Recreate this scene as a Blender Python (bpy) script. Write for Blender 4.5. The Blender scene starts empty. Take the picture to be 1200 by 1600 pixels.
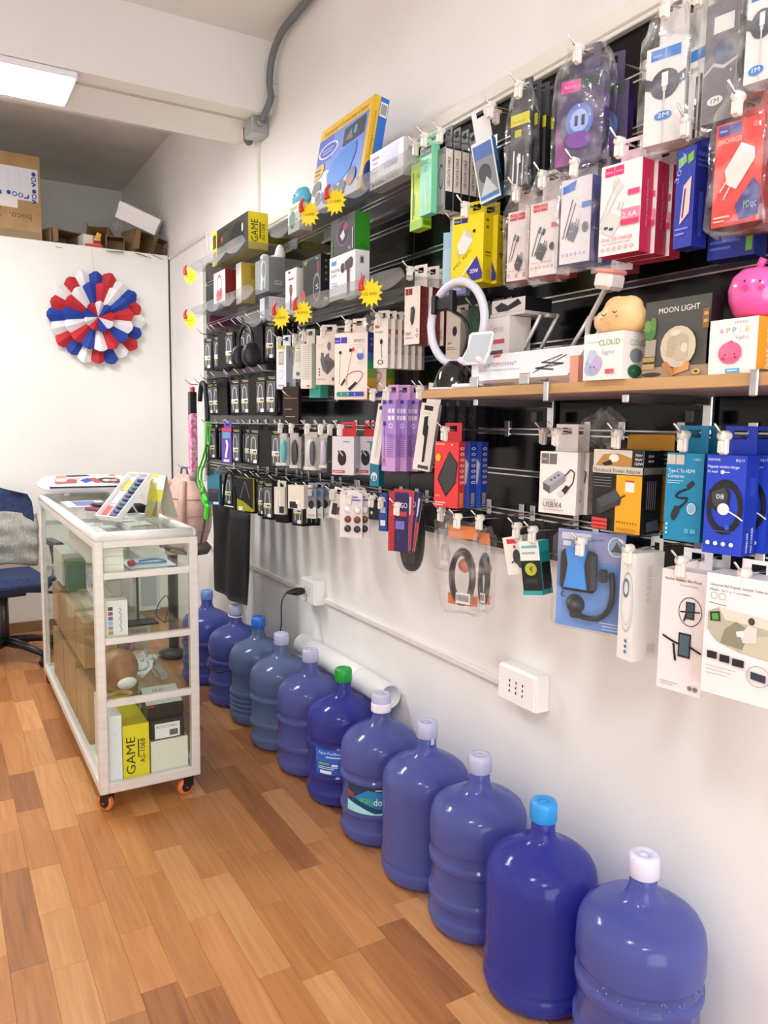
import bpy, bmesh, math, random
from mathutils import Vector, Matrix, Euler
random.seed(7)
scene = bpy.context.scene
col = scene.collection
R = math.radians

# ------------------------------------------------------------------ camera
cam_data = bpy.data.cameras.new('camera')
cam_data.sensor_fit = 'VERTICAL'; cam_data.sensor_height = 36.0
cam_data.lens = 36.0 * 1210.0 / 1600.0
cam_data.clip_start = 0.05
camera = bpy.data.objects.new('camera', cam_data); col.objects.link(camera)
_m = Matrix(((0.86480191, 0.04468411, -0.50012097),
             (-0.50191399, 0.10498307, -0.85852251),
             (0.01414192, 0.99346962, 0.11321714))).to_4x4()
camera.matrix_world = Matrix.Translation((0, 0, 1.43)) @ _m
scene.camera = camera

# ------------------------------------------------------------------ world, exposure
world = bpy.data.worlds.new('world'); scene.world = world
world.use_nodes = True
_bg = world.node_tree.nodes['Background']
_bg.inputs['Color'].default_value = (0.90, 0.95, 1.0, 1); _bg.inputs['Strength'].default_value = 3.0
scene.view_settings.view_transform = 'Standard'; scene.view_settings.look = 'None'
scene.view_settings.gamma = 1.0; scene.view_settings.exposure = 0.9
scene.view_settings.use_curve_mapping = False
scene.cycles.transparent_max_bounces = 28; scene.cycles.max_bounces = 7
scene.cycles.diffuse_bounces = 4; scene.cycles.glossy_bounces = 3; scene.cycles.transmission_bounces = 4
LAMP_POWER = 26.0        # emission of the beam lamp and the added unseen panels

# ------------------------------------------------------------------ materials
def lin(h):
    h = h.lstrip('#'); out = []
    for i in (0, 2, 4):
        c = int(h[i:i+2], 16) / 255.0
        out.append(c / 12.92 if c <= 0.04045 else ((c + 0.055) / 1.055) ** 2.4)
    return (*out, 1.0)
_mats = {}
def new_mat(name):
    m = bpy.data.materials.new(name); m.use_nodes = True
    nt = m.node_tree; return m, nt, nt.nodes, nt.links, nt.nodes['Principled BSDF']
def P(h, rough=0.45, metal=0.0, spec=0.5, coat=0.0):
    """plain print / plastic / paint colour"""
    k = (h, rough, metal, spec, coat)
    if k in _mats: return _mats[k]
    m, nt, N, L, b = new_mat('colour_%s_%d' % (h.lstrip('#'), int(rough*100)))
    b.inputs['Base Color'].default_value = lin(h); b.inputs['Roughness'].default_value = rough
    b.inputs['Metallic'].default_value = metal; b.inputs['Specular IOR Level'].default_value = spec
    b.inputs['Coat Weight'].default_value = coat
    m.diffuse_color = lin(h)
    _mats[k] = m; return m
def noisy(name, c1, c2, scale, rough=0.6, bump=0.0, bscale=None, stretch=(1, 1, 1), detail=4, lo=0.35, hi=0.65, metal=0.0, coords='Object'):
    if name in _mats: return _mats[name]
    m, nt, N, L, b = new_mat(name)
    tc = N.new('ShaderNodeTexCoord'); mp = N.new('ShaderNodeMapping'); mp.inputs['Scale'].default_value = stretch
    nz = N.new('ShaderNodeTexNoise'); nz.inputs['Scale'].default_value = scale; nz.inputs['Detail'].default_value = detail
    rp = N.new('ShaderNodeValToRGB'); rp.color_ramp.elements[0].position = lo; rp.color_ramp.elements[1].position = hi
    rp.color_ramp.elements[0].color = lin(c1); rp.color_ramp.elements[1].color = lin(c2)
    L.new(tc.outputs[coords], mp.inputs['Vector']); L.new(mp.outputs['Vector'], nz.inputs['Vector'])
    L.new(nz.outputs['Fac'], rp.inputs['Fac']); L.new(rp.outputs['Color'], b.inputs['Base Color'])
    b.inputs['Roughness'].default_value = rough; b.inputs['Metallic'].default_value = metal
    if bump:
        n2 = N.new('ShaderNodeTexNoise'); n2.inputs['Scale'].default_value = bscale or scale*4; n2.inputs['Detail'].default_value = 5
        L.new(mp.outputs['Vector'], n2.inputs['Vector'])
        bp = N.new('ShaderNodeBump'); bp.inputs['Strength'].default_value = bump; bp.inputs['Distance'].default_value = 0.01
        L.new(n2.outputs['Fac'], bp.inputs['Height']); L.new(bp.outputs['Normal'], b.inputs['Normal'])
    _mats[name] = m; return m
def clear(name, tint, gloss_rough=0.05, ior=1.45, haze=0.0, haze_col='#ffffff', noise=0.0):
    """thin clear sheet: transparent with fresnel gloss and a little haze"""
    if name in _mats: return _mats[name]
    m = bpy.data.materials.new(name); m.use_nodes = True
    nt = m.node_tree; N = nt.nodes; L = nt.links; N.clear()
    out = N.new('ShaderNodeOutputMaterial')
    tr = N.new('ShaderNodeBsdfTransparent'); tr.inputs['Color'].default_value = lin(tint)
    gl = N.new('ShaderNodeBsdfGlossy'); gl.inputs['Roughness'].default_value = gloss_rough
    df = N.new('ShaderNodeBsdfDiffuse'); df.inputs['Color'].default_value = lin(haze_col)
    lw = N.new('ShaderNodeLayerWeight'); lw.inputs['Blend'].default_value = .5     # same from both sides of the sheet
    pw_ = N.new('ShaderNodeMath'); pw_.operation = 'POWER'; pw_.inputs[1].default_value = 4.0; L.new(lw.outputs['Facing'], pw_.inputs[0])
    fr = N.new('ShaderNodeMath'); fr.operation = 'MULTIPLY_ADD'; fr.inputs[1].default_value = (ior-1)*1.1; fr.inputs[2].default_value = ((ior-1)/(ior+1))**2; fr.use_clamp = True
    L.new(pw_.outputs[0], fr.inputs[0])
    m1 = N.new('ShaderNodeMixShader'); m1.inputs['Fac'].default_value = haze
    L.new(tr.outputs[0], m1.inputs[1]); L.new(df.outputs[0], m1.inputs[2])
    m2 = N.new('ShaderNodeMixShader'); L.new(fr.outputs[0], m2.inputs['Fac'])
    L.new(m1.outputs[0], m2.inputs[1]); L.new(gl.outputs[0], m2.inputs[2])
    if noise:
        tc = N.new('ShaderNodeTexCoord'); nz = N.new('ShaderNodeTexNoise'); nz.inputs['Scale'].default_value = 22; nz.inputs['Detail'].default_value = 3
        L.new(tc.outputs['Object'], nz.inputs['Vector'])
        rp = N.new('ShaderNodeMapRange'); rp.inputs['From Min'].default_value = 0.5; rp.inputs['From Max'].default_value = 0.75
        rp.inputs['To Min'].default_value = haze*0.4; rp.inputs['To Max'].default_value = haze + noise
        L.new(nz.outputs['Fac'], rp.inputs['Value']); L.new(rp.outputs[0], m1.inputs['Fac'])
        bp = N.new('ShaderNodeBump'); bp.inputs['Strength'].default_value = 0.6; bp.inputs['Distance'].default_value = 0.01
        L.new(nz.outputs['Fac'], bp.inputs['Height']); L.new(bp.outputs['Normal'], gl.inputs['Normal'])
    L.new(m2.outputs[0], out.inputs['Surface'])
    _mats[name] = m; return m
def emit(name, c, s):
    m, nt, N, L, b = new_mat(name)
    b.inputs['Base Color'].default_value = lin(c); b.inputs['Emission Color'].default_value = lin(c)
    b.inputs['Emission Strength'].default_value = s
    return m
FILM = clear('clear_film', '#fcfcfc', 0.12, 1.6, 0.05, '#ffffff', 0.22)
BLIS = clear('clear_blister', '#fafafa', 0.06, 1.25, 0.03)
ACRY = clear('clear_acrylic', '#eceeed', 0.2, 1.15, 0.14, '#dfe2e2')
GLASS = clear('glass_sheet', '#fafdfb', 0.02, 1.22, 0.006, '#e8eeea')
GLASSE = clear('glass_edge', '#9cc0b0', 0.05, 1.45, 0.35, '#bcd6cb')
STEEL = noisy('bright_steel', '#b9b9bc', '#e6e6e8', 9, 0.22, metal=1.0)
ALU = noisy('brushed_aluminium', '#c9c7c4', '#dad8d5', 6, 0.38, metal=0.55, stretch=(1, 1, 12))
CARD = noisy('brown_cardboard', '#a98658', '#b8956a', 9, 0.8, 0.08, 60)
CARDD = noisy('dark_cardboard', '#7e6342', '#927450', 9, 0.8, 0.08, 60)
BLK = P('#0c0c0d', 0.4); WHT = P('#f3f1ee', 0.45)

# ------------------------------------------------------------------ objects
def tag(o, label=None, cat=None, group=None, kind=None):
    if label: o['label'] = label
    if cat: o['category'] = cat
    if group: o['group'] = group
    if kind: o['kind'] = kind
    return o
def empty(name, loc=(0, 0, 0), rot=(0, 0, 0)):
    o = bpy.data.objects.new(name, None); o.empty_display_size = 0.05
    o.location = loc; o.rotation_euler = rot; col.objects.link(o); return o
def thing(name, label, cat, loc=(0, 0, 0), rot=(0, 0, 0), group=None):
    return tag(empty(name, loc, rot), label, cat, group)
def copy_tree(o, parent=None):
    c = o.copy(); col.objects.link(c); c.parent = parent
    for ch in o.children: copy_tree(ch, c)
    return c

_text = {}
def text_mesh(s):
    if s in _text: return _text[s]
    cu = bpy.data.curves.new('lettering', 'FONT'); cu.body = s; cu.resolution_u = 2; cu.size = 1.0
    ob = bpy.data.objects.new('lettering', cu); col.objects.link(ob)
    me = ob.to_mesh()
    vs = [(v.co.x, v.co.y) for v in me.vertices]; fs = [tuple(p.vertices) for p in me.polygons]
    ob.to_mesh_clear(); bpy.data.objects.remove(ob); bpy.data.curves.remove(cu)
    x0 = min(v[0] for v in vs); x1 = max(v[0] for v in vs); y0 = min(v[1] for v in vs); y1 = max(v[1] for v in vs)
    _text[s] = ([(v[0]-x0, v[1]) for v in vs], fs, x1-x0, y1)
    return _text[s]

class MB:
    def __init__(s): s.v = []; s.f = []; s.mi = []; s.sm = []; s.mats = []
    def slot(s, m):
        if m not in s.mats: s.mats.append(m)
        return s.mats.index(m)
    def add(s, vs, fs, m, smooth=False, xf=None):
        b = len(s.v); i = s.slot(m)
        s.v += [tuple(xf @ Vector(v)) if xf else tuple(v) for v in vs]
        for f in fs: s.f.append(tuple(b+k for k in f)); s.mi.append(i); s.sm.append(smooth)
        return s
    def box(s, c, d, m, bev=0.0, xf=None, mats=None, smooth=False):
        """c centre, d full size; mats = dict face->material (front -y, back +y, right +x, left -x, top, bottom)"""
        x, y, z = (k/2 for k in d); cx, cy, cz = c
        if bev <= 0:
            vs = [(cx+a*x, cy+b*y, cz+e*z) for a in (-1, 1) for b in (-1, 1) for e in (-1, 1)]
            fs = dict(left=(0, 1, 3, 2), right=(4, 6, 7, 5), front=(0, 4, 5, 1), back=(2, 3, 7, 6), bottom=(0, 2, 6, 4), top=(1, 5, 7, 3))
            b0 = len(s.v); s.v += [tuple(xf @ Vector(v)) if xf else v for v in vs]
            for k, f in fs.items():
                s.f.append(tuple(b0+q for q in f)); s.mi.append(s.slot((mats or {}).get(k, m))); s.sm.append(False)
            return s
        bev = min(bev, x*.98, y*.98, z*.98)
        vs = []; idx = {}
        for a in (-1, 1):
            for b in (-1, 1):
                for e in (-1, 1):
                    for ax in range(3):
                        q = [a*(x-bev), b*(y-bev), e*(z-bev)]
                        q[ax] = (a*x, b*y, e*z)[ax]
                        idx[(a, b, e, ax)] = len(vs); vs.append((cx+q[0], cy+q[1], cz+q[2]))
        fs = []
        for ax in range(3):
            for sg in (-1, 1):
                o = [k for k in range(3) if k != ax]
                cyc = [(-1, -1), (1, -1), (1, 1), (-1, 1)]
                ff = []
                for p, q in cyc:
                    t = [0, 0, 0]; t[ax] = sg; t[o[0]] = p; t[o[1]] = q; ff.append(idx[(*t, ax)])
                if (sg > 0) == (ax == 1): ff.reverse()
                fs.append(tuple(ff))
        for ax in range(3):
            o = [k for k in range(3) if k != ax]
            for p in (-1, 1):
                for q in (-1, 1):
                    ff = []
                    for e, fa in ((-1, o[0]), (1, o[0]), (1, o[1]), (-1, o[1])):
                        t = [0, 0, 0]; t[ax] = e; t[o[0]] = p; t[o[1]] = q; ff.append(idx[(*t, fa)])
                    fs.append(tuple(ff))
        for a in (-1, 1):
            for b in (-1, 1):
                for e in (-1, 1): fs.append(tuple(idx[(a, b, e, k)] for k in range(3)))
        return s.add(vs, fs, m, smooth, xf)
    def tube(s, pts, r, m, n=8, closed=False, caps=True, xf=None):
        pts = [Vector(p) for p in pts]; k = len(pts); vs = []; fs = []
        rr = r if isinstance(r, (list, tuple)) else [r]*k
        up = None
        for i, p in enumerate(pts):
            t = (pts[(i+1) % k]-pts[i-1]) if closed else (pts[min(i+1, k-1)]-pts[max(i-1, 0)])
            t.normalize()
            if up is None:
                up = Vector((0, 0, 1)) if abs(t.z) < 0.9 else Vector((1, 0, 0))
            a = t.cross(up)
            if a.length < 1e-5: a = t.orthogonal()
            a.normalize(); b = a.cross(t).normalized(); up = b
            for j in range(n):
                w = 2*math.pi*j/n; vs.append(p + a*(rr[i]*math.cos(w)) + b*(rr[i]*math.sin(w)))
        for i in range(k if closed else k-1):
            for j in range(n):
                q = ((i+1) % k)*n; fs.append((i*n+j, i*n+(j+1) % n, q+(j+1) % n, q+j))
        if caps and not closed:
            fs.append(tuple(range(n-1, -1, -1))); fs.append(tuple((k-1)*n+j for j in range(n)))
        return s.add(vs, fs, m, True, xf)
    def lathe(s, prof, m, n=24, c=(0, 0, 0), smooth=True, xf=None, sx=1, sy=1):
        vs = []; fs = []
        for r, z in prof:
            for j in range(n):
                w = 2*math.pi*j/n; vs.append((c[0]+sx*r*math.cos(w), c[1]+sy*r*math.sin(w), c[2]+z))
        for i in range(len(prof)-1):
            for j in range(n): fs.append((i*n+j, i*n+(j+1) % n, (i+1)*n+(j+1) % n, (i+1)*n+j))
        if prof[0][0] > 1e-4: fs.append(tuple(range(n-1, -1, -1)))
        if prof[-1][0] > 1e-4: fs.append(tuple((len(prof)-1)*n+j for j in range(n)))
        return s.add(vs, fs, m, smooth, xf)
    def prism(s, outline, t, m, xf=None, smooth=False):
        """outline in local x,z ; extruded from y=0 to y=t"""
        k = len(outline)
        vs = [(x, 0, z) for x, z in outline] + [(x, t, z) for x, z in outline]
        fs = [tuple(range(k)), tuple(range(2*k-1, k-1, -1))] + [(i, k+i, k+(i+1) % k, (i+1) % k) for i in range(k)]
        return s.add(vs, fs, m, smooth, xf)
    def build(s, name, parent=None, loc=(0, 0, 0), rot=(0, 0, 0)):
        me = bpy.data.meshes.new(name); me.from_pydata(s.v, [], s.f)
        for m in s.mats: me.materials.append(m)
        me.polygons.foreach_set('material_index', s.mi); me.polygons.foreach_set('use_smooth', s.sm)
        me.update()
        o = bpy.data.objects.new(name, me); col.objects.link(o)
        o.location = loc; o.rotation_euler = rot
        if parent: o.parent = parent
        return o

def struct(name, mb): return tag(mb.build(name), kind='structure')

# ---- flat print on a face.  O = top-left corner, U = right (full width), V = down (full height), N = outward
class Face:
    def __init__(s, mb, O, U, V, N, xf=None):
        s.mb = mb; s.O = Vector(O); s.U = Vector(U); s.V = Vector(V); s.N = Vector(N).normalized(); s.k = 0; s.xf = xf
        s.w = s.U.length; s.h = s.V.length
    def pt(s, x, y): return s.O + s.U*x + s.V*y + s.N*(0.0005 + 0.00022*s.k)
    def poly(s, pts, c):
        vs = [s.pt(*p) for p in pts]
        nn = Vector((0, 0, 0))
        for i in range(1, len(vs)-1): nn += (vs[i]-vs[0]).cross(vs[i+1]-vs[0])
        f = tuple(range(len(vs)))
        if nn.dot(s.N) < 0: f = f[::-1]
        s.mb.add(vs, [f], c if not isinstance(c, str) else P(c), False, s.xf)
    def draw(s, ops):
        for op in ops:
            s.k += 1; t = op[0]
            if t == 'r':
                x0, y0, x1, y1, c = op[1:6]; s.poly([(x0, y0), (x1, y0), (x1, y1), (x0, y1)], c)
            elif t == 'e':
                cx, cy, rx, ry, c = op[1:6]
                n = 18; s.poly([(cx+rx*math.cos(2*math.pi*i/n), cy+ry*math.sin(2*math.pi*i/n)) for i in range(n)], c)
            elif t == 'p': s.poly(op[1], op[2])
            elif t == 'l':       # polyline stroke, width as fraction of face width
                pts, wd, c = op[1:4]; a = s.w/s.h
                for i in range(len(pts)-1):
                    (x0, y0), (x1, y1) = pts[i], pts[i+1]
                    dx, dy = (x1-x0)*s.w, (y1-y0)*s.h; l = math.hypot(dx, dy) or 1
                    ex, ey = -dy/l*wd*s.w/2, dx/l*wd*s.w/2
                    ex /= s.w; ey /= s.h
                    s.poly([(x0+ex, y0+ey), (x1+ex, y1+ey), (x1-ex, y1-ey), (x0-ex, y0-ey)], c)
            elif t == 'o':       # ring
                cx, cy, rx, ry, th, c = op[1:7]; n = 20
                for i in range(n):
                    a0, a1 = 2*math.pi*i/n, 2*math.pi*(i+1)/n
                    q = lambda a, f: (cx+rx*f*math.cos(a), cy+ry*f*math.sin(a))
                    s.poly([q(a0, 1), q(a1, 1), q(a1, 1-th), q(a0, 1-th)], c)
            elif t == 't':       # text, x, baseline y, cap height (fraction of face height), colour, [max width], [turn: 0 / 90 / 180 / -90]
                txt, x, y, hh, c = op[1:6]; mw = op[6] if len(op) > 6 else None; rot = op[7] if len(op) > 7 else 0
                vs, fs, tw, th = text_mesh(txt)
                H = hh*s.h; sc = H/0.7; sx = sc
                if mw:
                    lim = mw*(s.w if rot in (0, 180) else s.h)
                    sx = lim/tw
                ca, sa = math.cos(R(rot)), math.sin(R(rot))
                pts = []
                for a, b in vs:
                    dx, dy = a*sx, -b*sc
                    rx, ry = dx*ca + dy*sa, -dx*sa + dy*ca
                    pts.append(s.pt(x + rx/s.w, y + ry/s.h))
                mt = P(c) if isinstance(c, str) else c
                n0 = len(fs)
                # orientation
                f0 = fs[0]; nn = (pts[f0[1]]-pts[f0[0]]).cross(pts[f0[2]]-pts[f0[0]])
                ff = fs if nn.dot(s.N) > 0 else [f[::-1] for f in fs]
                s.mb.add(pts, ff, mt, False, s.xf)
        return s

def faces(mb, w, h, d, xf=None, z0=0.0):
    """faces of a box whose local frame is x right, y inward from the front, z up"""
    return dict(front=Face(mb, (-w/2, 0, z0+h), (w, 0, 0), (0, 0, -h), (0, -1, 0), xf),
                right=Face(mb, (w/2, 0, z0+h), (0, d, 0), (0, 0, -h), (1, 0, 0), xf),
                left=Face(mb, (-w/2, d, z0+h), (0, -d, 0), (0, 0, -h), (-1, 0, 0), xf),
                back=Face(mb, (w/2, d, z0+h), (-w, 0, 0), (0, 0, -h), (0, 1, 0), xf),
                top=Face(mb, (-w/2, d, z0+h), (w, 0, 0), (0, -d, 0), (0, 0, 1), xf),
                bottom=Face(mb, (-w/2, 0, z0), (w, 0, 0), (0, d, 0), (0, 0, -1), xf))

RAILS = [2.252, 2.132, 2.012, 1.892, 1.773, 1.653, 1.533, 1.413, 1.293, 1.173]
PANX = 1.482       # front of the slatted panel
_hooks = {}
def hook(y, z, x_tip, what, clip=True, group=None, label=None, thick=0.0025):
    L = round(PANX - x_tip, 3)
    k = (L, clip, thick)
    lb = label or ('steel peg hook with white clip holding %s' % what if clip else 'steel peg hook holding %s' % what)
    if k in _hooks:
        o = copy_tree(_hooks[k]); o.location = (PANX, y, z); tag(o, lb, 'hook', group)
        return o
    o = thing('peg_hook', lb, 'hook', (PANX, y, z), group=group)
    mb = MB(); mb.tube([(0, 0, 0.004), (-L+.035, 0, 0.002), (-L+.022, 0, 0.006), (-L, 0, .026)], thick, STEEL, 7); mb.build('rod', o)
    mb = MB(); mb.box((-.003, 0, .008), (.006, .022, .045), STEEL, .001); mb.build('back_plate', o)
    if clip:
        mb = MB(); q = P('#ece6dc', .4)
        mb.box((-L+.03, 0, -.012), (.012, .017, .036), q, .003)
        mb.lathe([(.0085, -.011), (.0095, -.008), (.0095, .008), (.0085, .011)], q, 12, xf=Matrix.Translation((-L+.03, 0, .004)) @ Matrix.Rotation(R(90), 4, 'Y'))
        mb.box((-L+.021, 0, -.016), (.005, .012, .022), q, .001)
        mb.build('tag_clip', o)
    if group is None: pass
    _hooks[k] = o
    return o

def bag_mesh(w, h, d, top=.09, seed=1, ex=.012, mat=None):
    rnd = random.Random(seed); mb = MB(); n = 20
    lv = [(-.012, .90, .6), (0.0, 1, 1), (h*.25, 1.02, 1.05), (h*.5, 1.0, 1.1), (h*.75, 1.02, 1.05), (h, 1, 1), (h+top*.3, .92, .55), (h+top*.65, .78, .25), (h+top, .62, .10)]
    vs = []; fs = []
    for li, (z, a, b) in enumerate(lv):
        for j in range(n):
            t = 2*math.pi*j/n; c, s_ = math.cos(t), math.sin(t)
            e = 0.35
            x = math.copysign(abs(c)**e, c)*(w/2+ex)*a; y = d/2 + math.copysign(abs(s_)**e, s_)*(d/2+.008)*b
            k = .004 if 0 < z <= h else .008
            vs.append((x + rnd.uniform(-k, k), y + (rnd.uniform(0, k)*math.copysign(1, y-d/2) if 0 < z <= h else rnd.uniform(-k, k)), z + rnd.uniform(-.004, .004)*(1 if 0 < li < len(lv)-1 else 2)))
    for i in range(len(lv)-1):
        for j in range(n): fs.append((i*n+j, i*n+(j+1) % n, (i+1)*n+(j+1) % n, (i+1)*n+j))
    fs.append(tuple(range(n-1, -1, -1)))
    mb.add(vs, fs, mat or FILM, False)
    return mb

def carton(key, name, cat, label, cols, front=(), right=(), left=(), top=(), bottom=(), d=None, hang=None, what=None,
           copies=0, back_label=None, group=None, roll=0, pitch=0, bag=0, tab=True, clip=True, bev=0.0, dy=0, tabcol=None, dx=None, base=None, body_name='carton'):
    x, y, z, w, h, yaw, dd = PLACE[key]
    if base is not None:
        h = h + (z-base); z = base
    d = d if d is not None else dd
    t = thing(name, label, cat, (x, y, z), (R(pitch), R(roll), R(yaw-90)), group)
    cf, cs = cols[0], cols[1]; ct = cols[2] if len(cols) > 2 else cs
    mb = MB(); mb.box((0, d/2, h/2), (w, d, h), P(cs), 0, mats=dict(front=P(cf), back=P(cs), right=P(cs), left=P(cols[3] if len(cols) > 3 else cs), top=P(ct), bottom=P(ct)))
    for nm, ops in (('front', front), ('right', right), ('left', left), ('top', top), ('bottom', bottom)):
        if ops: faces(mb, w, h, d)[nm].draw(ops)          # flat print on the carton itself
    mb.build(body_name, t)
    if hang is not None and tab:
        th = hang - (z+h) + .022
        if th > .008:
            mb = MB(); tw = min(w*.8, .06); q = P(tabcol or cf); hz = h + th
            sl = max(h+.003, h+th-.024)
            mb.box((-tw*.36, d-.001, h+th/2), (tw*.28, .0012, th), q); mb.box((tw*.36, d-.001, h+th/2), (tw*.28, .0012, th), q)
            mb.box((0, d-.001, h+th-.004), (tw*.44, .0012, .008), q)
            if sl > h+.004: mb.box((0, d-.001, (h+sl)/2), (tw*.44, .0012, sl-h), q)
            mb.build('hang_tab', t)
    if bag:
        bag_mesh(w, h, d*(1 if bag == 1 else bag), top=.075, seed=hash_key(key)).build('clear_bag', t)
    st = (dx if dx is not None else (d+.0025)/max(.5, math.cos(R(yaw))))
    for i in range(copies):
        c = copy_tree(t); c.location = (x + st*(i+1), y + dy*(i+1), z)
        lb = back_label or (label + ', next one behind on the same hook')
        if copies > 1: lb += ', %s in line' % ('second', 'third', 'fourth', 'fifth', 'sixth')[i]
        tag(c, lb, cat, (group or ('more packs of ' + (what or name))) if copies > 1 else group)
        if bag:
            for ch in list(c.children):
                if ch.name.startswith('clear_bag'): bpy.data.objects.remove(ch)
    if hang is not None:
        hook(y + math.sin(R(yaw))*d*.5, hang, max(1.2, x-.035), what or label, clip)
    return t
def hash_key(k): return sum(ord(c)*(i+3) for i, c in enumerate(k))
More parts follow.
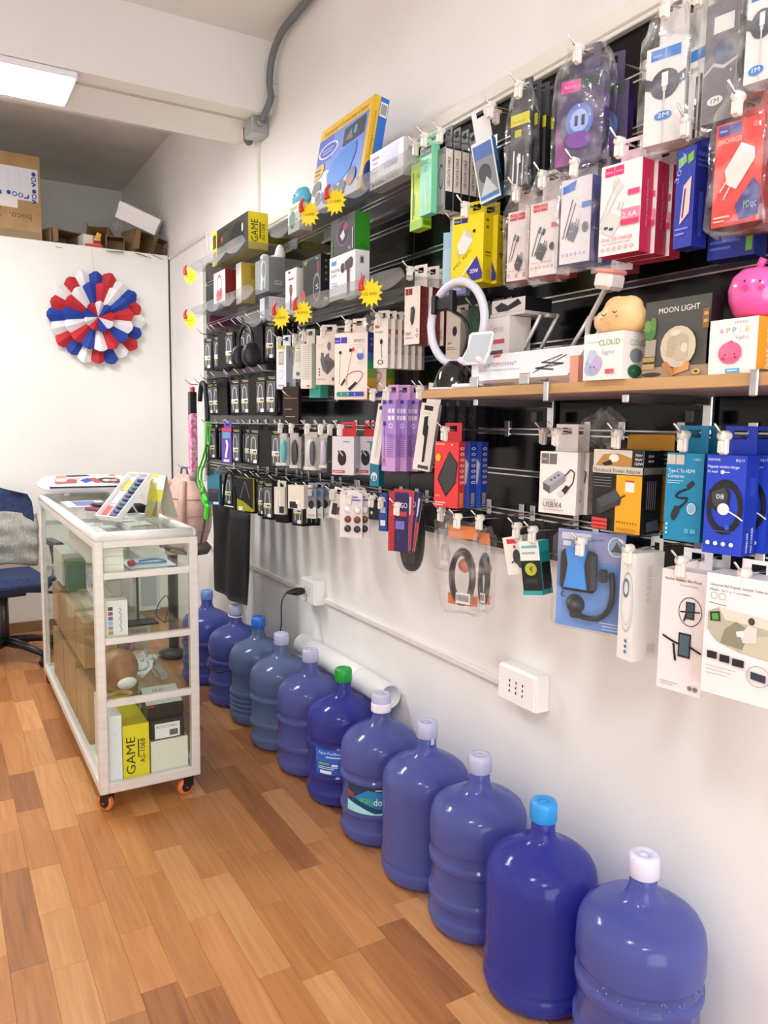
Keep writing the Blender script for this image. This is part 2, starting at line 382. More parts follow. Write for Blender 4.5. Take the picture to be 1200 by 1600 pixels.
PLACE = {   # x, y, z of the front bottom edge centre, width, height, turn towards the door (deg), depth
    'lime': (1.29, 2.0455, 2.0136, 0.0683, 0.2103, 0, 0.0317), 'mint': (1.27, 1.9681, 2.0367, 0.0615, 0.1905, 0, 0.0264),
    'usb': (1.29, 1.9165, 2.0373, 0.0425, 0.1737, 0, 0.024), 'sea': (1.2999, 1.6959, 2.0196, 0.0651, 0.1618, 20, 0.02),
    'blackcab': (1.2799, 1.5616, 2.0186, 0.0577, 0.1702, 12, 0.018), 'purplecase': (1.2696, 1.3449, 2.01, 0.1067, 0.1849, 25, 0.035),
    'w2m': (1.2798, 1.1206, 1.9922, 0.0826, 0.1848, 15, 0.03), 'wblk': (1.3, 1.0618, 1.9867, 0.0357, 0.1709, 0, 0.02),
    'grey1m': (1.2799, 0.9952, 1.9935, 0.0627, 0.2103, 10, 0.0262), 'wedge': (1.2799, 0.9142, 2.0356, 0.0562, 0.1577, 10, 0.03),
    'mask': (1.3298, 1.8972, 1.8063, 0.0753, 0.1767, 30, 0.03), 'yel': (1.2697, 1.7538, 1.8101, 0.104, 0.1796, 18, 0.0418),
    'wr1': (1.2899, 1.5667, 1.7929, 0.0641, 0.1687, 15, 0.035), 'wr2': (1.2699, 1.4485, 1.7851, 0.0785, 0.1678, 15, 0.035),
    'wb': (1.2699, 1.3451, 1.7972, 0.0798, 0.1845, 12, 0.0351), 'dual': (1.2598, 1.2042, 1.7906, 0.0969, 0.1842, 10, 0.0425),
    'navy': (1.28, 1.0592, 1.7792, 0.0437, 0.1866, 0, 0.0424), 'red30': (1.2698, 0.9382, 1.7962, 0.087, 0.1809, 10, 0.045),
    'navylow': (1.3598, 1.0095, 1.7612, 0.0932, 0.0875, 10, 0.05), 'redlow': (1.3597, 1.3168, 1.7832, 0.0965, 0.1023, 25, 0.05),
    'watchbox': (1.2799, 3.0711, 1.5688, 0.0541, 0.1801, 25, 0.036), 'slim': (1.29, 2.9347, 1.606, 0.0373, 0.1379, 40, 0.012),
    'cream': (1.2799, 2.819, 1.5634, 0.0559, 0.1731, 25, 0.0272), 'buds': (1.2799, 2.6443, 1.5721, 0.0781, 0.1807, 40, 0.03),
    'sports': (1.2696, 2.423, 1.513, 0.1426, 0.2281, 25, 0.0489), 'pods': (1.2699, 2.2162, 1.6099, 0.0528, 0.1549, 30, 0.02),
    'dred': (1.2799, 2.0442, 1.6723, 0.0628, 0.1719, 16, 0.0384), 'thin': (1.28, 2.2686, 1.2952, 0.0348, 0.2024, 30, 0.012),
    'purp': (1.2699, 2.1566, 1.2784, 0.056, 0.2273, 20, 0.022), 'selfie': (1.2799, 1.9788, 1.2908, 0.0587, 0.2023, 30, 0.02),
    'red': (1.2598, 1.8139, 1.1948, 0.0867, 0.1874, 16, 0.0291), 'blue': (1.4, 1.9146, 1.1789, 0.0592, 0.2007, 10, 0.022),
    'hub': (1.2698, 1.3685, 1.2241, 0.1019, 0.1461, 14, 0.033), 'nb': (1.2798, 1.1945, 1.2035, 0.1334, 0.1774, 4, 0.0645),
    'hdmi': (1.2699, 1.0137, 1.208, 0.0773, 0.1733, 10, 0.03), 'watch': (1.2499, 0.9073, 1.1991, 0.074, 0.1829, 10, 0.0508),
    'carw': (1.2799, 1.5119, 1.0532, 0.0606, 0.097, 15, 0.03), 'teal': (1.2699, 1.4383, 1.0141, 0.0576, 0.1337, 15, 0.0429),
    'blister': (1.2492, 1.2493, 0.9696, 0.1621, 0.226, 20, 0.03), 'mousew': (1.26, 1.1344, 0.9355, 0.0437, 0.2325, -5, 0.079),
    'bike': (1.2398, 0.9765, 0.9164, 0.0917, 0.2397, 10, 0.05), 'tab': (1.2196, 0.838, 0.9486, 0.1303, 0.2219, 10, 0.06),
    'cabbag': (1.2596, 1.7391, 0.9143, 0.1142, 0.2212, 25, 0.03), 'cabbag2': (1.3, 1.691, 0.9239, 0.0397, 0.1976, 25, 0.03),
    'smallbag': (1.3099, 1.8922, 1.0068, 0.0487, 0.1411, 25, 0.02), 'headblis': (1.2698, 2.035, 0.9514, 0.0907, 0.2464, 30, 0.04),
    'cards': (1.2598, 2.0704, 1.0364, 0.0828, 0.1888, 30, 0.004), 'bluecard': (1.3, 2.238, 1.0699, 0.0323, 0.1256, 30, 0.01),
    'knobs': (1.2698, 2.4119, 1.0265, 0.0891, 0.1597, 35, 0.02), 'sd': (1.2799, 2.5664, 1.0773, 0.0513, 0.0718, 30, 0.006),
    'usbc': (1.28, 2.7669, 1.0546, 0.0461, 0.1216, 30, 0.008), 'blkbox': (1.3, 2.3016, 1.1018, 0.0408, 0.0597, 30, 0.02),
    'mouse': (1.2698, 2.4777, 1.2454, 0.0881, 0.1373, 35, 0.045), 'pouch1': (1.28, 3.0648, 1.2457, 0.0455, 0.1219, 40, 0.03),
    'pouch2': (1.28, 2.9497, 1.2414, 0.0497, 0.1288, 40, 0.03), 'pouch3': (1.2699, 2.7707, 1.2442, 0.0689, 0.1323, 40, 0.04),
    'pouch4': (1.28, 2.6703, 1.2573, 0.04, 0.1166, 40, 0.03), 'pouch5': (1.3, 2.6257, 1.2304, 0.0463, 0.1445, 30, 0.02),
    'tealbox': (1.33, 2.3545, 1.2117, 0.0411, 0.1561, 20, 0.03), 'blkpk': (1.3, 1.9751, 1.3587, 0.0362, 0.1272, 20, 0.014),
    'p1': (1.28, 4.0367, 1.6819, 0.0497, 0.172, 50, 0.012), 'p2': (1.28, 3.9167, 1.4642, 0.0695, 0.1665, 50, 0.012),
    'p3': (1.28, 3.9982, 1.2495, 0.057, 0.1581, 50, 0.012), 'p4': (1.28, 3.2727, 1.0353, 0.0511, 0.1475, 50, 0.012),
    'game': (1.3, 3.7721, 2.2281, 0.5262, 0.1653, 0, 0.0973), 'redhp': (1.3, 3.9312, 2.0071, 0.1831, 0.1805, 0, 0.0567),
    'yelbox': (1.32, 3.6987, 2.0147, 0.0727, 0.1779, 0, 0.0716), 'greybl': (1.3, 3.3397, 2.0008, 0.1627, 0.1465, 0, 0.0751),
    'whitelow': (1.3, 3.3131, 1.8919, 0.1076, 0.0859, 0, 0.0785), 'whitetall': (1.3, 3.0176, 1.8804, 0.1121, 0.1717, 0, 0.0339),
    'headset': (1.3, 2.8163, 1.8914, 0.1651, 0.1742, 0, 0.0405), 'gun': (1.29, 2.5359, 1.8714, 0.201, 0.1558, 0, 0.0556),
    'green': (1.29, 2.5331, 2.0329, 0.1895, 0.1232, 0, 0.0578), 'cloud2': (1.3, 2.9889, 2.2057, 0.1157, 0.0971, 0, 0.0557),
    'makeup': (1.29, 2.2329, 2.1656, 0.212, 0.1418, 0, 0.0465), 'moon': (1.172, 0.9717, 1.5206, 0.1438, 0.1416, 0, 0.0323),
    'cloudbox': (1.15, 1.1266, 1.5216, 0.1037, 0.0922, 0, 0.0596), 'apple': (1.172, 0.8569, 1.5211, 0.0966, 0.0927, 0, 0.0719),
    'genie': (1.3, 1.6635, 1.546, 0.1229, 0.1658, 0, 0.0707),
}
# ------------------------------------------------------------------ room shell
XW, YF, YB, XL = 1.5, -2.4, 7.13, -2.0
PLASTER = noisy('white_plaster', '#e9e6e1', '#f2f0ec', 1.3, 0.75, 0.22, 9, detail=6)
PLASTC = noisy('ceiling_plaster', '#e6e4e0', '#efedea', 1.0, 0.8, 0.1, 14)
LOFTC = noisy('worn_ceiling_paint', '#d6d3ce', '#e6e3de', 2.2, 0.8, 0.2, 16)
BOARD = noisy('painted_board', '#eceae2', '#f2f0ea', 1.6, 0.55, 0.03, 30)
struct('wall_right', MB().box((XW+.06, (YF+YB)/2, 1.75), (.12, YB-YF, 3.7), PLASTER))
struct('wall_left', MB().box((XL-.06, (YF+YB)/2, 1.75), (.12, YB-YF, 3.7), PLASTER))
struct('wall_back', MB().box(((XW+XL)/2, YB+.06, 1.75), (XW-XL+.24, .12, 3.7), PLASTER))
mb = MB()                                     # shop front behind the viewer: wall around a wide opening to the street
mb.box((XL+.35, YF-.06, 1.75), (.7, .12, 3.7), PLASTER); mb.box((XW-.3, YF-.06, 1.75), (.6, .12, 3.7), PLASTER)
mb.box(((XL+.7+XW-.6)/2, YF-.06, 3.1), (XW-XL-1.3, .12, 1.0), PLASTER)
struct('wall_front', mb)
struct('ceiling', MB().box(((XW+XL)/2, (YF+3.71)/2, 3.30), (XW-XL, 3.71-YF, .1), PLASTC))
mb = MB(); mb.box(((XW+XL)/2, (4.19+5.47)/2, 3.43), (XW-XL, 1.28, .12), PLASTC)
mb.box(((XW+XL)/2, (5.47+YB)/2, 3.44), (XW-XL, YB-5.47, .12), LOFTC)
mb.box(((XW+XL)/2, 5.47, 3.365), (XW-XL, .03, .02), PLASTC)
struct('ceiling_loft', mb)
mb = MB(); mb.box(((XW+XL)/2, 3.95, 3.16), (XW-XL, .48, .49), PLASTC)
mb.box(((XW+XL)/2, 3.83, 2.912), (XW-XL, .012, .008), P('#b9b3a8', .7))
struct('ceiling_beam', mb)
# partition board with the loft floor behind it
struct('wall_partition', MB().box(((1.487+XL)/2, 5.645, 1.29), (1.487-XL, .05, 2.58), BOARD))
struct('floor_loft', MB().box(((XW+XL)/2, (5.67+YB)/2, 2.55), (XW-XL, YB-5.67, .06), noisy('loft_board', '#a89c88', '#b8ad99', 4, .8)))
struct('baseboard_back', MB().box(((1.48+XL)/2, 5.612, .035), (1.48-XL, .014, .07), P('#8a6a48', .5)))
# dark joint between the partition and the side wall
struct('trim_1', MB().box((1.4935, 5.635, 1.29), (.011, .03, 2.58), P('#4a4740', .8)))

# floor: laminate strips laid along the room
def wood(name, c1, c2, c3):
    m, nt, N, L, b = new_mat(name)
    tc = N.new('ShaderNodeTexCoord'); oi = N.new('ShaderNodeObjectInfo')
    mul = N.new('ShaderNodeVectorMath'); mul.operation = 'SCALE'; mul.inputs[0].default_value = (7.3, 31.7, 3.1)
    L.new(oi.outputs['Random'], mul.inputs['Scale'])
    ad = N.new('ShaderNodeVectorMath'); ad.operation = 'ADD'
    L.new(tc.outputs['Object'], ad.inputs[0]); L.new(mul.outputs[0], ad.inputs[1])
    mp = N.new('ShaderNodeMapping'); mp.inputs['Scale'].default_value = (38, 2.2, 1)
    L.new(ad.outputs[0], mp.inputs['Vector'])
    nz = N.new('ShaderNodeTexNoise'); nz.inputs['Scale'].default_value = 1.4; nz.inputs['Detail'].default_value = 5; nz.inputs['Distortion'].default_value = 0.9
    L.new(mp.outputs[0], nz.inputs['Vector'])
    rp = N.new('ShaderNodeValToRGB'); e = rp.color_ramp.elements
    e[0].position = .28; e[0].color = lin(c1); e[1].position = .72; e[1].color = lin(c3)
    k = e.new(.5); k.color = lin(c2)
    L.new(nz.outputs['Fac'], rp.inputs['Fac'])
    hs = N.new('ShaderNodeHueSaturation'); mr = N.new('ShaderNodeMapRange')
    mr.inputs['To Min'].default_value = .90; mr.inputs['To Max'].default_value = 1.10
    L.new(oi.outputs['Random'], mr.inputs['Value']); L.new(mr.outputs[0], hs.inputs['Value'])
    L.new(rp.outputs['Color'], hs.inputs['Color']); L.new(hs.outputs['Color'], b.inputs['Base Color'])
    b.inputs['Roughness'].default_value = .34; b.inputs['Specular IOR Level'].default_value = .45
    return m
WOODS = [wood('laminate_honey', '#ad7240', '#b97d48', '#c48a54'), wood('laminate_light', '#bd834d', '#c88f58', '#d09a64'),
         wood('laminate_amber', '#a06637', '#ae7340', '#b97e48'), wood('laminate_brown', '#8a5630', '#9c6538', '#aa7040')]
fl = struct('floor', MB().box(((XW+XL)/2, (YF+YB)/2, -.06), (XW-XL, YB-YF, .108), noisy('laminate_far', '#b57c49', '#cd9560', 3, .38, stretch=(12, 1, 1))))
SW = .0925; rp_ = random.Random(21); nplank = 0; _pm = {}
for i in range(19):
    x0 = XW - (i+1)*SW; y = .62 - rp_.uniform(0, .4)
    while y < 5.60:
        ln = rp_.choice((.26, .34, .42, .42, .5, .58)); y1 = min(y+ln, 5.604)
        if y1-y > .06 and nplank < 300 and (x0+SW) > .05*y - .12:
            wm = rp_.choices(range(4), (4, 3, 3, 2))[0]
            k = (wm, round(y1-y, 2))
            if k not in _pm:
                ly = y1-y
                _pm[k] = MB().box((0, 0, -.003), (SW-.0005, ly-.0005, .006), WOODS[wm], .0004).build('plank', fl)
                o = _pm[k]
            else:
                o = _pm[k].copy(); col.objects.link(o); o.parent = fl
            o.location = (x0+SW/2, (y+y1)/2, 0); nplank += 1
        y = y1

# ------------------------------------------------------------------ beam lamp and added unseen ceiling lamps
LEDM = emit('led_diffuser', '#f6f9ff', LAMP_POWER)
def ceiling_lamp(loc, label, ln=.62):
    t = thing('ceiling_lamp', label, 'lamp', loc)
    MB().box((0, 0, -.014), (ln, .36, .028), P('#eeecf4', .5), .004).build('housing', t)
    MB().box((0, 0, -.030), (ln-.04, .32, .006), LEDM, .001).build('diffuser', t)
ceiling_lamp((.01, 3.895, 2.914), 'white LED panel lamp fixed under the ceiling beam, lengthened out of view', 1.2)  # unseen left part lengthened to throw more light on the back
ceiling_lamp((-.7, .5, 3.249), 'added unseen white LED panel lamp on the ceiling above the viewer')  # added out of view to light the near part of the room
ceiling_lamp((-.95, 4.9, 3.369), 'added unseen white LED panel lamp on the ceiling behind the beam, out on the left', .36)  # added out of view to brighten the loft and the partition
ceiling_lamp((-.5, -1.2, 3.249), 'added unseen white LED panel lamp on the ceiling near the shop front')  # unseen panel put in as extra light from behind the viewer

# ------------------------------------------------------------------ slatted display panel
panel = thing('slat_panel', 'black slatted display panel with aluminium rails and cream frame on the wall', 'display panel', (1.49, 2.5, 1.07))
PY0, PY1 = .25, 4.74
BOARDM = noisy('black_laminate', '#070709', '#0e0e11', 5, .14, 0.012, 40)
BOARDM.node_tree.nodes['Principled BSDF'].inputs['Specular IOR Level'].default_value = .28
edges = [2.372] + RAILS + [1.072]
def wp(o): o.location = (-1.49, -2.5, -1.07); return o
for i in range(len(edges)-1):
    z1, z0 = edges[i]-.006, edges[i+1]+.006
    for (a, b) in ((PY0, 2.36), (2.363, PY1)):
        wp(MB().box((1.4905, (a+b)/2, (z0+z1)/2), (.017, b-a, z1-z0), BOARDM, .0015).build('board', panel))
for z in RAILS:
    mb = MB(); mb.box((1.4935, (PY0+PY1)/2, z), (.011, PY1-PY0, .012), P('#2a2a2c', .5))
    mb.box((1.4835, (PY0+PY1)/2, z+.0075), (.007, PY1-PY0, .004), STEEL); mb.box((1.4835, (PY0+PY1)/2, z-.0075), (.007, PY1-PY0, .004), STEEL)
    wp(mb.build('rail', panel))
FRM = noisy('cream_profile', '#e8e4d8', '#f0ece2', 3, .4)
mb = MB(); mb.box((1.478, (PY0+PY1)/2, 2.400), (.04, PY1-PY0+.06, .045), FRM, .004); mb.box((1.4725, (PY0+PY1)/2, 2.372), (.018, PY1-PY0, .012), FRM, .002)
wp(mb.build('frame_top', panel))
wp(MB().box((1.478, PY1+.02, 1.73), (.04, .045, 1.34), FRM, .004).build('frame_side', panel))
wp(MB().box((1.486, (PY0+PY1)/2, 1.066), (.02, PY1-PY0, .012), P('#19191b', .4)).build('frame_bottom', panel))

# ------------------------------------------------------------------ wall fittings
DUCT = noisy('duct_plastic', '#e3ded4', '#ebe7df', 3, .4)
def duct(pts, label, r=.013):
    mb = MB()
    for a, b in zip(pts, pts[1:]):
        a = Vector(a); b = Vector(b); c = (a+b)/2; d = b-a
        mb.box(tuple(c), (.016, max(abs(d.y), .022), max(abs(d.z), .022)), DUCT, .002)
    tag(mb.build('cable_duct'), label, 'cable duct')
duct([(1.492, 3.25, .640), (1.492, 5.58, .640)], 'white cable duct on the wall left of the plugged socket')
duct([(1.492, 1.795, .640), (1.492, 3.07, .640)], 'white cable duct on the wall between the two sockets')
duct([(1.492, 4.76, 2.56), (1.492, 5.60, 2.56)], 'thin white cable duct high on the wall beside the partition', .01)
duct([(1.492, 4.735, 2.43), (1.492, 4.735, 2.575)], 'short upright cable duct above the left end of the panel', .01)
duct([(1.492, 3.88, 2.43), (1.492, 3.88, 2.84)], 'upright cable duct below the metal junction box', .01)
def socket(y0, y1, z0, z1, label):
    t = thing('wall_socket', label, 'socket', (1.5, (y0+y1)/2, (z0+z1)/2), (0, 0, R(-90)))
    w = y1-y0; h = z1-z0; q = P('#efebe4', .35)
    MB().box((0, -.024, 0), (w, .048, h), q, .004).build('housing', t)
    MB().box((0, -.051, 0), (w*.96, .008, h*.94), P('#f6f4f0', .3), .003).build('cover', t)
    for i in range(3):
        x = .34+.17*i; mb = MB()
        Face(mb, (-w/2, -.0555, h/2), (w, 0, 0), (0, 0, -h), (0, -1, 0)).draw([('r', x-.012, .33+j*.14, x+.018, .40+j*.14, '#3a3734') for j in range(3)])
        mb.build('outlet', t)
    return t
socket(1.615, 1.785, .612, .722, 'white wall socket with three empty outlets above the near water bottles')
socket(3.09, 3.24, .612, .722, 'white wall socket with a black plug above the far water bottles')
# plug and cord
t = thing('power_plug', 'black plug with thin cord in the far wall socket', 'plug', (1.44, 3.19, .665))
mb = MB(); mb.lathe([(.012, 0), (.017, .01), (.019, .03), (.016, .05), (.009, .075), (.006, .085)], P('#121213', .4), 14, xf=Matrix.Rotation(R(-90), 4, 'Y')); mb.build('plug_body', t)
pts = []
for i in range(40):
    u = i/39
    ctrl = [(1.355, 3.19, .665), (1.33, 3.19, .62), (1.34, 3.22, .5), (1.36, 3.32, .40), (1.35, 3.40, .36), (1.22, 3.44, .28), (1.14, 3.55, .22), (1.12, 3.75, .24), (1.12, 3.95, .30), (1.10, 4.2, .35)]
    a = u*(len(ctrl)-1); k = min(int(a), len(ctrl)-2); w_ = a-k
    q = [Vector(ctrl[max(0, min(len(ctrl)-1, k+j))]) for j in (-1, 0, 1, 2)]
    p = 0.5*((2*q[1]) + (q[2]-q[0])*w_ + (2*q[0]-5*q[1]+4*q[2]-q[3])*w_*w_ + (3*q[1]-q[0]-3*q[2]+q[3])*w_**3)
    pts.append(p - Vector((1.44, 3.19, .665)))
MB().tube(pts, .003, P('#0e0e10', .45), 7).build('cord', t)
# junction box and conduit
t = thing('junction_box', 'grey metal junction box with flexible conduit in the corner under the beam', 'junction box', (1.5, 3.79, 2.85))
MB().box((-.045, .02, .03), (.085, .11, .10), P('#b4b8bc', .35, .6), .004).build('box', t)
def crom(ctrl, n):
    out = []
    for i in range(n):
        a = i/(n-1)*(len(ctrl)-1); k = min(int(a), len(ctrl)-2); w_ = a-k
        q = [Vector(ctrl[max(0, min(len(ctrl)-1, k+j))]) for j in (-1, 0, 1, 2)]
        out.append(0.5*((2*q[1]) + (q[2]-q[0])*w_ + (2*q[0]-5*q[1]+4*q[2]-q[3])*w_*w_ + (3*q[1]-q[0]-3*q[2]+q[3])*w_**3))
    return out
cp = crom([(1.465, 3.0, 3.225), (1.465, 3.33, 3.215), (1.465, 3.52, 3.2), (1.465, 3.62, 3.14), (1.465, 3.655, 3.05), (1.465, 3.64, 2.97), (1.455, 3.66, 2.92), (1.455, 3.74, 2.885)], 90)
cp = [p-Vector((1.5, 3.79, 2.85)) for p in cp]
MB().tube(cp, [.0155+.0015*(i % 2) for i in range(90)], P('#6e7076', .5), 10).build('conduit', t)
MB().tube([Vector((-.045, -.06, .035)), Vector((-.045, -.03, .035))], .021, P('#9ea2a6', .35, .6), 12).build('conduit_nut', t)
cq = crom([(-.05, .06, 0), (-.05, .10, -.02), (-.05, .14, 0), (-.05, .15, .03), (-.05, .15, .07)], 20)
MB().tube(cq, .014, P('#55575b', .5), 10).build('conduit_tail', t)
for p in ((3.03, 3.222), (3.642, 3.0)):
    mb = MB(); mb.box((-.012, p[0]-3.79, p[1]-2.85), (.03, .018, .05), P('#c9ccd0', .3, .7), .003); mb.build('saddle_clip', t)
# ------------------------------------------------------------------ packs on the right part of the panel, upper rows
def brand(c, x0=.08, y0=.04, s=.09, w=.36, txt='hoco.'):
    """two small header squares with the maker's name"""
    return [('r', x0, y0, x0+w*.49, y0+s, c), ('r', x0+w*.52, y0, x0+w, y0+s, c), ('t', txt, x0+.03, y0+s*.62, s*.22, '#ffffff', w*.36), ('t', 'PREMIUM', x0+w*.58, y0+s*.62, s*.14, '#ffffff', w*.34)]
def icons(y, c, n=6, r=.03, x0=.14, x1=.86, ratio=.5):
    return [('o', x0+(x1-x0)*i/(n-1), y, r, r*ratio, .35, c) for i in range(n)]
def cable_art(c='#3a3c40', x=.18, y0=.32, y1=.72):
    return [('l', [(x, y1), (x+.22, y0+.05)], .03, c), ('l', [(x+.10, y1), (x+.36, y0+.08)], .03, c), ('p', [(x+.19, y0+.07), (x+.27, y0), (x+.34, y0+.03), (x+.27, y0+.11)], c), ('p', [(x+.33, y0+.1), (x+.40, y0+.03), (x+.47, y0+.06), (x+.41, y0+.14)], c)]
def plug_art(c='#46484e', x=.5, y=.6, k=1.0, hi='#7b7e86'):
    f = lambda a, b: (x+a*k, y+b*k)
    return [('p', [f(-.2, .08), f(-.02, -.08), f(.22, -.02), f(.24, .03), f(.06, .2), f(-.16, .15)], c), ('p', [f(-.02, -.08), f(.22, -.02), f(.24, .02), f(.0, -.04)], hi),
            ('l', [f(.12, -.04), f(.16, -.11)], .03*k, c), ('l', [f(.2, -.02), f(.24, -.09)], .03*k, c), ('r', *f(-.1, .04), *f(.06, .06), hi)]

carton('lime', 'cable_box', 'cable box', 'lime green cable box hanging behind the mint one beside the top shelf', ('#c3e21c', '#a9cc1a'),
       [('r', 0, 0, 1, .09, '#3f8f2e'), ('t', 'hoco.', .1, .07, .035, '#e8ffd8', .3), ('t', 'CABLE', .40, .30, .05, '#63a524', .5), ('l', [(.2, .2), (.22, .5), (.2, .85)], .05, '#1b2b14'), ('l', [(.3, .5), (.32, .8)], .04, '#1b2b14'), ('r', 0, .88, 1, 1, '#8fc41a')], right=[('r', .1, .9, .9, .96, '#6f9a18')], hang=RAILS[0], what='the lime green cable box')
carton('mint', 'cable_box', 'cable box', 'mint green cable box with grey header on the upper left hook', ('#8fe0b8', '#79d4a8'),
       [('r', .05, .02, .48, .14, '#3d4a4a'), ('r', .5, .02, .95, .14, '#3d4a4a'), ('t', 'hoco.', .1, .1, .03, '#d6efe2', .3), ('t', 'PREMIUM', .55, .1, .02, '#d6efe2', .35), ('t', 'FAST CHARGING', .1, .22, .022, '#3b7a63', .7), ('t', 'DATA CABLE', .1, .26, .022, '#3b7a63', .55), ('o', .55, .33, .1, .04, .2, '#3b7a63'), ('l', [(.25, .62), (.3, .95)], .03, '#f3b3b8'), ('l', [(.45, .5), (.62, .85)], .03, '#e6f4ee'), ('l', [(.62, .45), (.8, .75)], .03, '#f3b3b8'), ('o', .75, .9, .14, .05, .3, '#e6d21c')],
       hang=RAILS[0], what='the mint green cable box', tabcol='#8fe0b8')
carton('usb', 'cable_pack', 'cable pack', 'frontmost white and black data cable pack of the row of six', ('#6f6f70', '#efe6d8'),
       [('r', .1, .1, .9, .9, '#8a8a8c'), ('o', .5, .45, .3, .2, .2, '#1d1d1f')],
       right=[('r', 0, .70, 1, 1, '#0c0c0d'), ('t', 'USB DATA CABLE', .62, .62, .05, '#1a1a1a', .46, 90), ('r', 0, 0, 1, .03, '#202022')],
       hang=RAILS[0], what='the row of data cable packs', copies=5, dx=.0285, back_label='white and black data cable pack behind the frontmost', group='row of six data cable packs')
carton('sea', 'photo_pack', 'accessory pack', 'tilted blue and white accessory pack with photo print hanging right of the data cables', ('#e9e9ea', '#3f7fae'),
       [('r', .06, .06, .94, .30, '#5b79b8'), ('r', .06, .3, .94, .92, '#8d9296'), ('e', .45, .55, .3, .16, '#50565a'), ('p', [(.1, .9), (.5, .6), (.9, .88)], '#c7ccd0'), ('r', .06, .9, .94, .96, '#3b89c4')],
       right=[('r', 0, .4, 1, 1, '#2f5f86'), ('e', .5, .7, .4, .1, '#0e0e10')], hang=RAILS[0], what='the tilted blue accessory pack', roll=-13, clip=True)
carton('blackcab', 'cable_pack', 'cable pack', 'bagged black cable pack with yellow header left of the purple packs', ('#4b4d52', '#1a1a1c'),
       [('r', 0, 0, 1, .16, '#e6df2c'), ('t', 'hoco.', .12, .12, .045, '#8a861a', .7), ('r', .25, .22, .6, .32, '#d6d044'), ('l', [(.2, 1), (.24, .5)], .08, '#e9e9ea'), ('l', [(.45, .98), (.5, .55)], .08, '#f4f4f4'), ('p', [(.4, .6), (.6, .56), (.62, .68), (.42, .7)], '#f4f4f4'), ('l', [(.72, 1), (.74, .6)], .07, '#c9cacd')],
       hang=RAILS[0], what='the bagged black cable pack', copies=3, dx=.026, bag=1, back_label='bagged black cable pack behind the yellow-headed one', group='black cable packs on one hook')
carton('purplecase', 'earphone_pack', 'earphone pack', 'bagged dark purple pack with pink header and blue glowing picture', ('#4a3a63', '#3b2467'),
       [('r', .08, .02, .5, .16, '#d43d8e'), ('t', 'hoco.', .16, .11, .05, '#f6b5d8', .26), ('r', .52, .02, .92, .15, '#26402f'), ('p', [(0, .5), (.35, 1), (0, 1)], '#8d3f86'), ('e', .5, .5, .3, .2, '#5a78c8'), ('e', .5, .5, .2, .13, '#9fb6ec'), ('r', .4, .44, .47, .56, '#20244a'), ('r', .55, .44, .62, .56, '#20244a'), ('e', .5, .72, .28, .1, '#7a3fa0')],
       right=[('r', 0, .2, 1, .5, '#5b2ea0'), ('r', 0, .6, 1, .8, '#31206a')], hang=RAILS[0], what='the bagged purple packs', copies=1, dx=.075, bag=1.4, back_label='purple earphone pack behind the pink-headed purple one')
WCAB = [('r', .12, .03, .48, .14, '#3f86d6'), ('r', .5, .03, .86, .14, '#3f86d6'), ('t', 'hoco.', .18, .105, .03, '#ffffff', .22), ('p', [(0, .3), (.3, .36), (.3, .46), (0, .42)], '#49505c'), ('p', [(1, .3), (.7, .36), (.7, .46), (1, .42)], '#49505c'), ('e', .5, .40, .36, .155, '#49505c'), ('r', .42, .28, .58, .42, '#f2f1ee'), ('r', .45, .42, .55, .47, '#dcdad6'), ('l', [(.5, .46), (.5, 1)], .05, '#dad7d2')]
carton('w2m', 'cable_pack', 'cable pack', 'bagged white cable pack marked 2M with dark round picture', ('#efedea', '#e2dfdb'), WCAB + [('e', .5, .72, .22, .045, '#3f86d6'), ('t', '2M', .36, .738, .045, '#ffffff', .28)], hang=RAILS[0], what='the bagged white pack marked 2M', bag=1, copies=1, back_label='bagged white cable pack behind the one marked 2M')
carton('wblk', 'cable_pack', 'cable pack', 'narrow white cable pack with blue header and black cable print', ('#efedea', '#d9d6d2'), [('r', .05, .04, .48, .16, '#3f86d6'), ('r', .52, .04, .95, .16, '#3f86d6'), ('l', [(.55, .34), (.5, 1)], .16, '#17181a'), ('l', [(.8, .32), (.8, 1)], .16, '#17181a'), ('t', '20W', .1, .28, .05, '#9aa0a8', .5)], hang=RAILS[0], what='the narrow white pack with black cable', copies=1, back_label='narrow white cable pack behind the one with black cable print')
carton('grey1m', 'cable_pack', 'cable pack', 'bagged grey cable pack marked 1M at the upper right', ('#7d7980', '#4a484c'),
       [('r', .25, .12, .85, .26, '#e8e6e2'), ('p', [(0, .58), (.3, .5), (.6, .54), (1, .5), (1, .52), (.6, .57), (.3, .53), (0, .6)], '#c9c7cc'), ('e', .55, .42, .3, .09, '#5f6a86'), ('e', .4, .82, .24, .04, '#efedea'), ('t', '1M', .28, .84, .04, '#555555', .24)], hang=RAILS[0], what='the bagged grey pack marked 1M', bag=1, copies=1, back_label='bagged grey cable pack behind the one marked 1M')
carton('wedge', 'cable_pack', 'cable pack', 'bagged white cable pack marked 1M at the right edge of the picture', ('#efedea', '#e2dfdb'), WCAB + [('e', .4, .88, .24, .05, '#3f86d6'), ('t', '1M', .28, .90, .05, '#ffffff', .24)], hang=RAILS[0], what='the white pack at the right edge', bag=1)
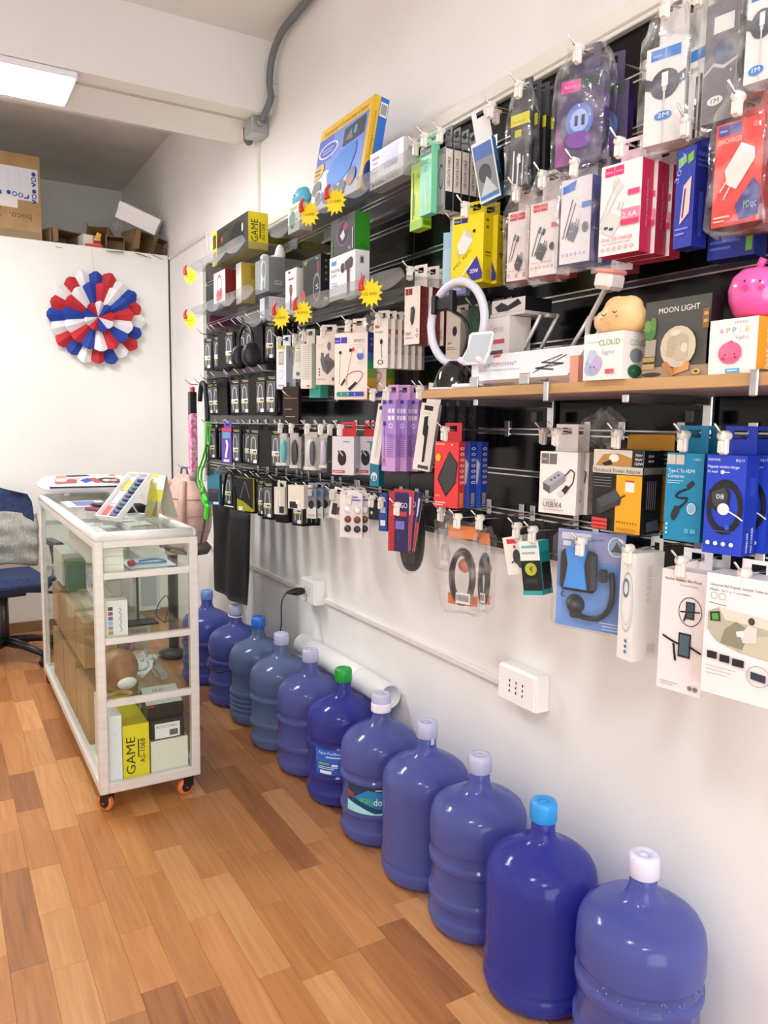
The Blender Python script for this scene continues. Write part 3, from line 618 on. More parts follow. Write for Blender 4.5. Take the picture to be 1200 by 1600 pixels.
# second row
carton('mask', 'mask_pack', 'pack', 'light blue and lilac soft pack behind the yellow charger box', ('#a9d3ee', '#8fbfe6'), [('p', [(0, .3), (1, .1), (1, .75), (0, .9)], '#b9def4'), ('r', 0, .82, 1, 1, '#8f8ad6'), ('r', .2, .9, .8, .95, '#b9b4ea')], hang=RAILS[2], what='the light blue soft pack', clip=False)
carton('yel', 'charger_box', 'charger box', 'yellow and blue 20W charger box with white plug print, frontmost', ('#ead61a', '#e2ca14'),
       [('r', .06, .03, .28, .11, '#2a2a80'), ('r', .30, .03, .5, .11, '#2a2a80'), ('t', 'hoco.', .09, .085, .025, '#ffffff', .16), ('p', [(.18, .42), (.42, .2), (.62, .28), (.68, .38), (.42, .56), (.24, .55)], '#e4e2de'), ('p', [(.42, .2), (.62, .28), (.66, .36), (.44, .3)], '#c9c7c2'), ('l', [(.24, .5), (.14, .58)], .03, '#bdbbb4'), ('l', [(.3, .55), (.2, .64)], .03, '#bdbbb4'), ('e', .72, .25, .05, .025, '#33340a'), ('t', 'PD QC', .12, .78, .04, '#5a6a10', .4, 40), ('l', [(.2, .98), (.7, .68)], .035, '#f2efe6'), ('p', [(.5, .83), (.82, .62), (1, .86), (1, .95), (.7, .97)], '#3a2f8e'), ('t', '20W', .62, .86, .06, '#ffffff', .26), ('t', 'C80A', .4, .975, .025, '#4a4a10', .16)],
       right=[('e', .4, .1, .16, .02, '#7a6c08'), ('e', .4, .2, .16, .02, '#7a6c08'), ('r', .2, .55, .8, .57, '#7a6c08'), ('r', .2, .6, .8, .61, '#7a6c08'), ('r', .3, .8, .7, .95, '#cdb810')], hang=RAILS[2], what='the yellow 20W charger boxes', copies=1, back_label='yellow and blue charger box behind the frontmost yellow one', tabcol='#e2ca14')
RED = '#d6404a'
carton('wr1', 'charger_box', 'charger box', 'bagged white charger box with red header and dark plug next to the yellow boxes', ('#f0e6e0', '#b93a4c'), brand(RED, .1, .03, .1, .7) + cable_art(x=.1) + plug_art(x=.55, y=.7, k=.9) + [('t', 'SMART CHARGER', .1, .87, .022, '#c96a70', .8)] + icons(.93, '#c04a54', 3, .06), hang=RAILS[2], what='the first bagged white and red charger box', bag=1, copies=1, back_label='white and red charger box behind the one next to the yellow boxes')
carton('wr2', 'charger_box', 'charger box', 'bagged white charger box with red header and grey plug, second from the yellow boxes', ('#f1e9e4', '#b9304a'), brand(RED, .1, .02, .1, .5) + cable_art('#4a4d54', x=.1) + plug_art('#565b60', x=.42, y=.62, k=.9) + [('e', .82, .62, .09, .055, '#55584f'), ('r', .78, .3, 1, .36, '#d6404a'), ('t', 'SMART CHARGER', .12, .83, .022, '#c96a70', .7)] + icons(.89, '#b04048', 6, .035), hang=RAILS[2], what='the second bagged white and red charger box', bag=1, copies=1, back_label='white and red charger box behind the second one from the yellow boxes')
carton('wb', 'charger_box', 'charger box', 'bagged white charger box with blue side and grey plug print', ('#ece9ec', '#5b79c4'), [('p', [(.05, .08), (.5, .03), (.45, .14), (.05, .17)], '#3a7ad6'), ('r', .7, .3, 1, .37, '#4f86d6'), ('l', [(.1, .7), (.4, .25)], .03, '#54575e'), ('l', [(.2, .7), (.5, .3)], .03, '#54575e')] + plug_art('#7f848c', x=.42, y=.58, k=.9, hi='#a9adb4') + [('e', .84, .6, .1, .06, '#7f847a')] + icons(.9, '#6a86c8', 6, .035), right=[('r', .1, .1, .9, .3, '#4a67b4'), ('r', .2, .6, .8, .62, '#b9c6ea')], hang=RAILS[2], what='the white charger box with blue side', bag=1, copies=1, back_label='white and blue charger box behind the bagged one')
carton('dual', 'charger_box', 'charger box', 'white dual charger box with crimson sides marked 2.4A, frontmost', ('#f1ebe6', '#d42a52'),
       brand('#dc3c74', .1, .03, .1, .46) + [('l', [(.02, .62), (.35, .25), (.42, .2)], .03, '#c9c5c2'), ('l', [(.04, .68), (.45, .32), (.52, .27)], .03, '#c9c5c2'), ('p', [(.3, .22), (.4, .14), (.48, .18), (.38, .26)], '#d6d3cf'), ('p', [(.4, .3), (.5, .22), (.58, .26), (.48, .34)], '#d6d3cf'), ('p', [(.06, .66), (.3, .48), (.56, .55), (.58, .62), (.34, .8), (.08, .74)], '#d9d6cf'), ('p', [(.3, .48), (.56, .55), (.56, .6), (.3, .54)], '#efece6'), ('l', [(.46, .52), (.52, .43)], .02, '#a9a6a0'), ('l', [(.53, .54), (.6, .45)], .02, '#a9a6a0'), ('r', .14, .68, .24, .71, '#3a4a86'), ('r', .27, .7, .37, .73, '#3a4a86'),
                                      ('r', .7, .32, .98, .38, '#e04a7a'), ('r', .56, .52, 1, .64, '#e58aa6'), ('t', '2.4A', .58, .62, .06, '#f6efea', .36), ('r', .56, .64, 1, .70, '#dc3c6c'), ('t', 'DUAL USB CHARGER', .1, .85, .04, '#c94a60', .76), ('t', '2.4A CHARGER WITH CABLE', .12, .89, .018, '#7a5a5a', .7)] + icons(.94, '#d04a58', 6, .04),
       right=[('t', 'Making charging more free', .55, .72, .03, '#f3b9c6', .5, 90)], hang=RAILS[2], what='the white and crimson dual charger boxes', copies=2, back_label='white and crimson dual charger box behind the frontmost', group='dual charger boxes on one hook', tabcol='#f3d9e4')
carton('navy', 'phone_box', 'phone accessory box', 'dark blue box marked 30W with a pink phone picture', ('#2a3aa6', '#1d2c94'),
       [('p', [(.1, .1), (.5, .06), (.55, .14), (.12, .2)], '#7fbf3f'), ('p', [(.6, .08), (.9, .05), (.9, .14), (.62, .17)], '#7fbf3f'), ('t', '30W', .12, .34, .05, '#9fb2f0', .3, 70), ('p', [(.45, .38), (.85, .3), (.8, .66), (.32, .76)], '#f0c9c4'), ('p', [(.5, .42), (.6, .4), (.5, .7), (.42, .7)], '#3a3f86'), ('r', .1, .8, .8, .82, '#7f8ee0'), ('r', .1, .85, .6, .87, '#7f8ee0')],
       right=[('r', .1, .06, .9, .1, '#4a5cc4'), ('r', .1, .13, .8, .15, '#4a5cc4'), ('r', .1, .18, .9, .2, '#4a5cc4'), ('r', .3, .45, .6, .9, '#3a4cb4')], hang=RAILS[2], what='the dark blue 30W box')
carton('red30', 'charger_box', 'charger box', 'bagged red 30W charger box with large white plug print', ('#e2453e', '#a8343a'),
       [('r', .06, .02, .3, .12, '#3b3f9a'), ('r', .32, .02, .54, .12, '#3b3f9a'), ('t', 'hoco.', .1, .085, .03, '#ffffff', .15), ('t', '30WCHARGER', .06, .2, .05, '#f6d6cc', .5), ('e', .84, .08, .06, .03, '#ee7a70'), ('p', [(.24, .46), (.56, .22), (.84, .3), (.86, .4), (.5, .66), (.3, .6)], '#efe6de'), ('p', [(.56, .22), (.84, .3), (.84, .36), (.56, .3)], '#ffffff'), ('l', [(.3, .56), (.16, .66)], .03, '#e6dcd2'), ('l', [(.38, .62), (.24, .74)], .03, '#e6dcd2'), ('p', [(.5, .82), (.86, .58), (1, .68), (1, .94), (.62, .97)], '#3b3f8e'), ('t', 'PD', .68, .86, .07, '#8fd05a', .13), ('t', 'QC', .83, .86, .05, '#cfd4f0', .12), ('r', .06, .9, .4, .92, '#f2c9bc'), ('r', .06, .94, .3, .955, '#f2c9bc')],
       hang=RAILS[2], what='the bagged red 30W charger box', bag=1, copies=1, dx=.06, back_label='red charger box behind the bagged red 30W one')
carton('navylow', 'charger_box', 'charger box', 'dark blue box half hidden below the red 30W charger box', ('#27348c', '#1d2870'), [('r', .05, .6, .7, .66, '#5b69c4'), ('r', .05, .74, .5, .8, '#5b69c4'), ('r', .82, .5, .96, .9, '#6fae4a')], hang=RAILS[3], what='the half hidden dark blue box', tab=False, clip=False)
carton('redlow', 'charger_box', 'charger box', 'white and red box half hidden below the dual charger boxes', ('#ece4e2', '#b4344a'), icons(.85, '#6a7ab8', 6, .035) + [('t', 'SMART CHARGER', .1, .7, .06, '#7a86b8', .8)], hang=RAILS[3], what='the half hidden white and red box', tab=False, clip=False)
hook(1.72, RAILS[0], 1.30, '', label='empty steel peg hook with white tag clip near the top of the panel')

# ------------------------------------------------------------------ right part, rows below the wooden shelf
carton('hub', 'hub_box', 'accessory box', 'white USB hub box with grey hub picture and clear film behind', ('#efe7df', '#e2d8ce'),
       [('r', .04, .03, .24, .2, '#6f6a64'), ('r', .26, .03, .46, .2, '#6f6a64'), ('t', 'hoco.', .07, .13, .03, '#ffffff', .14), ('p', [(.1, .5), (.52, .3), (.7, .36), (.72, .46), (.3, .68), (.12, .62)], '#8f9097'), ('p', [(.1, .5), (.3, .56), (.3, .68), (.12, .62)], '#5a5b62'), ('p', [(.1, .5), (.52, .3), (.7, .36), (.3, .56)], '#a9aab2'), ('r', .3, .44, .36, .47, '#55565e'), ('r', .4, .4, .46, .43, '#55565e'), ('r', .5, .36, .56, .39, '#55565e'), ('l', [(.7, .38), (.85, .27), (.95, .32), (.92, .48), (.8, .58)], .03, '#2d2d30'), ('p', [(.62, .62), (.74, .52), (.84, .56), (.72, .68)], '#26262a'), ('p', [(.52, .68), (.62, .61), (.7, .66), (.6, .73)], '#cfcfd2'), ('t', '4 Ports HUB', .14, .8, .04, '#8f8a86', .34), ('t', 'USBX4', .14, .9, .09, '#4a4646', .5), ('r', .14, .93, .7, .945, '#b9b2aa')],
       right=icons(.7, '#b0a8a0', 2, .2, .5, .5), hang=RAILS[7], what='the white USB hub box', copies=1, back_label='box behind the white USB hub box on the same hook')
carton('nb', 'adapter_box', 'adapter box', 'black and yellow notebook power adapter box', ('#141416', '#141416'),
       [('r', .0, 0, 1, .2, '#d9d0c2'), ('p', [(.04, .2), (.2, .06), (.5, .04), (.8, .1), (.9, .2)], '#b8863e'), ('e', .42, .1, .1, .05, '#efe6d8'), ('p', [(.18, .17), (.36, .12), (.4, .18), (.24, .2)], '#1a1a1c'), ('r', .78, 0, 1, .2, '#1a1a1c'), ('t', '70W', .84, .07, .03, '#ffffff', .14), ('t', '90W', .84, .12, .03, '#ffffff', .14), ('t', '120W', .84, .17, .03, '#ffffff', .16), ('r', 0, .2, 1, .29, '#cfc8ba'), ('t', 'Notebook Power Adapter', .03, .275, .05, '#151515', .94), ('r', .5, .3, 1, 1, '#e8a81c'), ('r', .68, .36, .86, .5, '#efe8dc'), ('r', .68, .36, .86, .38, '#c23a3a')] +
       [('r', .04, .34+.035*i, .40, .35+.035*i, '#77787c') for i in range(4)] + [('p', [(.12, .62), (.5, .48), (.62, .58), (.6, .66), (.2, .8), (.12, .76)], '#33353a'), ('p', [(.12, .62), (.5, .48), (.62, .58), (.22, .72)], '#474a50'), ('l', [(.6, .58), (.7, .54)], .02, '#202022'), ('r', .04, .85, .36, .89, '#d6403a'), ('r', .04, .9, .36, .94, '#d6403a'), ('r', .04, .95, .36, .985, '#d6403a')] + [('l', [(.56+.055*i, .86), (.56+.055*i, .885)], .015, '#3a2a08') for i in range(8)] + [('r', .56, .94, .95, .97, '#c98a14')],
       right=[('t', '70W', .2, .08, .03, '#ffffff', .3), ('t', '90W', .2, .14, .03, '#ffffff', .3), ('r', 0, .2, 1, .28, '#77746c')] + [('r', .2+.1*i, .36, .23+.1*i, .7, '#8a8b90') for i in range(5)] + [('p', [(.2, .86), (.8, .82), (.9, .96), (.25, .97)], '#4a5560')],
       hang=RAILS[7], what='the black and yellow adapter box', tab=False, copies=1, dx=.085, back_label='black notebook power adapter box behind the frontmost one')
t = thing('hang_card', 'yellow header card above the notebook adapter box', 'header card', (1.372, 1.19, 1.36), (0, 0, R(-90)))
mb = MB(); mb.box((0, 0, .03), (.13, .0015, .05), P('#e0a018')); mb.build('card', t)
carton('hdmi', 'adapter_box', 'adapter box', 'teal Type-C to HDMI converter box', ('#1489b4', '#0f7098'),
       [('r', .02, .02, .24, .13, '#cfc6b8'), ('r', .26, .02, .48, .13, '#cfc6b8'), ('t', 'HB21', .74, .08, .025, '#e6f4fa', .18), ('t', 'Type-C To HDMI', .06, .22, .04, '#f2fafc', .72), ('t', 'Converter', .06, .28, .04, '#f2fafc', .46), ('r', .06, .31, .5, .32, '#9fd0e4'), ('r', .06, .335, .4, .345, '#9fd0e4'), ('p', [(.58, .36), (.74, .3), (.8, .34), (.64, .41)], '#26262a'), ('l', [(.62, .4), (.4, .44), (.3, .49), (.42, .51), (.62, .5), (.6, .54), (.42, .62)], .055, '#141416'), ('p', [(.2, .7), (.3, .6), (.44, .6), (.42, .68), (.3, .77), (.22, .76)], '#2a2a2e'), ('e', .75, .62, .12, .065, '#8fc0d4'), ('o', .75, .62, .12, .065, .15, '#dceef4')] + [('r', .08, .8, .13, .83, '#bfe0ec'), ('r', .08, .85, .13, .88, '#bfe0ec'), ('r', .08, .9, .13, .93, '#bfe0ec'), ('r', .6, .85, .72, .9, '#4fb0d0'), ('r', .75, .85, .9, .9, '#4fb0d0')],
       hang=RAILS[7], what='the teal converter box', copies=1, back_label='teal converter box behind the frontmost one')
carton('watch', 'charger_box', 'charger box', 'royal blue magnetic watch charger box, frontmost', ('#1f3fc0', '#1c38b4'),
       [('t', 'BOROFONE', .04, .06, .025, '#e6ecfa', .3), ('t', 'BQ13', .74, .06, .025, '#e6ecfa', .2), ('t', 'Magnetic wireless charger', .04, .13, .028, '#eef2fc', .8), ('t', 'for watch', .04, .18, .028, '#eef2fc', .26), ('e', .42, .17, .05, .02, '#ffffff'), ('l', [(.46, .17), (.6, .17)], .015, '#ffffff'), ('o', .52, .52, .46, .28, .26, '#17181c'), ('p', [(.1, .36), (.5, .28), (.66, .38), (.62, .5), (.3, .56), (.1, .5)], '#1a1b1f'), ('p', [(.18, .38), (.5, .32), (.6, .40), (.56, .48), (.3, .52), (.2, .48)], '#3c3e44'), ('t', '08', .3, .44, .05, '#d9dce2', .2), ('e', .5, .54, .15, .06, '#e6e6e8'), ('l', [(.6, .55), (.85, .6), (1, .64)], .035, '#f2f2f4'), ('e', .62, .72, .06, .03, '#2f55d8'), ('r', .1, .76, .8, .765, '#4a66d4')] + [('e', .16+.2*i, .89, .055, .022, '#e6ebfa') for i in range(4)],
       right=[('r', .3, .22, .8, .4, '#2b4ac8'), ('t', 'WIRELESS', .4, .97, .04, '#ffffff', .2, 90), ('t', 'FAST CHARGER', .75, .97, .04, '#ffffff', .25, 90)], hang=RAILS[7], what='the royal blue watch charger boxes', copies=2, dx=.068, back_label='royal blue watch charger box behind the frontmost', group='watch charger boxes on one hook')
hook(1.49, RAILS[7], 1.30, '', label='empty steel peg hook with white tag clip left of the USB hub box')
# lowest row on the right
carton('carw', 'holder_box', 'holder box', 'slanted white phone holder box with red mark on the lowest row', ('#e9e4dc', '#d6d0c6'), [('p', [(.2, .05), (.6, .08), (.7, .2), (.2, .18)], '#c9353a'), ('r', .5, .24, .62, .32, '#c9353a'), ('e', .6, .55, .2, .2, '#3a3a3c'), ('e', .75, .72, .18, .14, '#4a4a4c'), ('l', [(.5, .62), (.3, .7)], .06, '#2c2c2e')], hang=RAILS[9], what='the slanted white holder box', roll=-14, tab=False)
carton('teal', 'holder_box', 'holder box', 'white, teal and black phone holder box left of the blue blister pack', ('#15171a', '#12898c', '#e6ebe6'), [('r', 0, 0, 1, .36, '#e6ebe6'), ('r', .1, .08, .9, .13, '#7fb9b4'), ('r', .1, .2, .8, .24, '#9fb4b0'), ('e', .5, .52, .3, .12, '#a9c23a'), ('p', [(.42, .5), (.6, .45), (.55, .6)], '#b03a2a'), ('r', .2, .7, .8, .78, '#2f3a30'), ('r', 0, .92, 1, 1, '#2aa0a0')], right=[('r', 0, 0, 1, .2, '#1aa0a2'), ('r', .1, .4, .9, .9, '#0e1214')], hang=RAILS[9], what='the white and teal holder box', roll=-9)
# ------------------------------------------------------------------ blue blister pack with a gooseneck phone holder
def at_place(key, name, cat, label, roll=0, pitch=0, group=None):
    x, y, z, w, h, yaw, d = PLACE[key]
    return thing(name, label, cat, (x, y, z), (R(pitch), R(roll), R(yaw-90)), group), w, h, d
t, w, h, d = at_place('blister', 'blister_pack', 'blister pack', 'blue blister pack with a black and blue gooseneck phone holder')
mb = MB(); mb.box((0, d-.001, h/2), (w, .002, h), P('#5f93dd')); mb.build('backing_card', t)
mb = MB(); f = Face(mb, (-w/2, d-.002, h), (w, 0, 0), (0, 0, -h), (0, -1, 0))
f.draw([('r', 0, 0, 1, .30, '#8f96c4'), ('r', .06, .03, .5, .1, '#dfe0ea'), ('t', 'Car Mount', .3, .09, .03, '#3a3f60', .4), ('r', .08, .12, .2, .17, '#e8eaf2'), ('r', .08, .2, .18, .25, '#e8eaf2'), ('r', .08, .28, .16, .33, '#e8eaf2'), ('e', .88, .13, .13, .10, '#e6eaf0'), ('e', .88, .13, .115, .088, '#7fa6c4'), ('p', [(.8, .18), (.88, .08), (.96, .18)], '#55483a'), ('e', .1, .55, .045, .035, '#e8d42a'), ('r', .07, .54, .13, .57, '#2a2a2a'), ('l', [(.12, .64), (.08, .68), (.14, .7)], .015, '#1a2a50'), ('r', .68, .9, .96, .91, '#cfe0fa'), ('r', .72, .93, .96, .94, '#cfe0fa'), ('r', .72, .96, .96, .97, '#cfe0fa')])
mb.build('printed_card', t)
mb = MB(); k = P('#141416', .35)
mb.box((-.02*w/.16, d-.018, h*.60), (w*.54, .022, h*.42), k, .008); mb.box((-w*.26, d-.016, h*.60), (.014, .012, .026), k, .003); mb.box((w*.24, d-.016, h*.58), (.016, .012, .03), k, .003)
mb.build('phone_cradle', t)
mb = MB(); q = P('#3a8fe0', .35)
ol = [(-.028, -.045), (.028, -.045), (.022, -.015), (.019, .01), (.026, .042), (.02, .05), (-.02, .05), (-.026, .042), (-.019, .01), (-.022, -.015)]
mb.prism([(x-.02*w/.16, z+h*.63) for x, z in ol], .006, q, xf=Matrix.Translation((0, d-.034, 0))); mb.build('cradle_pad', t)
mb = MB(); mb.tube(crom([(w*.34, d-.012, h*.62), (w*.37, d-.013, h*.45), (w*.34, d-.014, h*.27), (w*.2, d-.014, h*.15), (0, d-.014, h*.13), (-w*.14, d-.014, h*.15)], 30), .0062, k, 8); mb.build('gooseneck', t)
mb = MB(); mb.lathe([(.024, 0), (.02, .006), (.012, .018), (.006, .022)], P('#2a2b30', .3), 16, xf=Matrix.Translation((-w*.2, d-.002, h*.24)) @ Matrix.Rotation(R(90), 4, 'X')); mb.box((-w*.16, d-.012, h*.15), (.026, .016, .018), k, .004); mb.build('suction_cup', t)
mb = MB(); mb.box((0, d-.024, h*.5), (w*.97, .042, h*.97), BLIS, .012); mb.build('clear_shell', t)
hook(PLACE['blister'][1], RAILS[9], 1.205, 'the blue phone holder blister pack')
carton('mousew', 'charger_box', 'charger box', 'white wireless charger box with a narrow front and round icons on its side', ('#ece8e4', '#f1eee9'),
       [('r', .1, .02, .55, .08, '#3f7fc0'), ('o', .55, .46, .42, .28, .06, '#a9bcd0'), ('o', .55, .46, .30, .22, .08, '#c9d4de'), ('o', .45, .33, .2, .09, .3, '#5a7590')] + [('e', .6, .82+.05*i, .09, .016, '#4a7ab8') for i in range(3)],
       right=[('o', .5, .14+.06*i, .07, .02, .25, '#c4c4c6') for i in range(6)] + [('r', .55, .86, .8, .93, '#d6d3cf')], hang=RAILS[9], what='the white wireless charger box')
BIKE = [('t', 'Weather Resistant Bike Mount', .06, .085, .022, '#3a3a3c', .84), ('t', 'for all smart phones', .42, .12, .014, '#77777a', .4), ('o', .68, .32, .26, .12, .06, '#3a3a3c'), ('r', .58, .24, .78, .38, '#1a1b1e'), ('r', .61, .25, .75, .37, '#3f5660'), ('l', [(.46, .33), (.9, .31)], .03, '#1a1b1e'), ('l', [(.56, .4), (.6, .34)], .04, '#1a1b1e'), ('r', .46, .5, .74, .70, '#17181b'), ('r', .49, .515, .71, .685, '#4a6672'), ('l', [(.1, .55), (.3, .58), (.5, .6)], .045, '#141517'), ('l', [(.7, .6), (.98, .64)], .045, '#141517'), ('l', [(.36, .6), (.42, .74)], .05, '#141517'), ('r', .1, .93, .5, .935, '#9a9a9c'), ('r', .1, .95, .4, .955, '#9a9a9c'), ('e', .78, .94, .05, .02, '#77777a'), ('e', .9, .94, .05, .02, '#77777a')]
carton('bike', 'mount_box', 'mount box', 'large white bike mount box with black handlebar pictures', ('#ece4e4', '#dcd4d2'), BIKE, hang=RAILS[9], what='the white bike mount box', copies=1, back_label='white bike mount box behind the frontmost one')
TABF = [('t', 'Universal 360 Degree Rotation Tablet Suction', .06, .10, .02, '#3a3a3c', .88), ('t', 'Mount', .06, .14, .02, '#3a3a3c', .12), ('t', 'Fits 7 to 11 inch tablets', .22, .14, .016, '#55555a', .4), ('o', .12, .18, .05, .03, .2, '#b9b4b2'), ('o', .24, .18, .05, .03, .2, '#b9b4b2'), ('l', [(.05, .24), (.3, .25)], .01, '#6f9a4a'),
        ('p', [(.05, .32), (.2, .27), (.97, .31), (.97, .62), (.5, .6), (.2, .55), (.06, .46)], '#b8b2a0'), ('p', [(.2, .27), (.97, .31), (.97, .38), (.3, .36)], '#dad4c4'), ('p', [(.25, .56), (.3, .44), (.45, .36), (.6, .40), (.58, .58)], '#8f8872'), ('p', [(.55, .6), (.62, .46), (.95, .42), (.97, .62)], '#c8c0aa'), ('e', .66, .335, .045, .03, '#4a4038'), ('p', [(.52, .46), (.62, .37), (.74, .38), (.74, .5), (.56, .52)], '#d8d4cc'), ('p', [(.46, .44), (.56, .42), (.58, .47), (.48, .48)], '#eceae6'), ('p', [(.08, .32), (.22, .30), (.24, .38), (.1, .39)], '#1d2a1c'), ('p', [(.11, .33), (.2, .315), (.215, .37), (.125, .38)], '#4fa03a'),
        ('r', .08, .64, .22, .70, '#1d1d20'), ('r', .26, .65, .40, .71, '#1d1d20'), ('r', .44, .66, .60, .72, '#1d1d20'), ('o', .8, .76, .16, .085, .06, '#8a8a8e'), ('p', [(.7, .73), (.9, .74), (.9, .8), (.7, .79)], '#2a3a46'), ('r', .08, .76, .5, .765, '#a9a5a2'), ('r', .08, .79, .44, .795, '#a9a5a2'), ('r', .08, .82, .4, .825, '#a9a5a2')]
carton('tab', 'mount_box', 'mount box', 'large white tablet suction mount box with car interior picture', ('#efe6e6', '#ddd5d4'), TABF, hang=RAILS[9], what='the white tablet mount box')
# bagged cables
def coil(mb, cx, cy, cz, rx, rz, turns, r, m, seed=1):
    rnd = random.Random(seed); pts = []
    for i in range(turns*22+1):
        a = 2*math.pi*i/22; k = 1+.10*math.sin(a*.37+seed)
        pts.append((cx+rx*k*math.cos(a), cy+.006*math.sin(a*.61), cz+rz*k*math.sin(a)))
    mb.tube(pts, r, m, 6)
for key, lab, wh in (('cabbag', 'clear bag with orange header holding a coiled black cable', 'the bagged black cable'), ('cabbag2', 'second clear bag of coiled black cable behind the front one', 'the second bagged cable')):
    t, w, h, d = at_place(key, 'cable_bag', 'bagged cable', lab)
    mb = MB(); coil(mb, 0, d/2, h*.40, w*.30, h*.33, 4, .0048, P('#0c0c0e', .4), 3); mb.build('coiled_cable', t)
    MB().box((0, d/2, h*.98), (w*.8, .003, h*.16), P('#e07a2a')).build('header_card', t)
    mb = MB(); mb.box((0, d*.8, h*.1), (w*.84, .001, h*.14), P('#d9733a')); mb.box((w*.1, .004, h*.14), (w*.4, .001, h*.14), P('#e9e4de')); mb.build('printed_label', t)
    mb = MB(); f = Face(mb, (-w*.1, .0035, h*.2), (w*.4, 0, 0), (0, 0, -h*.12), (0, -1, 0)); f.draw([('r', .06+.09*i, .1, .10+.09*i, .8, '#2a2a2c') for i in range(10)]); mb.build('barcode', t)
    mb = MB(); mb.lathe([(.0, 0), (.02, .0), (.02, .001), (0, .001)], P('#c9603a'), 18, xf=Matrix.Translation((w*.05, d*.7, h*.55)) @ Matrix.Rotation(R(90), 4, 'X')); mb.build('round_sticker', t)
    bag_mesh(w, h, d, .03, seed=len(lab), ex=.006).build('clear_bag', t)
    hook(PLACE[key][1], RAILS[9], PLACE[key][0]-.04, wh)
t, w, h, d = at_place('smallbag', 'small_bag', 'bagged part', 'small empty looking clear bag left of the bagged cables')
mb = MB(); coil(mb, 0, d/2, h*.3, w*.25, h*.2, 2, .002, P('#c9c9cc', .4), 2); mb.box((0, d/2, h*.06), (w*.6, .008, .012), P('#e9e9ea')); mb.build('thin_cable', t)
bag_mesh(w, h, d, .02, seed=4, ex=.004).build('clear_bag', t)
hook(PLACE['smallbag'][1], RAILS[9], 1.27, 'the small clear bag')
# red and blue power banks
PB = lambda bg, ph: [('t', 'BOROFONE', .06, .05, .025, '#ffffff', .36), ('e', .72, .045, .03, .014, '#ffffff'), ('p', [(.62, .14), (.98, .32), (.9, .62), (.5, .84), (.14, .58), (.2, .5)], ph[0]), ('p', [(.62, .16), (.95, .33), (.88, .6), (.52, .8), (.2, .57)], ph[1]), ('t', '10000', .06, .84, .03, '#f4c9c0', .2), ('r', .06, .92, .5, .935, '#f4d9d0'), ('r', .06, .955, .4, .97, '#f4d9d0')]
SIDE = lambda: [('o', .5, .1+.085*i, .3, .02, .35, '#f6e4dc') for i in range(7)] + [('t', '10000', .72, .97, .09, '#f0d23a', .2, 90)]
carton('red', 'power_bank_box', 'power bank box', 'red power bank box with black device picture', ('#e23a3e', '#c92f36'), PB('', ('#17181a', '#3a3b3e')) + [('e', .16, .24, .11, .06, '#f0b02a')], right=SIDE(), hang=RAILS[7], what='the red and blue power bank boxes')
for i in range(2):
    x0, y0, z0 = PLACE['red'][:3]
    PLACE['blue%d' % i] = (x0+.036*(i+1), y0-.005*(i+1), z0, PLACE['red'][3]*.98, PLACE['red'][4], PLACE['red'][5], .032)
    carton('blue%d' % i, 'power_bank_box', 'power bank box', ('blue power bank box directly behind the red one', 'blue power bank box last behind the red one')[i], ('#2346a0', '#1d3f9c'), PB('', ('#8f8f92', '#b5b4b4')), right=SIDE())
# wands, tripods and stands left of the shelf
carton('thin', 'slim_box', 'stylus box', 'thin white slanted box left of the purple boxes', ('#f0ece6', '#e2ddd6'), [('r', .2, .04, .8, .1, '#3a3a3c'), ('r', .4, .14, .6, .9, '#dcd8d2')], hang=RAILS[6], what='the thin white box', roll=9)
PUR = [('p', [(0, 0), (1, 0), (1, .55), (0, .5)], '#a98ad0'), ('p', [(0, .5), (1, .55), (1, .8), (0, .78)], '#bd9ad4'), ('r', .04, 0, .3, .06, '#3f3a9a'), ('r', .5, 0, .75, .05, '#3f3a9a'), ('r', .44, .12, .66, .18, '#e9dff2'), ('r', .72, .12, .92, .18, '#e9dff2'), ('r', .44, .22, .66, .28, '#f1eaf6'), ('r', .72, .22, .92, .28, '#f1eaf6'), ('o', .66, .36, .14, .035, .3, '#f1eaf6'), ('r', .12, .3, .3, .36, '#3a3560'), ('l', [(.21, .36), (.21, .82)], .03, '#4a4080'), ('l', [(.21, .82), (.1, .93)], .04, '#2a4a6a'), ('l', [(.21, .82), (.34, .93)], .04, '#2a4a6a')] + [('r', .44, .48+.03*i, .92, .49+.03*i, '#8a5fae') for i in range(11)]
carton('purp', 'tripod_box', 'selfie stick box', 'lilac selfie tripod box, frontmost of three', ('#c99ad0', '#b58acc'), PUR, right=[('r', .2, .12, .8, .18, '#eadff2'), ('r', .2, .22, .8, .28, '#eadff2')] + [('r', .15, .5+.03*i, .85, .51+.03*i, '#8a5fae') for i in range(10)], hang=RAILS[6], what='the lilac tripod boxes', copies=2, dx=.034, dy=-.014, back_label='lilac selfie tripod box behind the frontmost', group='lilac tripod boxes on one hook')
carton('selfie', 'selfie_stick_box', 'selfie stick box', 'white slanted box with a tall black selfie stick picture', ('#ece7de', '#d9d3c8'), [('r', .2, .03, .7, .1, '#1d1d1f'), ('t', '1.1 m', .2, .15, .02, '#55524c', .4), ('p', [(.28, .2), (.5, .18), (.52, .3), (.6, .34), (.62, .86), (.48, .88), (.44, .5), (.3, .45)], '#141416'), ('r', .3, .92, .9, .97, '#4a4844')], hang=RAILS[6], what='the white selfie stick box', roll=8)
carton('blkpk', 'black_box', 'accessory box', 'narrow black box nearest the selfie stick box under the shelf', ('#1a1a1c', '#17171a'), icons(.3, '#4a4a4e', 2, .2, .5, .5) + [('o', .5, .25+.25*i, .3, .1, .2, '#3c3c40') for i in range(3)], hang=RAILS[6], what='the black boxes under the shelf', copies=4, dx=.036, dy=-.006, back_label='narrow black box behind the nearest one under the shelf', group='narrow black boxes under the shelf', clip=False)
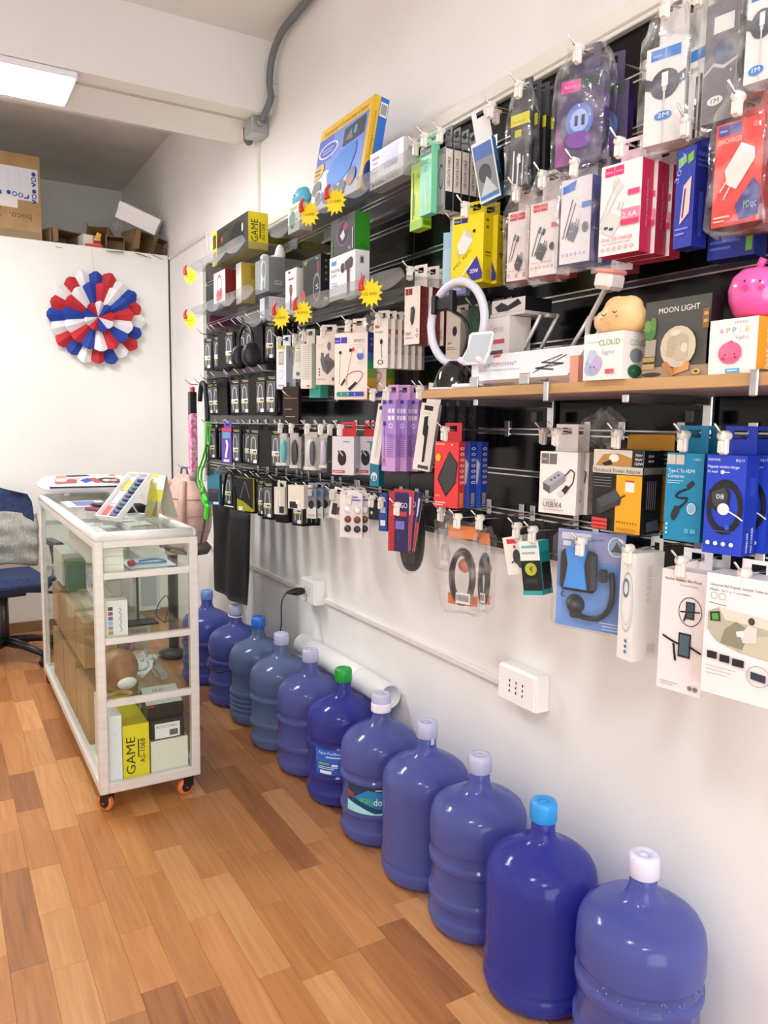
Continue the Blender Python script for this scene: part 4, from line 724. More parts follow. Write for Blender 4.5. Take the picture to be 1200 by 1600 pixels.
# middle row: watches, earbuds, neckband, pods
carton('watchbox', 'watch_box', 'watch box', 'pale grey slim watch strap box with clear window', ('#e2e4ea', '#c9cad0'), [('r', .1, 0, .9, .09, '#d8cf3a'), ('r', .25, .14, .75, .44, '#9a9a9e'), ('r', .3, .17, .7, .4, '#c9bda8'), ('o', .5, .66, .22, .11, .1, '#a0a2aa'), ('r', .2, .9, .8, .93, '#9aa4b8')], right=[('r', .1, .84, .6, .95, '#77787c'), ('r', .55, .1, .62, .3, '#55565a')], hang=RAILS[4], what='the pale grey watch boxes', copies=1, back_label='pale grey slim watch strap box behind the frontmost one')
carton('slim', 'cable_box', 'cable box', 'slim white slanted box right of the grey watch boxes', ('#e9e4dc', '#d6d0c6'), [('r', .15, .1, .85, .13, '#b9b2a6'), ('r', .15, .2, .85, .5, '#d3ccc0'), ('e', .6, .85, .25, .06, '#3f9a78')], hang=RAILS[4], what='the slim white box', roll=6, clip=True)
carton('cream', 'earphone_box', 'earphone box', 'cream text-covered box with teal box behind it', ('#e6ded2', '#dcd4c8'), [('r', .1, .05+.045*i, .9, .062+.045*i, '#b3aa9c') for i in range(17)] + [('r', .6, .93, .9, .96, '#b0484a')], hang=RAILS[4], what='the cream text-covered box')
PLACE['tealback'] = (PLACE['cream'][0]+.032, PLACE['cream'][1]-.012, PLACE['cream'][2]-.035, PLACE['cream'][3], PLACE['cream'][4]+.03, 25, .05)
carton('tealback', 'earphone_box', 'earphone box', 'teal box hanging behind the cream text-covered box', ('#3fae9a', '#4ab8a0'), [('r', .1, .8, .9, .84, '#2a8a78')], right=[('p', [(0, 0), (1, 0), (.6, .4), (0, .3)], '#7fd6c4')])
carton('buds', 'earbuds_box', 'earbuds box', 'white wireless earbuds box with grey charging case picture', ('#e9e1d6', '#d3cabd'), [('t', 'S9', .08, .25, .08, '#c9c1b6', .3), ('p', [(.28, .34), (.4, .36), (.42, .46), (.55, .38), (.68, .36), (.7, .44), (.95, .52), (.98, .62), (.6, .8), (.34, .7), (.22, .5)], '#6a6a6e'), ('p', [(.42, .5), (.95, .54), (.6, .78)], '#56565a'), ('e', .68, .22, .1, .09, '#77788c'), ('e', .18, .68, .04, .02, '#4a4a4c'), ('e', .18, .74, .04, .02, '#4a4a4c'), ('e', .18, .8, .04, .02, '#4a4a4c'), ('r', .08, .88, .5, .9, '#b9b1a4'), ('r', .84, .85, .96, .92, '#6a6660')], hang=RAILS[4], what='the white earbuds boxes', copies=2, dx=.05, back_label='white wireless earbuds box behind the frontmost', group='earbuds boxes on one hook')
SPO = [('r', 0, .06, .18, .15, '#3a3fae'), ('r', .2, .06, .38, .15, '#3a3fae'), ('t', 'hoco.', .03, .12, .02, '#ffffff', .12), ('t', 'SPORTS', .6, .15, .05, '#4a4640', .3), ('r', .44, .18, .9, .185, '#c0b8ac'), ('e', .18, .29, .045, .025, '#1c1c1e'), ('e', .5, .26, .05, .028, '#1c1c1e'), ('e', .58, .25, .04, .03, '#c9353a'), ('l', [(.18, .3), (.16, .78)], .01, '#3a3a3c'), ('l', [(.55, .28), (.42, .6), (.38, .8)], .012, '#a83a34'), ('p', [(.2, .78), (.32, .68), (.36, .71), (.24, .8)], '#17171a'), ('l', [(.34, .69), (.44, .62), (.6, .58), (.8, .58), (.88, .62), (.84, .68), (.72, .76)], .018, '#b8302e'), ('p', [(.42, .84), (.66, .73), (.72, .76), (.5, .87)], '#17171a'), ('e', .8, .35, .1, .06, '#4a74c4'), ('e', .8, .28, .07, .035, '#dfe6f2'), ('o', .8, .27, .12, .06, .1, '#e4a8a0'), ('r', .7, .44, .9, .447, '#c4bcb0'), ('r', .74, .47, .86, .477, '#c4bcb0'), ('r', .12, .885, .9, .955, '#3a4aa8'), ('e', .12, .92, .03, .035, '#2fa06a'), ('r', .12, .885, .45, .955, '#2f8f7a'), ('e', .9, .92, .03, .035, '#3a3aa0'), ('e', .24, .92, .02, .02, '#9fd0c0'), ('e', .45, .92, .02, .02, '#9fc0d8'), ('e', .65, .92, .02, .02, '#a9b4e0')]
carton('sports', 'neckband_box', 'earphone box', 'white neckband earphone box marked SPORTS with rainbow side', ('#efe4d8', '#e8872a'), SPO, right=[('r', 0, 0, 1, .3, '#2f32a0'), ('r', 0, .3, 1, .42, '#2a72b8'), ('r', 0, .42, 1, .54, '#2fa06a'), ('r', 0, .54, 1, .68, '#7fb03a'), ('r', 0, .68, 1, .8, '#d8b02a'), ('r', .1, .9, .6, .95, '#2a6a4a'), ('e', .4, .1, .12, .02, '#8fa0e0'), ('e', .4, .18, .12, .02, '#8fa0e0')], hang=RAILS[4], what='the neckband earphone boxes', copies=1, dx=.075, back_label='neckband earphone box with rainbow side behind the frontmost one')
carton('pods', 'holder_box', 'earphone box', 'white box with red mark and black earphone print, first of the white row', ('#ece6dc', '#e0d9ce'), [('r', .1, .1, .4, .18, '#d6453a'), ('t', 'Holder', .1, .28, .05, '#4a463e', .6), ('e', .55, .46, .1, .06, '#1c1c1e'), ('l', [(.55, .5), (.6, .8)], .06, '#8a8478'), ('o', .5, .88, .2, .05, .3, '#2a2a2c')], right=[('r', .1, .2, .9, .3, '#c9453a'), ('t', 'Ear Holder', .7, .7, .1, '#4a463e', .35, 90)], hang=RAILS[4], what='the row of white boxes', copies=5, dx=.026, back_label='white box behind the first of the white row', group='row of white boxes right of the neckband box')
carton('dred', 'charger_box', 'charger box', 'white car charger box with dark red side hanging above the white row', ('#ece2d8', '#6f1a20'), [('r', .06, .03, .26, .14, '#8a2a30'), ('r', .28, .03, .5, .14, '#8a2a30'), ('p', [(.42, .36), (.62, .34), (.7, .42), (.62, .62), (.5, .68), (.4, .58)], '#26272a'), ('p', [(.46, .4), (.58, .38), (.56, .52), (.46, .54)], '#55565a'), ('t', '18W', .12, .84, .06, '#4a4640', .34), ('r', .12, .88, .6, .895, '#9a948a'), ('o', .85, .76, .06, .03, .3, '#3a3a3c'), ('o', .85, .85, .06, .03, .3, '#3a3a3c')], right=[('o', .5, .1+.15*i, .3, .045, .3, '#9a3a3e') for i in range(6)], hang=RAILS[3], what='the car charger boxes', copies=2, dx=.044, back_label='car charger box behind the one with dark red side', group='car charger boxes on one hook')
# mouse boxes, pouches and small things
MOU = [('r', .5, .12, .8, .15, '#8a868c'), ('e', .46, .56, .2, .2, '#1d1d20'), ('p', [(.26, .36), (.5, .38), (.66, .62), (.6, .72), (.4, .7)], '#1d1d20'), ('l', [(.34, .38), (.5, .5)], .05, '#c9c6cc'), ('r', .04, .88, .6, .95, '#c9504a'), ('r', .1, .905, .5, .92, '#f0d8d6')]
carton('mouse', 'mouse_box', 'mouse box', 'white and grey computer mouse box with red hanger', ('#dcd5da', '#c9c2c8'), MOU, right=[('r', .3, .82, .8, .94, '#77747a')], hang=RAILS[7], what='the white mouse boxes', tabcol='#d6303a', copies=1, dx=.085, dy=-.02, back_label='computer mouse box behind the frontmost one')
carton('tealbox', 'accessory_box', 'accessory box', 'teal and white box hanging right of the mouse boxes', ('#1f7f96', '#1a6f86'), [('r', .1, .2, .9, .4, '#d9e6ea'), ('e', .5, .3, .25, .07, '#1a1c20'), ('e', .5, .78, .35, .1, '#dfe9ec'), ('r', .3, .76, .42, .86, '#1f6f86'), ('r', .56, .76, .7, .86, '#1f6f86')], hang=RAILS[7], what='the teal and white box', clip=False)
carton('knobs', 'grip_card', 'phone grip card', 'white card with six round phone grips in white, bronze and grey', ('#e4dcdc', '#d6cece'), [('r', .42, .08, .8, .11, '#6a60b0'), ('r', .40, .14, .92, .18, '#7a70b8')], hang=RAILS[9], what='the card of round phone grips', d=.004, copies=1, dx=.03, back_label='card of round phone grips behind the front one', body_name='card')
x, y, z, w, h, yaw, d = PLACE['knobs']
t = [o for o in bpy.data.objects if o.get('category') == 'phone grip card']
for tt in t:
    for i in range(3):
        for j in range(2):
            mb = MB(); mb.lathe([(.012, 0), (.013, .004), (.011, .009), (.006, .012), (0, .012)], P(('#f0ecea', '#7a5238', '#3a3c40')[i], .25, .3 if i else 0), 16, xf=Matrix.Translation((w*(-.12+.42*j), 0, h*(.62-.21*i))) @ Matrix.Rotation(R(90), 4, 'X'))
            mb.build('round_grip', tt)
carton('sd', 'memory_card_pack', 'memory card', 'tilted white card holding a black memory card', ('#e9e3da', '#dcd6cc'), [('r', .2, .2, .62, .8, '#2a2b2e'), ('r', .62, .35, .85, .75, '#4a4c50')], hang=RAILS[9], what='the memory card', roll=10, copies=3, dx=.03, back_label='white memory card holder behind the tilted one', group='memory card holders', body_name='card')
carton('usbc', 'adapter_card', 'adapter pack', 'grey and white adapter card left of the memory cards', ('#8f9298', '#6f7278'), [('r', 0, .62, 1, 1, '#e4e2de'), ('e', .5, .55, .3, .14, '#2c2d30'), ('e', .55, .2, .25, .1, '#3f7fb0'), ('r', .1, .85, .9, .95, '#c4c1bc')], hang=RAILS[9], what='the grey adapter card', copies=2, dx=.03, back_label='adapter card behind the grey and white one', group='adapter cards on one hook', body_name='card')
carton('blkbox', 'black_box', 'accessory box', 'small black box right of the card of round grips', ('#121214', '#0e0e10'), [('e', .3, .6, .1, .1, '#dcdcde')], hang=RAILS[9], what='the small black box', clip=True)
carton('bluecard', 'card_pack', 'card', 'narrow blue printed card left of the prepaid cards', ('#24489c', '#1d3c86'), [('r', .15, .16, .8, .2, '#dfe8fa'), ('r', .2, .35, .8, .5, '#b9cbee'), ('r', .2, .7, .8, .85, '#eef2fa')], hang=RAILS[9], what='the narrow blue card', clip=True, body_name='card')
CRD = [[('r', .0, 0, .3, 1, '#b02a34'), ('t', 'PAGO', .32, .26, .09, '#f2f0f6', .6), ('r', .08, .32, .9, .4, '#c23a44'), ('r', .35, .48, .8, .62, '#7a6ab8'), ('l', [(.45, .7), (.55, .7), (.5, .85)], .05, '#3f4a8a')], [('r', 0, .5, 1, 1, '#c23038'), ('r', .1, .62, .8, .7, '#f0d6d8'), ('r', .1, .1, .9, .4, '#d9d2dc')]]
for i in range(4):
    x, y, z, w, h, yaw, d = PLACE['cards']
    PLACE['card%d' % i] = (x+.007*i, y-.002*i, z-.008*(i == 0), w*.88, h, yaw-1.5*i, .002)
    carton('card%d' % i, 'prepaid_card', 'card', ('prepaid card in dark purple with red strip, frontmost above the headset pack', 'second prepaid card in red behind the purple one', 'third prepaid card behind the red one', 'rearmost prepaid card above the headset pack')[i], (('#2a2356', '#c2303a', '#31265f', '#28204e')[i], '#d9d6dc'), CRD[i % 2], roll=3*i, hang=RAILS[9] if i == 0 else None, what='the prepaid cards', body_name='card')
# black headset in a rounded blister
t, w, h, d = at_place('headblis', 'headset_blister', 'blister pack', 'black rounded blister pack with a headset behind the prepaid cards')
ol = []
for i in range(28):
    a = 2*math.pi*i/28; ol.append((w*.5*math.copysign(abs(math.cos(a))**.75, math.cos(a)), h*.5+h*.5*math.copysign(abs(math.sin(a))**.8, math.sin(a))))
t.location.x += .055; t.location.y += .07
MB().prism(ol, .008, P('#0d0d0f', .35), xf=Matrix.Translation((0, .012, 0))).build('backing_card', t)
mb = MB(); mb.tube(crom([(-w*.25, .004, h*.3), (-w*.28, .004, h*.6), (0, .004, h*.85), (w*.28, .004, h*.6), (w*.25, .004, h*.3)], 22), .006, P('#1c1d20', .3), 8); mb.box((0, 0, h*.2), (w*.5, .02, h*.2), P('#1c1d20', .25), .008); mb.build('headset', t)
MB().prism([(x*1.06, (z-h/2)*1.03+h/2) for x, z in ol], .028, BLIS, xf=Matrix.Translation((0, -.014, 0))).build('clear_shell', t)
hook(PLACE['headblis'][1]+.05, RAILS[9], 1.29, 'the black headset blister pack', clip=False)
# soft pouches with wireless mice and cases
def pouch(key, label, cbody, what, two=None):
    t, w, h, d = at_place(key, 'mouse_pack', 'clear pouch', label)
    mb = MB(); mb.lathe([(0, -.5), (.25, -.46), (.42, -.3), (.5, 0), (.44, .3), (.27, .46), (0, .5)], P(cbody, .3), 16, xf=Matrix.Translation((0, d*.5, h*.5)) @ Matrix.Diagonal((w*.62, d*.8, h*.84, 1))); mb.build('mouse', t)
    if two:
        mb = MB(); mb.lathe([(0, -.5), (.25, -.46), (.42, -.3), (.5, 0), (.44, .3), (.27, .46), (0, .5)], P(two, .3), 14, xf=Matrix.Translation((w*.12, d*.42, h*.5)) @ Matrix.Diagonal((w*.36, d*.82, h*.74, 1))); mb.build('mouse_top', t)
    mb = MB(); mb.box((0, d*.9, h*.5), (w, .0015, h), P('#d9d3cc')); mb.box((0, d*.1, h*.06), (w*.7, .001, h*.1), P('#efe9e4')); mb.box((0, d*.5, h*1.06), (w*.8, .002, h*.14), P('#e6dfd4')); mb.build('backing_card', t)
    bag_mesh(w, h, d, .02, seed=hash_key(key), ex=.002, mat=BLIS).build('clear_pouch', t)
    hook(PLACE[key][1], RAILS[7], PLACE[key][0]-.035, what)
pouch('pouch1', 'turquoise mouse in a clear pouch, leftmost of the pouches', '#4fc6c4', 'the turquoise mouse pouch')
pouch('pouch2', 'dark grey mouse in a clear pouch beside the turquoise one', '#2c2d31', 'the dark mouse pouch')
pouch('pouch3', 'white and grey mouse in a clear pouch in the middle of the pouches', '#d9d5d2', 'the white and grey mouse pouch', '#55565c')
pouch('pouch4', 'pale lilac mouse in a clear pouch right of the white one', '#cfc8dc', 'the pale lilac mouse pouch')
carton('pouch5', 'black_box', 'accessory box', 'tall black pack left of the white mouse boxes', ('#17171a', '#0f0f11'), [('r', .1, .6, .9, .64, '#55555a')], hang=RAILS[7], what='the tall black pack')
# crumpled spare film on top of the row
def film(loc, r, seed, label):
    rnd = random.Random(seed); mb = MB(); vs = []; fs = []; n = 12; m_ = 7
    for i in range(m_):
        for j in range(n):
            a = 2*math.pi*j/n; b = math.pi*(i+.5)/m_; k = r*rnd.uniform(.6, 1.15)
            vs.append((k*math.sin(b)*math.cos(a)*.5, k*math.sin(b)*math.sin(a), r*.6-k*math.cos(b)*.75))
    for i in range(m_-1):
        for j in range(n): fs.append((i*n+j, i*n+(j+1) % n, (i+1)*n+(j+1) % n, (i+1)*n+j))
    mb.add(vs, fs, FILM); o = mb.build('crumpled_film', None, loc); tag(o, label, 'plastic film')
film((1.36, 1.32, 1.385), .065, 3, 'crumpled clear film above the USB hub box')
film((1.34, 2.42, 1.755), .045, 5, 'crumpled clear film above the neckband earphone box')

# ------------------------------------------------------------------ far left: rows of black accessory packs
def acc_pack(lb, grp):
    t = thing('accessory_pack', lb, 'accessory pack', (0, 0, 0), group=grp)
    w, h, d = .066, .165, .011
    MB().box((0, d/2, h/2), (w, d, h), P('#0e0e10', .35)).build('card_box', t)
    mb = MB(); mb.box((0, -.003, h*.47), (w*.72, .007, h*.80), P('#606163', .15, 0, .6), .002); mb.build('clear_tray', t)
    mb = MB(); f = Face(mb, (-w/2, -.0072, h), (w, 0, 0), (0, 0, -h), (0, -1, 0))
    f.draw([('l', [(.34, .86), (.3, .5), (.36, .26), (.5, .2), (.64, .26), (.7, .5), (.66, .86)], .06, '#bdbdbf'), ('r', .2, .55, .8, .66, '#f2f0ea'), ('t', 'G', .24, .64, .06, '#1a1a1c', .16), ('r', .46, .59, .76, .635, '#55554a'), ('r', .2, .665, .8, .69, '#c4bd2a'), ('r', .52, .84, .8, .93, '#f2f2f2')]); mb.build('printed_tray', t)
    mb = MB(); f = Face(mb, (-w/2, 0, h), (w, 0, 0), (0, 0, -h), (0, -1, 0)); f.draw([('r', .3, .06, .8, .085, '#b8b03a'), ('r', .2, .02, .8, .05, '#8f8f92')]); mb.build('printed_header', t)
    MB().box((0, d*.9, h+.012), (w*.4, .001, .024), P('#17171a')).build('hang_tab', t)
    return t
_proto = None
rows = [(1.878, 'top far left row', 4.03, 3.20, 8, 1.24), (1.645, 'second far left row', 4.02, 3.14, 9, 1.24),
        (1.413, 'third far left row', 3.98, 3.16, 8, 1.25), (1.180, 'bottom far left row', 3.86, 2.98, 8, 1.26)]
prnd = random.Random(5); ORD = ('first', 'second', 'third', 'fourth', 'fifth', 'sixth', 'seventh', 'eighth', 'ninth')
for rz, nm, ya, yb, cnt, xt in rows:
    for i in range(cnt):
        y = ya+(yb-ya)*i/(cnt-1)
        n = prnd.choice((3, 4, 5)); x0 = xt + prnd.uniform(0.02, .06); yw = 26+prnd.uniform(-6, 6)
        bare = i % 4 == 2; bl = 'plain black pack' if bare else 'black pack'
        for k in range(n):
            if k == 0: lb = 'frontmost %s on the %s hook from the left, %s' % (bl, ORD[i], nm); gr = None
            else: lb = 'black pack %s in line on the %s hook from the left, %s' % (ORD[k], ORD[i], nm); gr = 'black packs behind on the %s hook, %s' % (ORD[i], nm)
            if _proto is None: _proto = acc_pack(lb, gr); o = _proto
            else:
                o = copy_tree(_proto); tag(o, lb, 'accessory pack', gr)
                if bare:
                    for c_ in [q for q in o.children if q.name.split('.')[0] in ('clear_tray', 'printed_tray', 'printed_header')]: bpy.data.objects.remove(c_)
            o.location = (x0 + .022*k, y, rz-.165-.018); o.rotation_euler = (0, R(prnd.uniform(-2.5, 2.5)), R(yw-90))
        hook(y, rz, x0-.06, '', clip=False, label='steel peg hook, %s from the left in the %s' % (ORD[i], nm))
# odd packs among them
def simple_pack(name, cat, label, x, y, z, w, h, d, yaw, cf, cs, ops, hang=None, roll=0):
    PLACE['_t'] = (x, y, z, w, h, yaw, d)
    hz = min(RAILS, key=lambda q: abs(q-(z+h+.012)))
    return carton('_t', name, cat, label, (cf, cs), ops, roll=roll, hang=hz, what='the '+' '.join(label.split()[:8]), clip=False)
simple_pack('cable_pack', 'cable pack', 'purple and red carded cable in the third far left row', 1.205, 3.56, 1.235, .055, .165, .012, 35, '#6a4fae', '#3a2a70', [('r', 0, 0, 1, .1, '#d6405a'), ('r', .1, .12, .9, .3, '#6fa0c4'), ('l', [(.4, .85), (.6, .5), (.5, .35)], .2, '#f0f0f2'), ('r', .2, .9, .8, .97, '#e9e6e2')])
simple_pack('strap_pack', 'accessory pack', 'teal and grey carded pack at the left end of the bottom row', 1.19, 3.72, 1.02, .075, .15, .02, 35, '#2f6f80', '#1f5565', [('r', 0, 0, 1, .45, '#3a7f90'), ('r', .1, .5, .9, .9, '#34353a'), ('r', .2, .55, .8, .58, '#a84a6a'), ('r', .5, .9, .9, .98, '#e6e6e6')])
simple_pack('cable_pack', 'cable pack', 'black pack with olive yellow wedge in the bottom far left row', 1.20, 3.30, 1.03, .085, .15, .012, 35, '#1c1c1e', '#c9b81c', [('p', [(0, .62), (.4, .7), (1, .92), (1, 1), (0, .98)], '#9aa01e'), ('l', [(.2, .6), (.5, .1), (.8, .6)], .03, '#8a8a8c'), ('r', .1, .86, .35, .97, '#e6e6e6')])
simple_pack('white_cable_pack', 'cable pack', 'white bundled cables on a hook in the bottom row', 1.20, 2.90, 1.06, .05, .11, .02, 35, '#d9d2c4', '#c9c0b0', [('l', [(.2, 1), (.3, .1)], .12, '#efe9dc'), ('l', [(.6, 1), (.5, .1)], .12, '#efe9dc'), ('r', .5, .7, .95, .95, '#2a2a2c')])
simple_pack('white_tag_pack', 'accessory pack', 'bunch of cream tags above small black packs in the bottom row', 1.20, 2.735, 1.10, .07, .09, .03, 35, '#e6dccb', '#d6ccba', [('r', .1, .7, .6, .98, '#222224'), ('r', .5, .6, .7, .8, '#f2f2f2')])
simple_pack('strap_pack', 'accessory pack', 'dark brown bracelet pack above the mouse pouches', 1.27, 2.95, 1.425, .08, .15, .02, 30, '#2a1a12', '#1a100c', [('r', .1, .3, .9, .33, '#8a6a4a'), ('r', .1, .6, .6, .62, '#b0a090'), ('r', .2, .8, .8, .82, '#b0a090')])
PLACE['_w'] = (1.385, 1.975, 1.625, .06, .15, 10, .04)
carton('_w', 'charger_box', 'charger box', 'white 18W car charger box seen through the ring light', ('#e6dfd2', '#d6cfc2'), [('e', .62, .42, .16, .1, '#3a2a4a'), ('t', '18W', .1, .68, .05, '#4a4640', .34), ('r', .1, .73, .6, .745, '#8a857a'), ('r', .1, .77, .8, .785, '#8a857a')], hang=RAILS[4], what='the 18W box behind the ring light', clip=False)
for i in range(2):
    PLACE['_g'] = (1.40, 1.885-.062*i, 1.615, .055, .16, 5, .04)
    carton('_g', 'charger_box', 'charger box', ('dark green box seen through the ring light beside the 18W box', 'dark green box seen through the right part of the ring light')[i], ('#1d4a2c', '#123420'), [('o', .5, .15+.16*k, .2, .06, .3, '#3a6a4a') for k in range(5)], hang=RAILS[4], what=('the dark green box nearest the 18W box', 'the dark green box right of the other')[i], clip=False)
# headphones and sling hanging over the top row
t = thing('headphones', 'black over-ear headphones hanging over the top far left row', 'headphones', (1.20, 3.28, 1.67))
mb = MB(); mb.tube(crom([(0, .075, .06), (0, .08, .13), (0, .0, .18), (0, -.08, .13), (0, -.075, .06)], 24), .008, P('#101012', .35), 8); mb.build('headband', t)
for s_ in (-1, 1):
    mb = MB(); mb.lathe([(.0, -.02), (.035, -.02), (.042, -.01), (.042, .012), (.03, .02), (0, .02)], P('#141416', .4), 18, xf=Matrix.Translation((0, s_*.072, .045)) @ Matrix.Rotation(R(90), 4, 'X') @ Matrix.Diagonal((1, 1.25, 1, 1))); mb.build('ear_cup', t)
hook(3.28, 1.85, 1.16, '', label='steel peg hook carrying the black headphones', clip=False)
# ------------------------------------------------------------------ clear scalloped trays
LIP = clear('frosted_acrylic', '#dcdfdf', .25, 1.3, .27, '#d6d9da')
def tray(y0, y1, z, label, xf=1.235):
    t = thing('acrylic_tray', label, 'shelf tray', (1.482, (y0+y1)/2, z)); ln = y1-y0
    MB().box(((xf-1.482)/2, 0, -.002), (1.482-xf, ln, .004), ACRY).build('tray_floor', t)
    MB().box((-.003, 0, .02), (.004, ln, .05), ACRY).build('tray_back', t)
    n = max(2, round(ln/.23)); mb = MB()
    for i in range(n):
        a = -ln/2+ln*i/n; w = ln/n; vs = []; fs = []
        K = 10
        for j in range(K+1):
            yy = a+w*j/K; low = -.004-.026*math.sin(math.pi*j/K)
            for q in range(4):
                f = q/3; vs.append((xf-1.482-.004-.016*f*f, yy, low+(.020+.004*math.sin(math.pi*j/K)-low)*f))
        for j in range(K):
            for q in range(3): fs.append((j*4+q, (j+1)*4+q, (j+1)*4+q+1, j*4+q+1))
        mb.add(vs, fs, LIP, True)
    mb.build('scalloped_lip', t)
    mb = MB(); mb.box((-.012, 0, -.008), (.024, ln*.96, .010), STEEL, .002); mb.build('support_rail', t)
    return t
tray(3.36, 4.16, 2.225, 'clear scalloped tray under the yellow GAME box')
tray(3.26, 4.16, 2.0, 'clear scalloped tray under the red, yellow and grey boxes')
tray(2.02, 3.38, 1.872, 'long clear scalloped tray under the headset and massage gun boxes', 1.24)
tray(1.98, 3.08, 2.192, 'long clear scalloped tray high up under the blue board box', 1.24)
# side guard beside the grey box
tag(MB().box((1.37, 3.252, 2.07), (.2, .003, .15), ACRY, .0005).build('acrylic_guard'), 'clear upright sheet at the end of the tray with the grey box', 'acrylic sheet')

def star(y, z, x, text, label):
    t = thing('price_star', label, 'price tag', (x, y, z), (0, 0, R(-62))); n = 13; ol = []
    rnd = random.Random(int(y*100+z*10))
    for i in range(2*n):
        a = math.pi*i/n; r = (.046 if i % 2 == 0 else .031)*rnd.uniform(.92, 1.08); ol.append((r*math.cos(a), r*math.sin(a)))
    MB().prism(ol, .0012, P('#f2d818', .5)).build('star_card', t)
    mb = MB(); Face(mb, (-.03, 0, .03), (.06, 0, 0), (0, 0, -.06), (0, -1, 0)).draw([('t', text, .08, .6, .16, '#8a6a10', .8)]); mb.build('handwritten_price', t)
    mb = MB(); mb.tube(crom([(-.03, -.004, .012), (-.034, -.006, .03), (-.03, -.006, .045), (-.02, -.004, .056)], 12), [.011-.0007*i for i in range(12)], P('#cf2d2a', .4), 8); mb.build('red_clip', t)
for y, z, x, tx, lb in ((4.10, 2.18, 1.20, '8.990', 'small yellow starburst price tag at the left end of the GAME box tray'), (4.11, 1.955, 1.20, '7.990', 'small yellow starburst price tag at the left end of the lower far tray'),
                        (2.88, 1.837, 1.20, '5.990', 'yellow starburst price tag under the tall white box'), (2.676, 1.833, 1.20, '9.990', 'yellow starburst price tag under the headset box'),
                        (2.162, 1.832, 1.20, '15.990', 'yellow starburst price tag right of the massage gun box'), (2.62, 2.17, 1.20, '14.990', 'yellow starburst price tag under the left corner of the blue board box'),
                        (2.411, 2.166, 1.20, '17.990', 'yellow starburst price tag under the right corner of the blue board box')):
    star(y, z, x, tx, lb)

GAME_END = [('t', 'GAME', .48, .80, .20, '#1a1a12', .60, 90), ('r', .56, .26, .61, .70, '#1a1a12'), ('t', 'AS-1068', .84, .74, .11, '#1a1a12', .44, 90)]
carton('game', 'headset_box', 'headset box', 'black and yellow GAME headset box on the highest far left tray', ('#3a362f', '#efdc12', '#d9c810'), [('r', 0, 0, .14, 1, '#e6d616'), ('r', .02, .1, .12, .5, '#4a4420'), ('r', .02, .6, .12, .9, '#a8482a'), ('e', .36, .55, .17, .34, '#2a3424'), ('o', .36, .52, .2, .42, .12, '#241f1c'), ('e', .72, .42, .16, .3, '#1a1a1c'), ('p', [(.45, .8), (.6, .55), (.7, .75), (.6, .95)], '#6a3a2a'), ('e', .86, .35, .02, .12, '#dfe0c8'), ('e', .3, .35, .03, .1, '#a83a2a')], right=GAME_END, base=2.2262)
carton('redhp', 'headphone_box', 'headphone box', 'white and red headphone box on the lower far left tray', ('#f0e6e2', '#8a1c24'), [('o', .5, .42, .22, .34, .2, '#d8545c'), ('e', .38, .64, .14, .17, '#d8545c'), ('e', .62, .62, .12, .17, '#c8444c'), ('r', 0, .82, 1, 1, '#7a7f7c')], right=[('r', .55, .6, .65, .75, '#d9a0a4')], base=2.0012)
carton('yelbox', 'gift_box', 'gift box', 'yellowish gold box between the red and grey boxes', ('#d9d2c0', '#d9bd4a'), [('r', .1, .05, .5, .95, '#cfcabc')], right=[('r', .7, .05, .95, .4, '#b89a30')], base=2.0012)
carton('greybl', 'earphone_box', 'earphone box', 'grey earphone box with white wires under a clear guard', ('#8f9294', '#77797c'), [('o', .62, .35, .2, .3, .2, '#f0eee8'), ('l', [(.5, .5), (.45, .9)], .1, '#f0eee8'), ('l', [(.75, .5), (.7, .9)], .1, '#efece6')], right=[('r', .35, .68, .85, .8, '#d6d6d6'), ('r', .42, .72, .78, .75, '#3a3a3c')], base=2.0012)
t = thing('white_figure', 'white earphone parts resting on top of the grey box', 'earphones', (1.34, 3.33, 2.1475))
mb = MB(); mb.lathe([(0, 0), (.02, .002), (.025, .02), (.016, .05), (.008, .062), (0, .064)], P('#efece6', .35), 14, c=(.03, -.03, 0)); mb.build('earbud', t); mb = MB(); mb.lathe([(0, 0), (.018, .002), (.022, .018), (.012, .03), (0, .032)], P('#efece6', .35), 14, c=(-.01, .05, 0)); mb.build('earbud', t)
mb = MB(); mb.tube(crom([(.03, -.03, .02), (0, .0, .012), (-.01, .05, .015)], 10), .006, P('#efece6', .35), 8); mb.build('joining_wire', t)
carton('whitelow', 'gift_box', 'box', 'small white and lilac box at the left end of the long tray', ('#e6e8ec', '#e2dae0'), [('r', .55, 0, 1, 1, '#5a6270')], right=[('l', [(.1, .5), (.9, .5)], .01, '#c9c0c8')], base=1.8732)
carton('whitetall', 'massager_box', 'box', 'tall white box with a dark and red wand picture', ('#ece7e4', '#e6dfd9'), [('r', .3, .2, .75, .24, '#d03a3a'), ('p', [(.42, .34), (.6, .34), (.66, .5), (.56, .62), (.62, .9), (.4, .9), (.46, .6), (.38, .46)], '#2a2a2e'), ('p', [(.44, .38), (.58, .36), (.62, .5), (.5, .56)], '#b8404a'), ('e', .38, .06, .1, .03, '#2a2a2c')], base=1.8732)
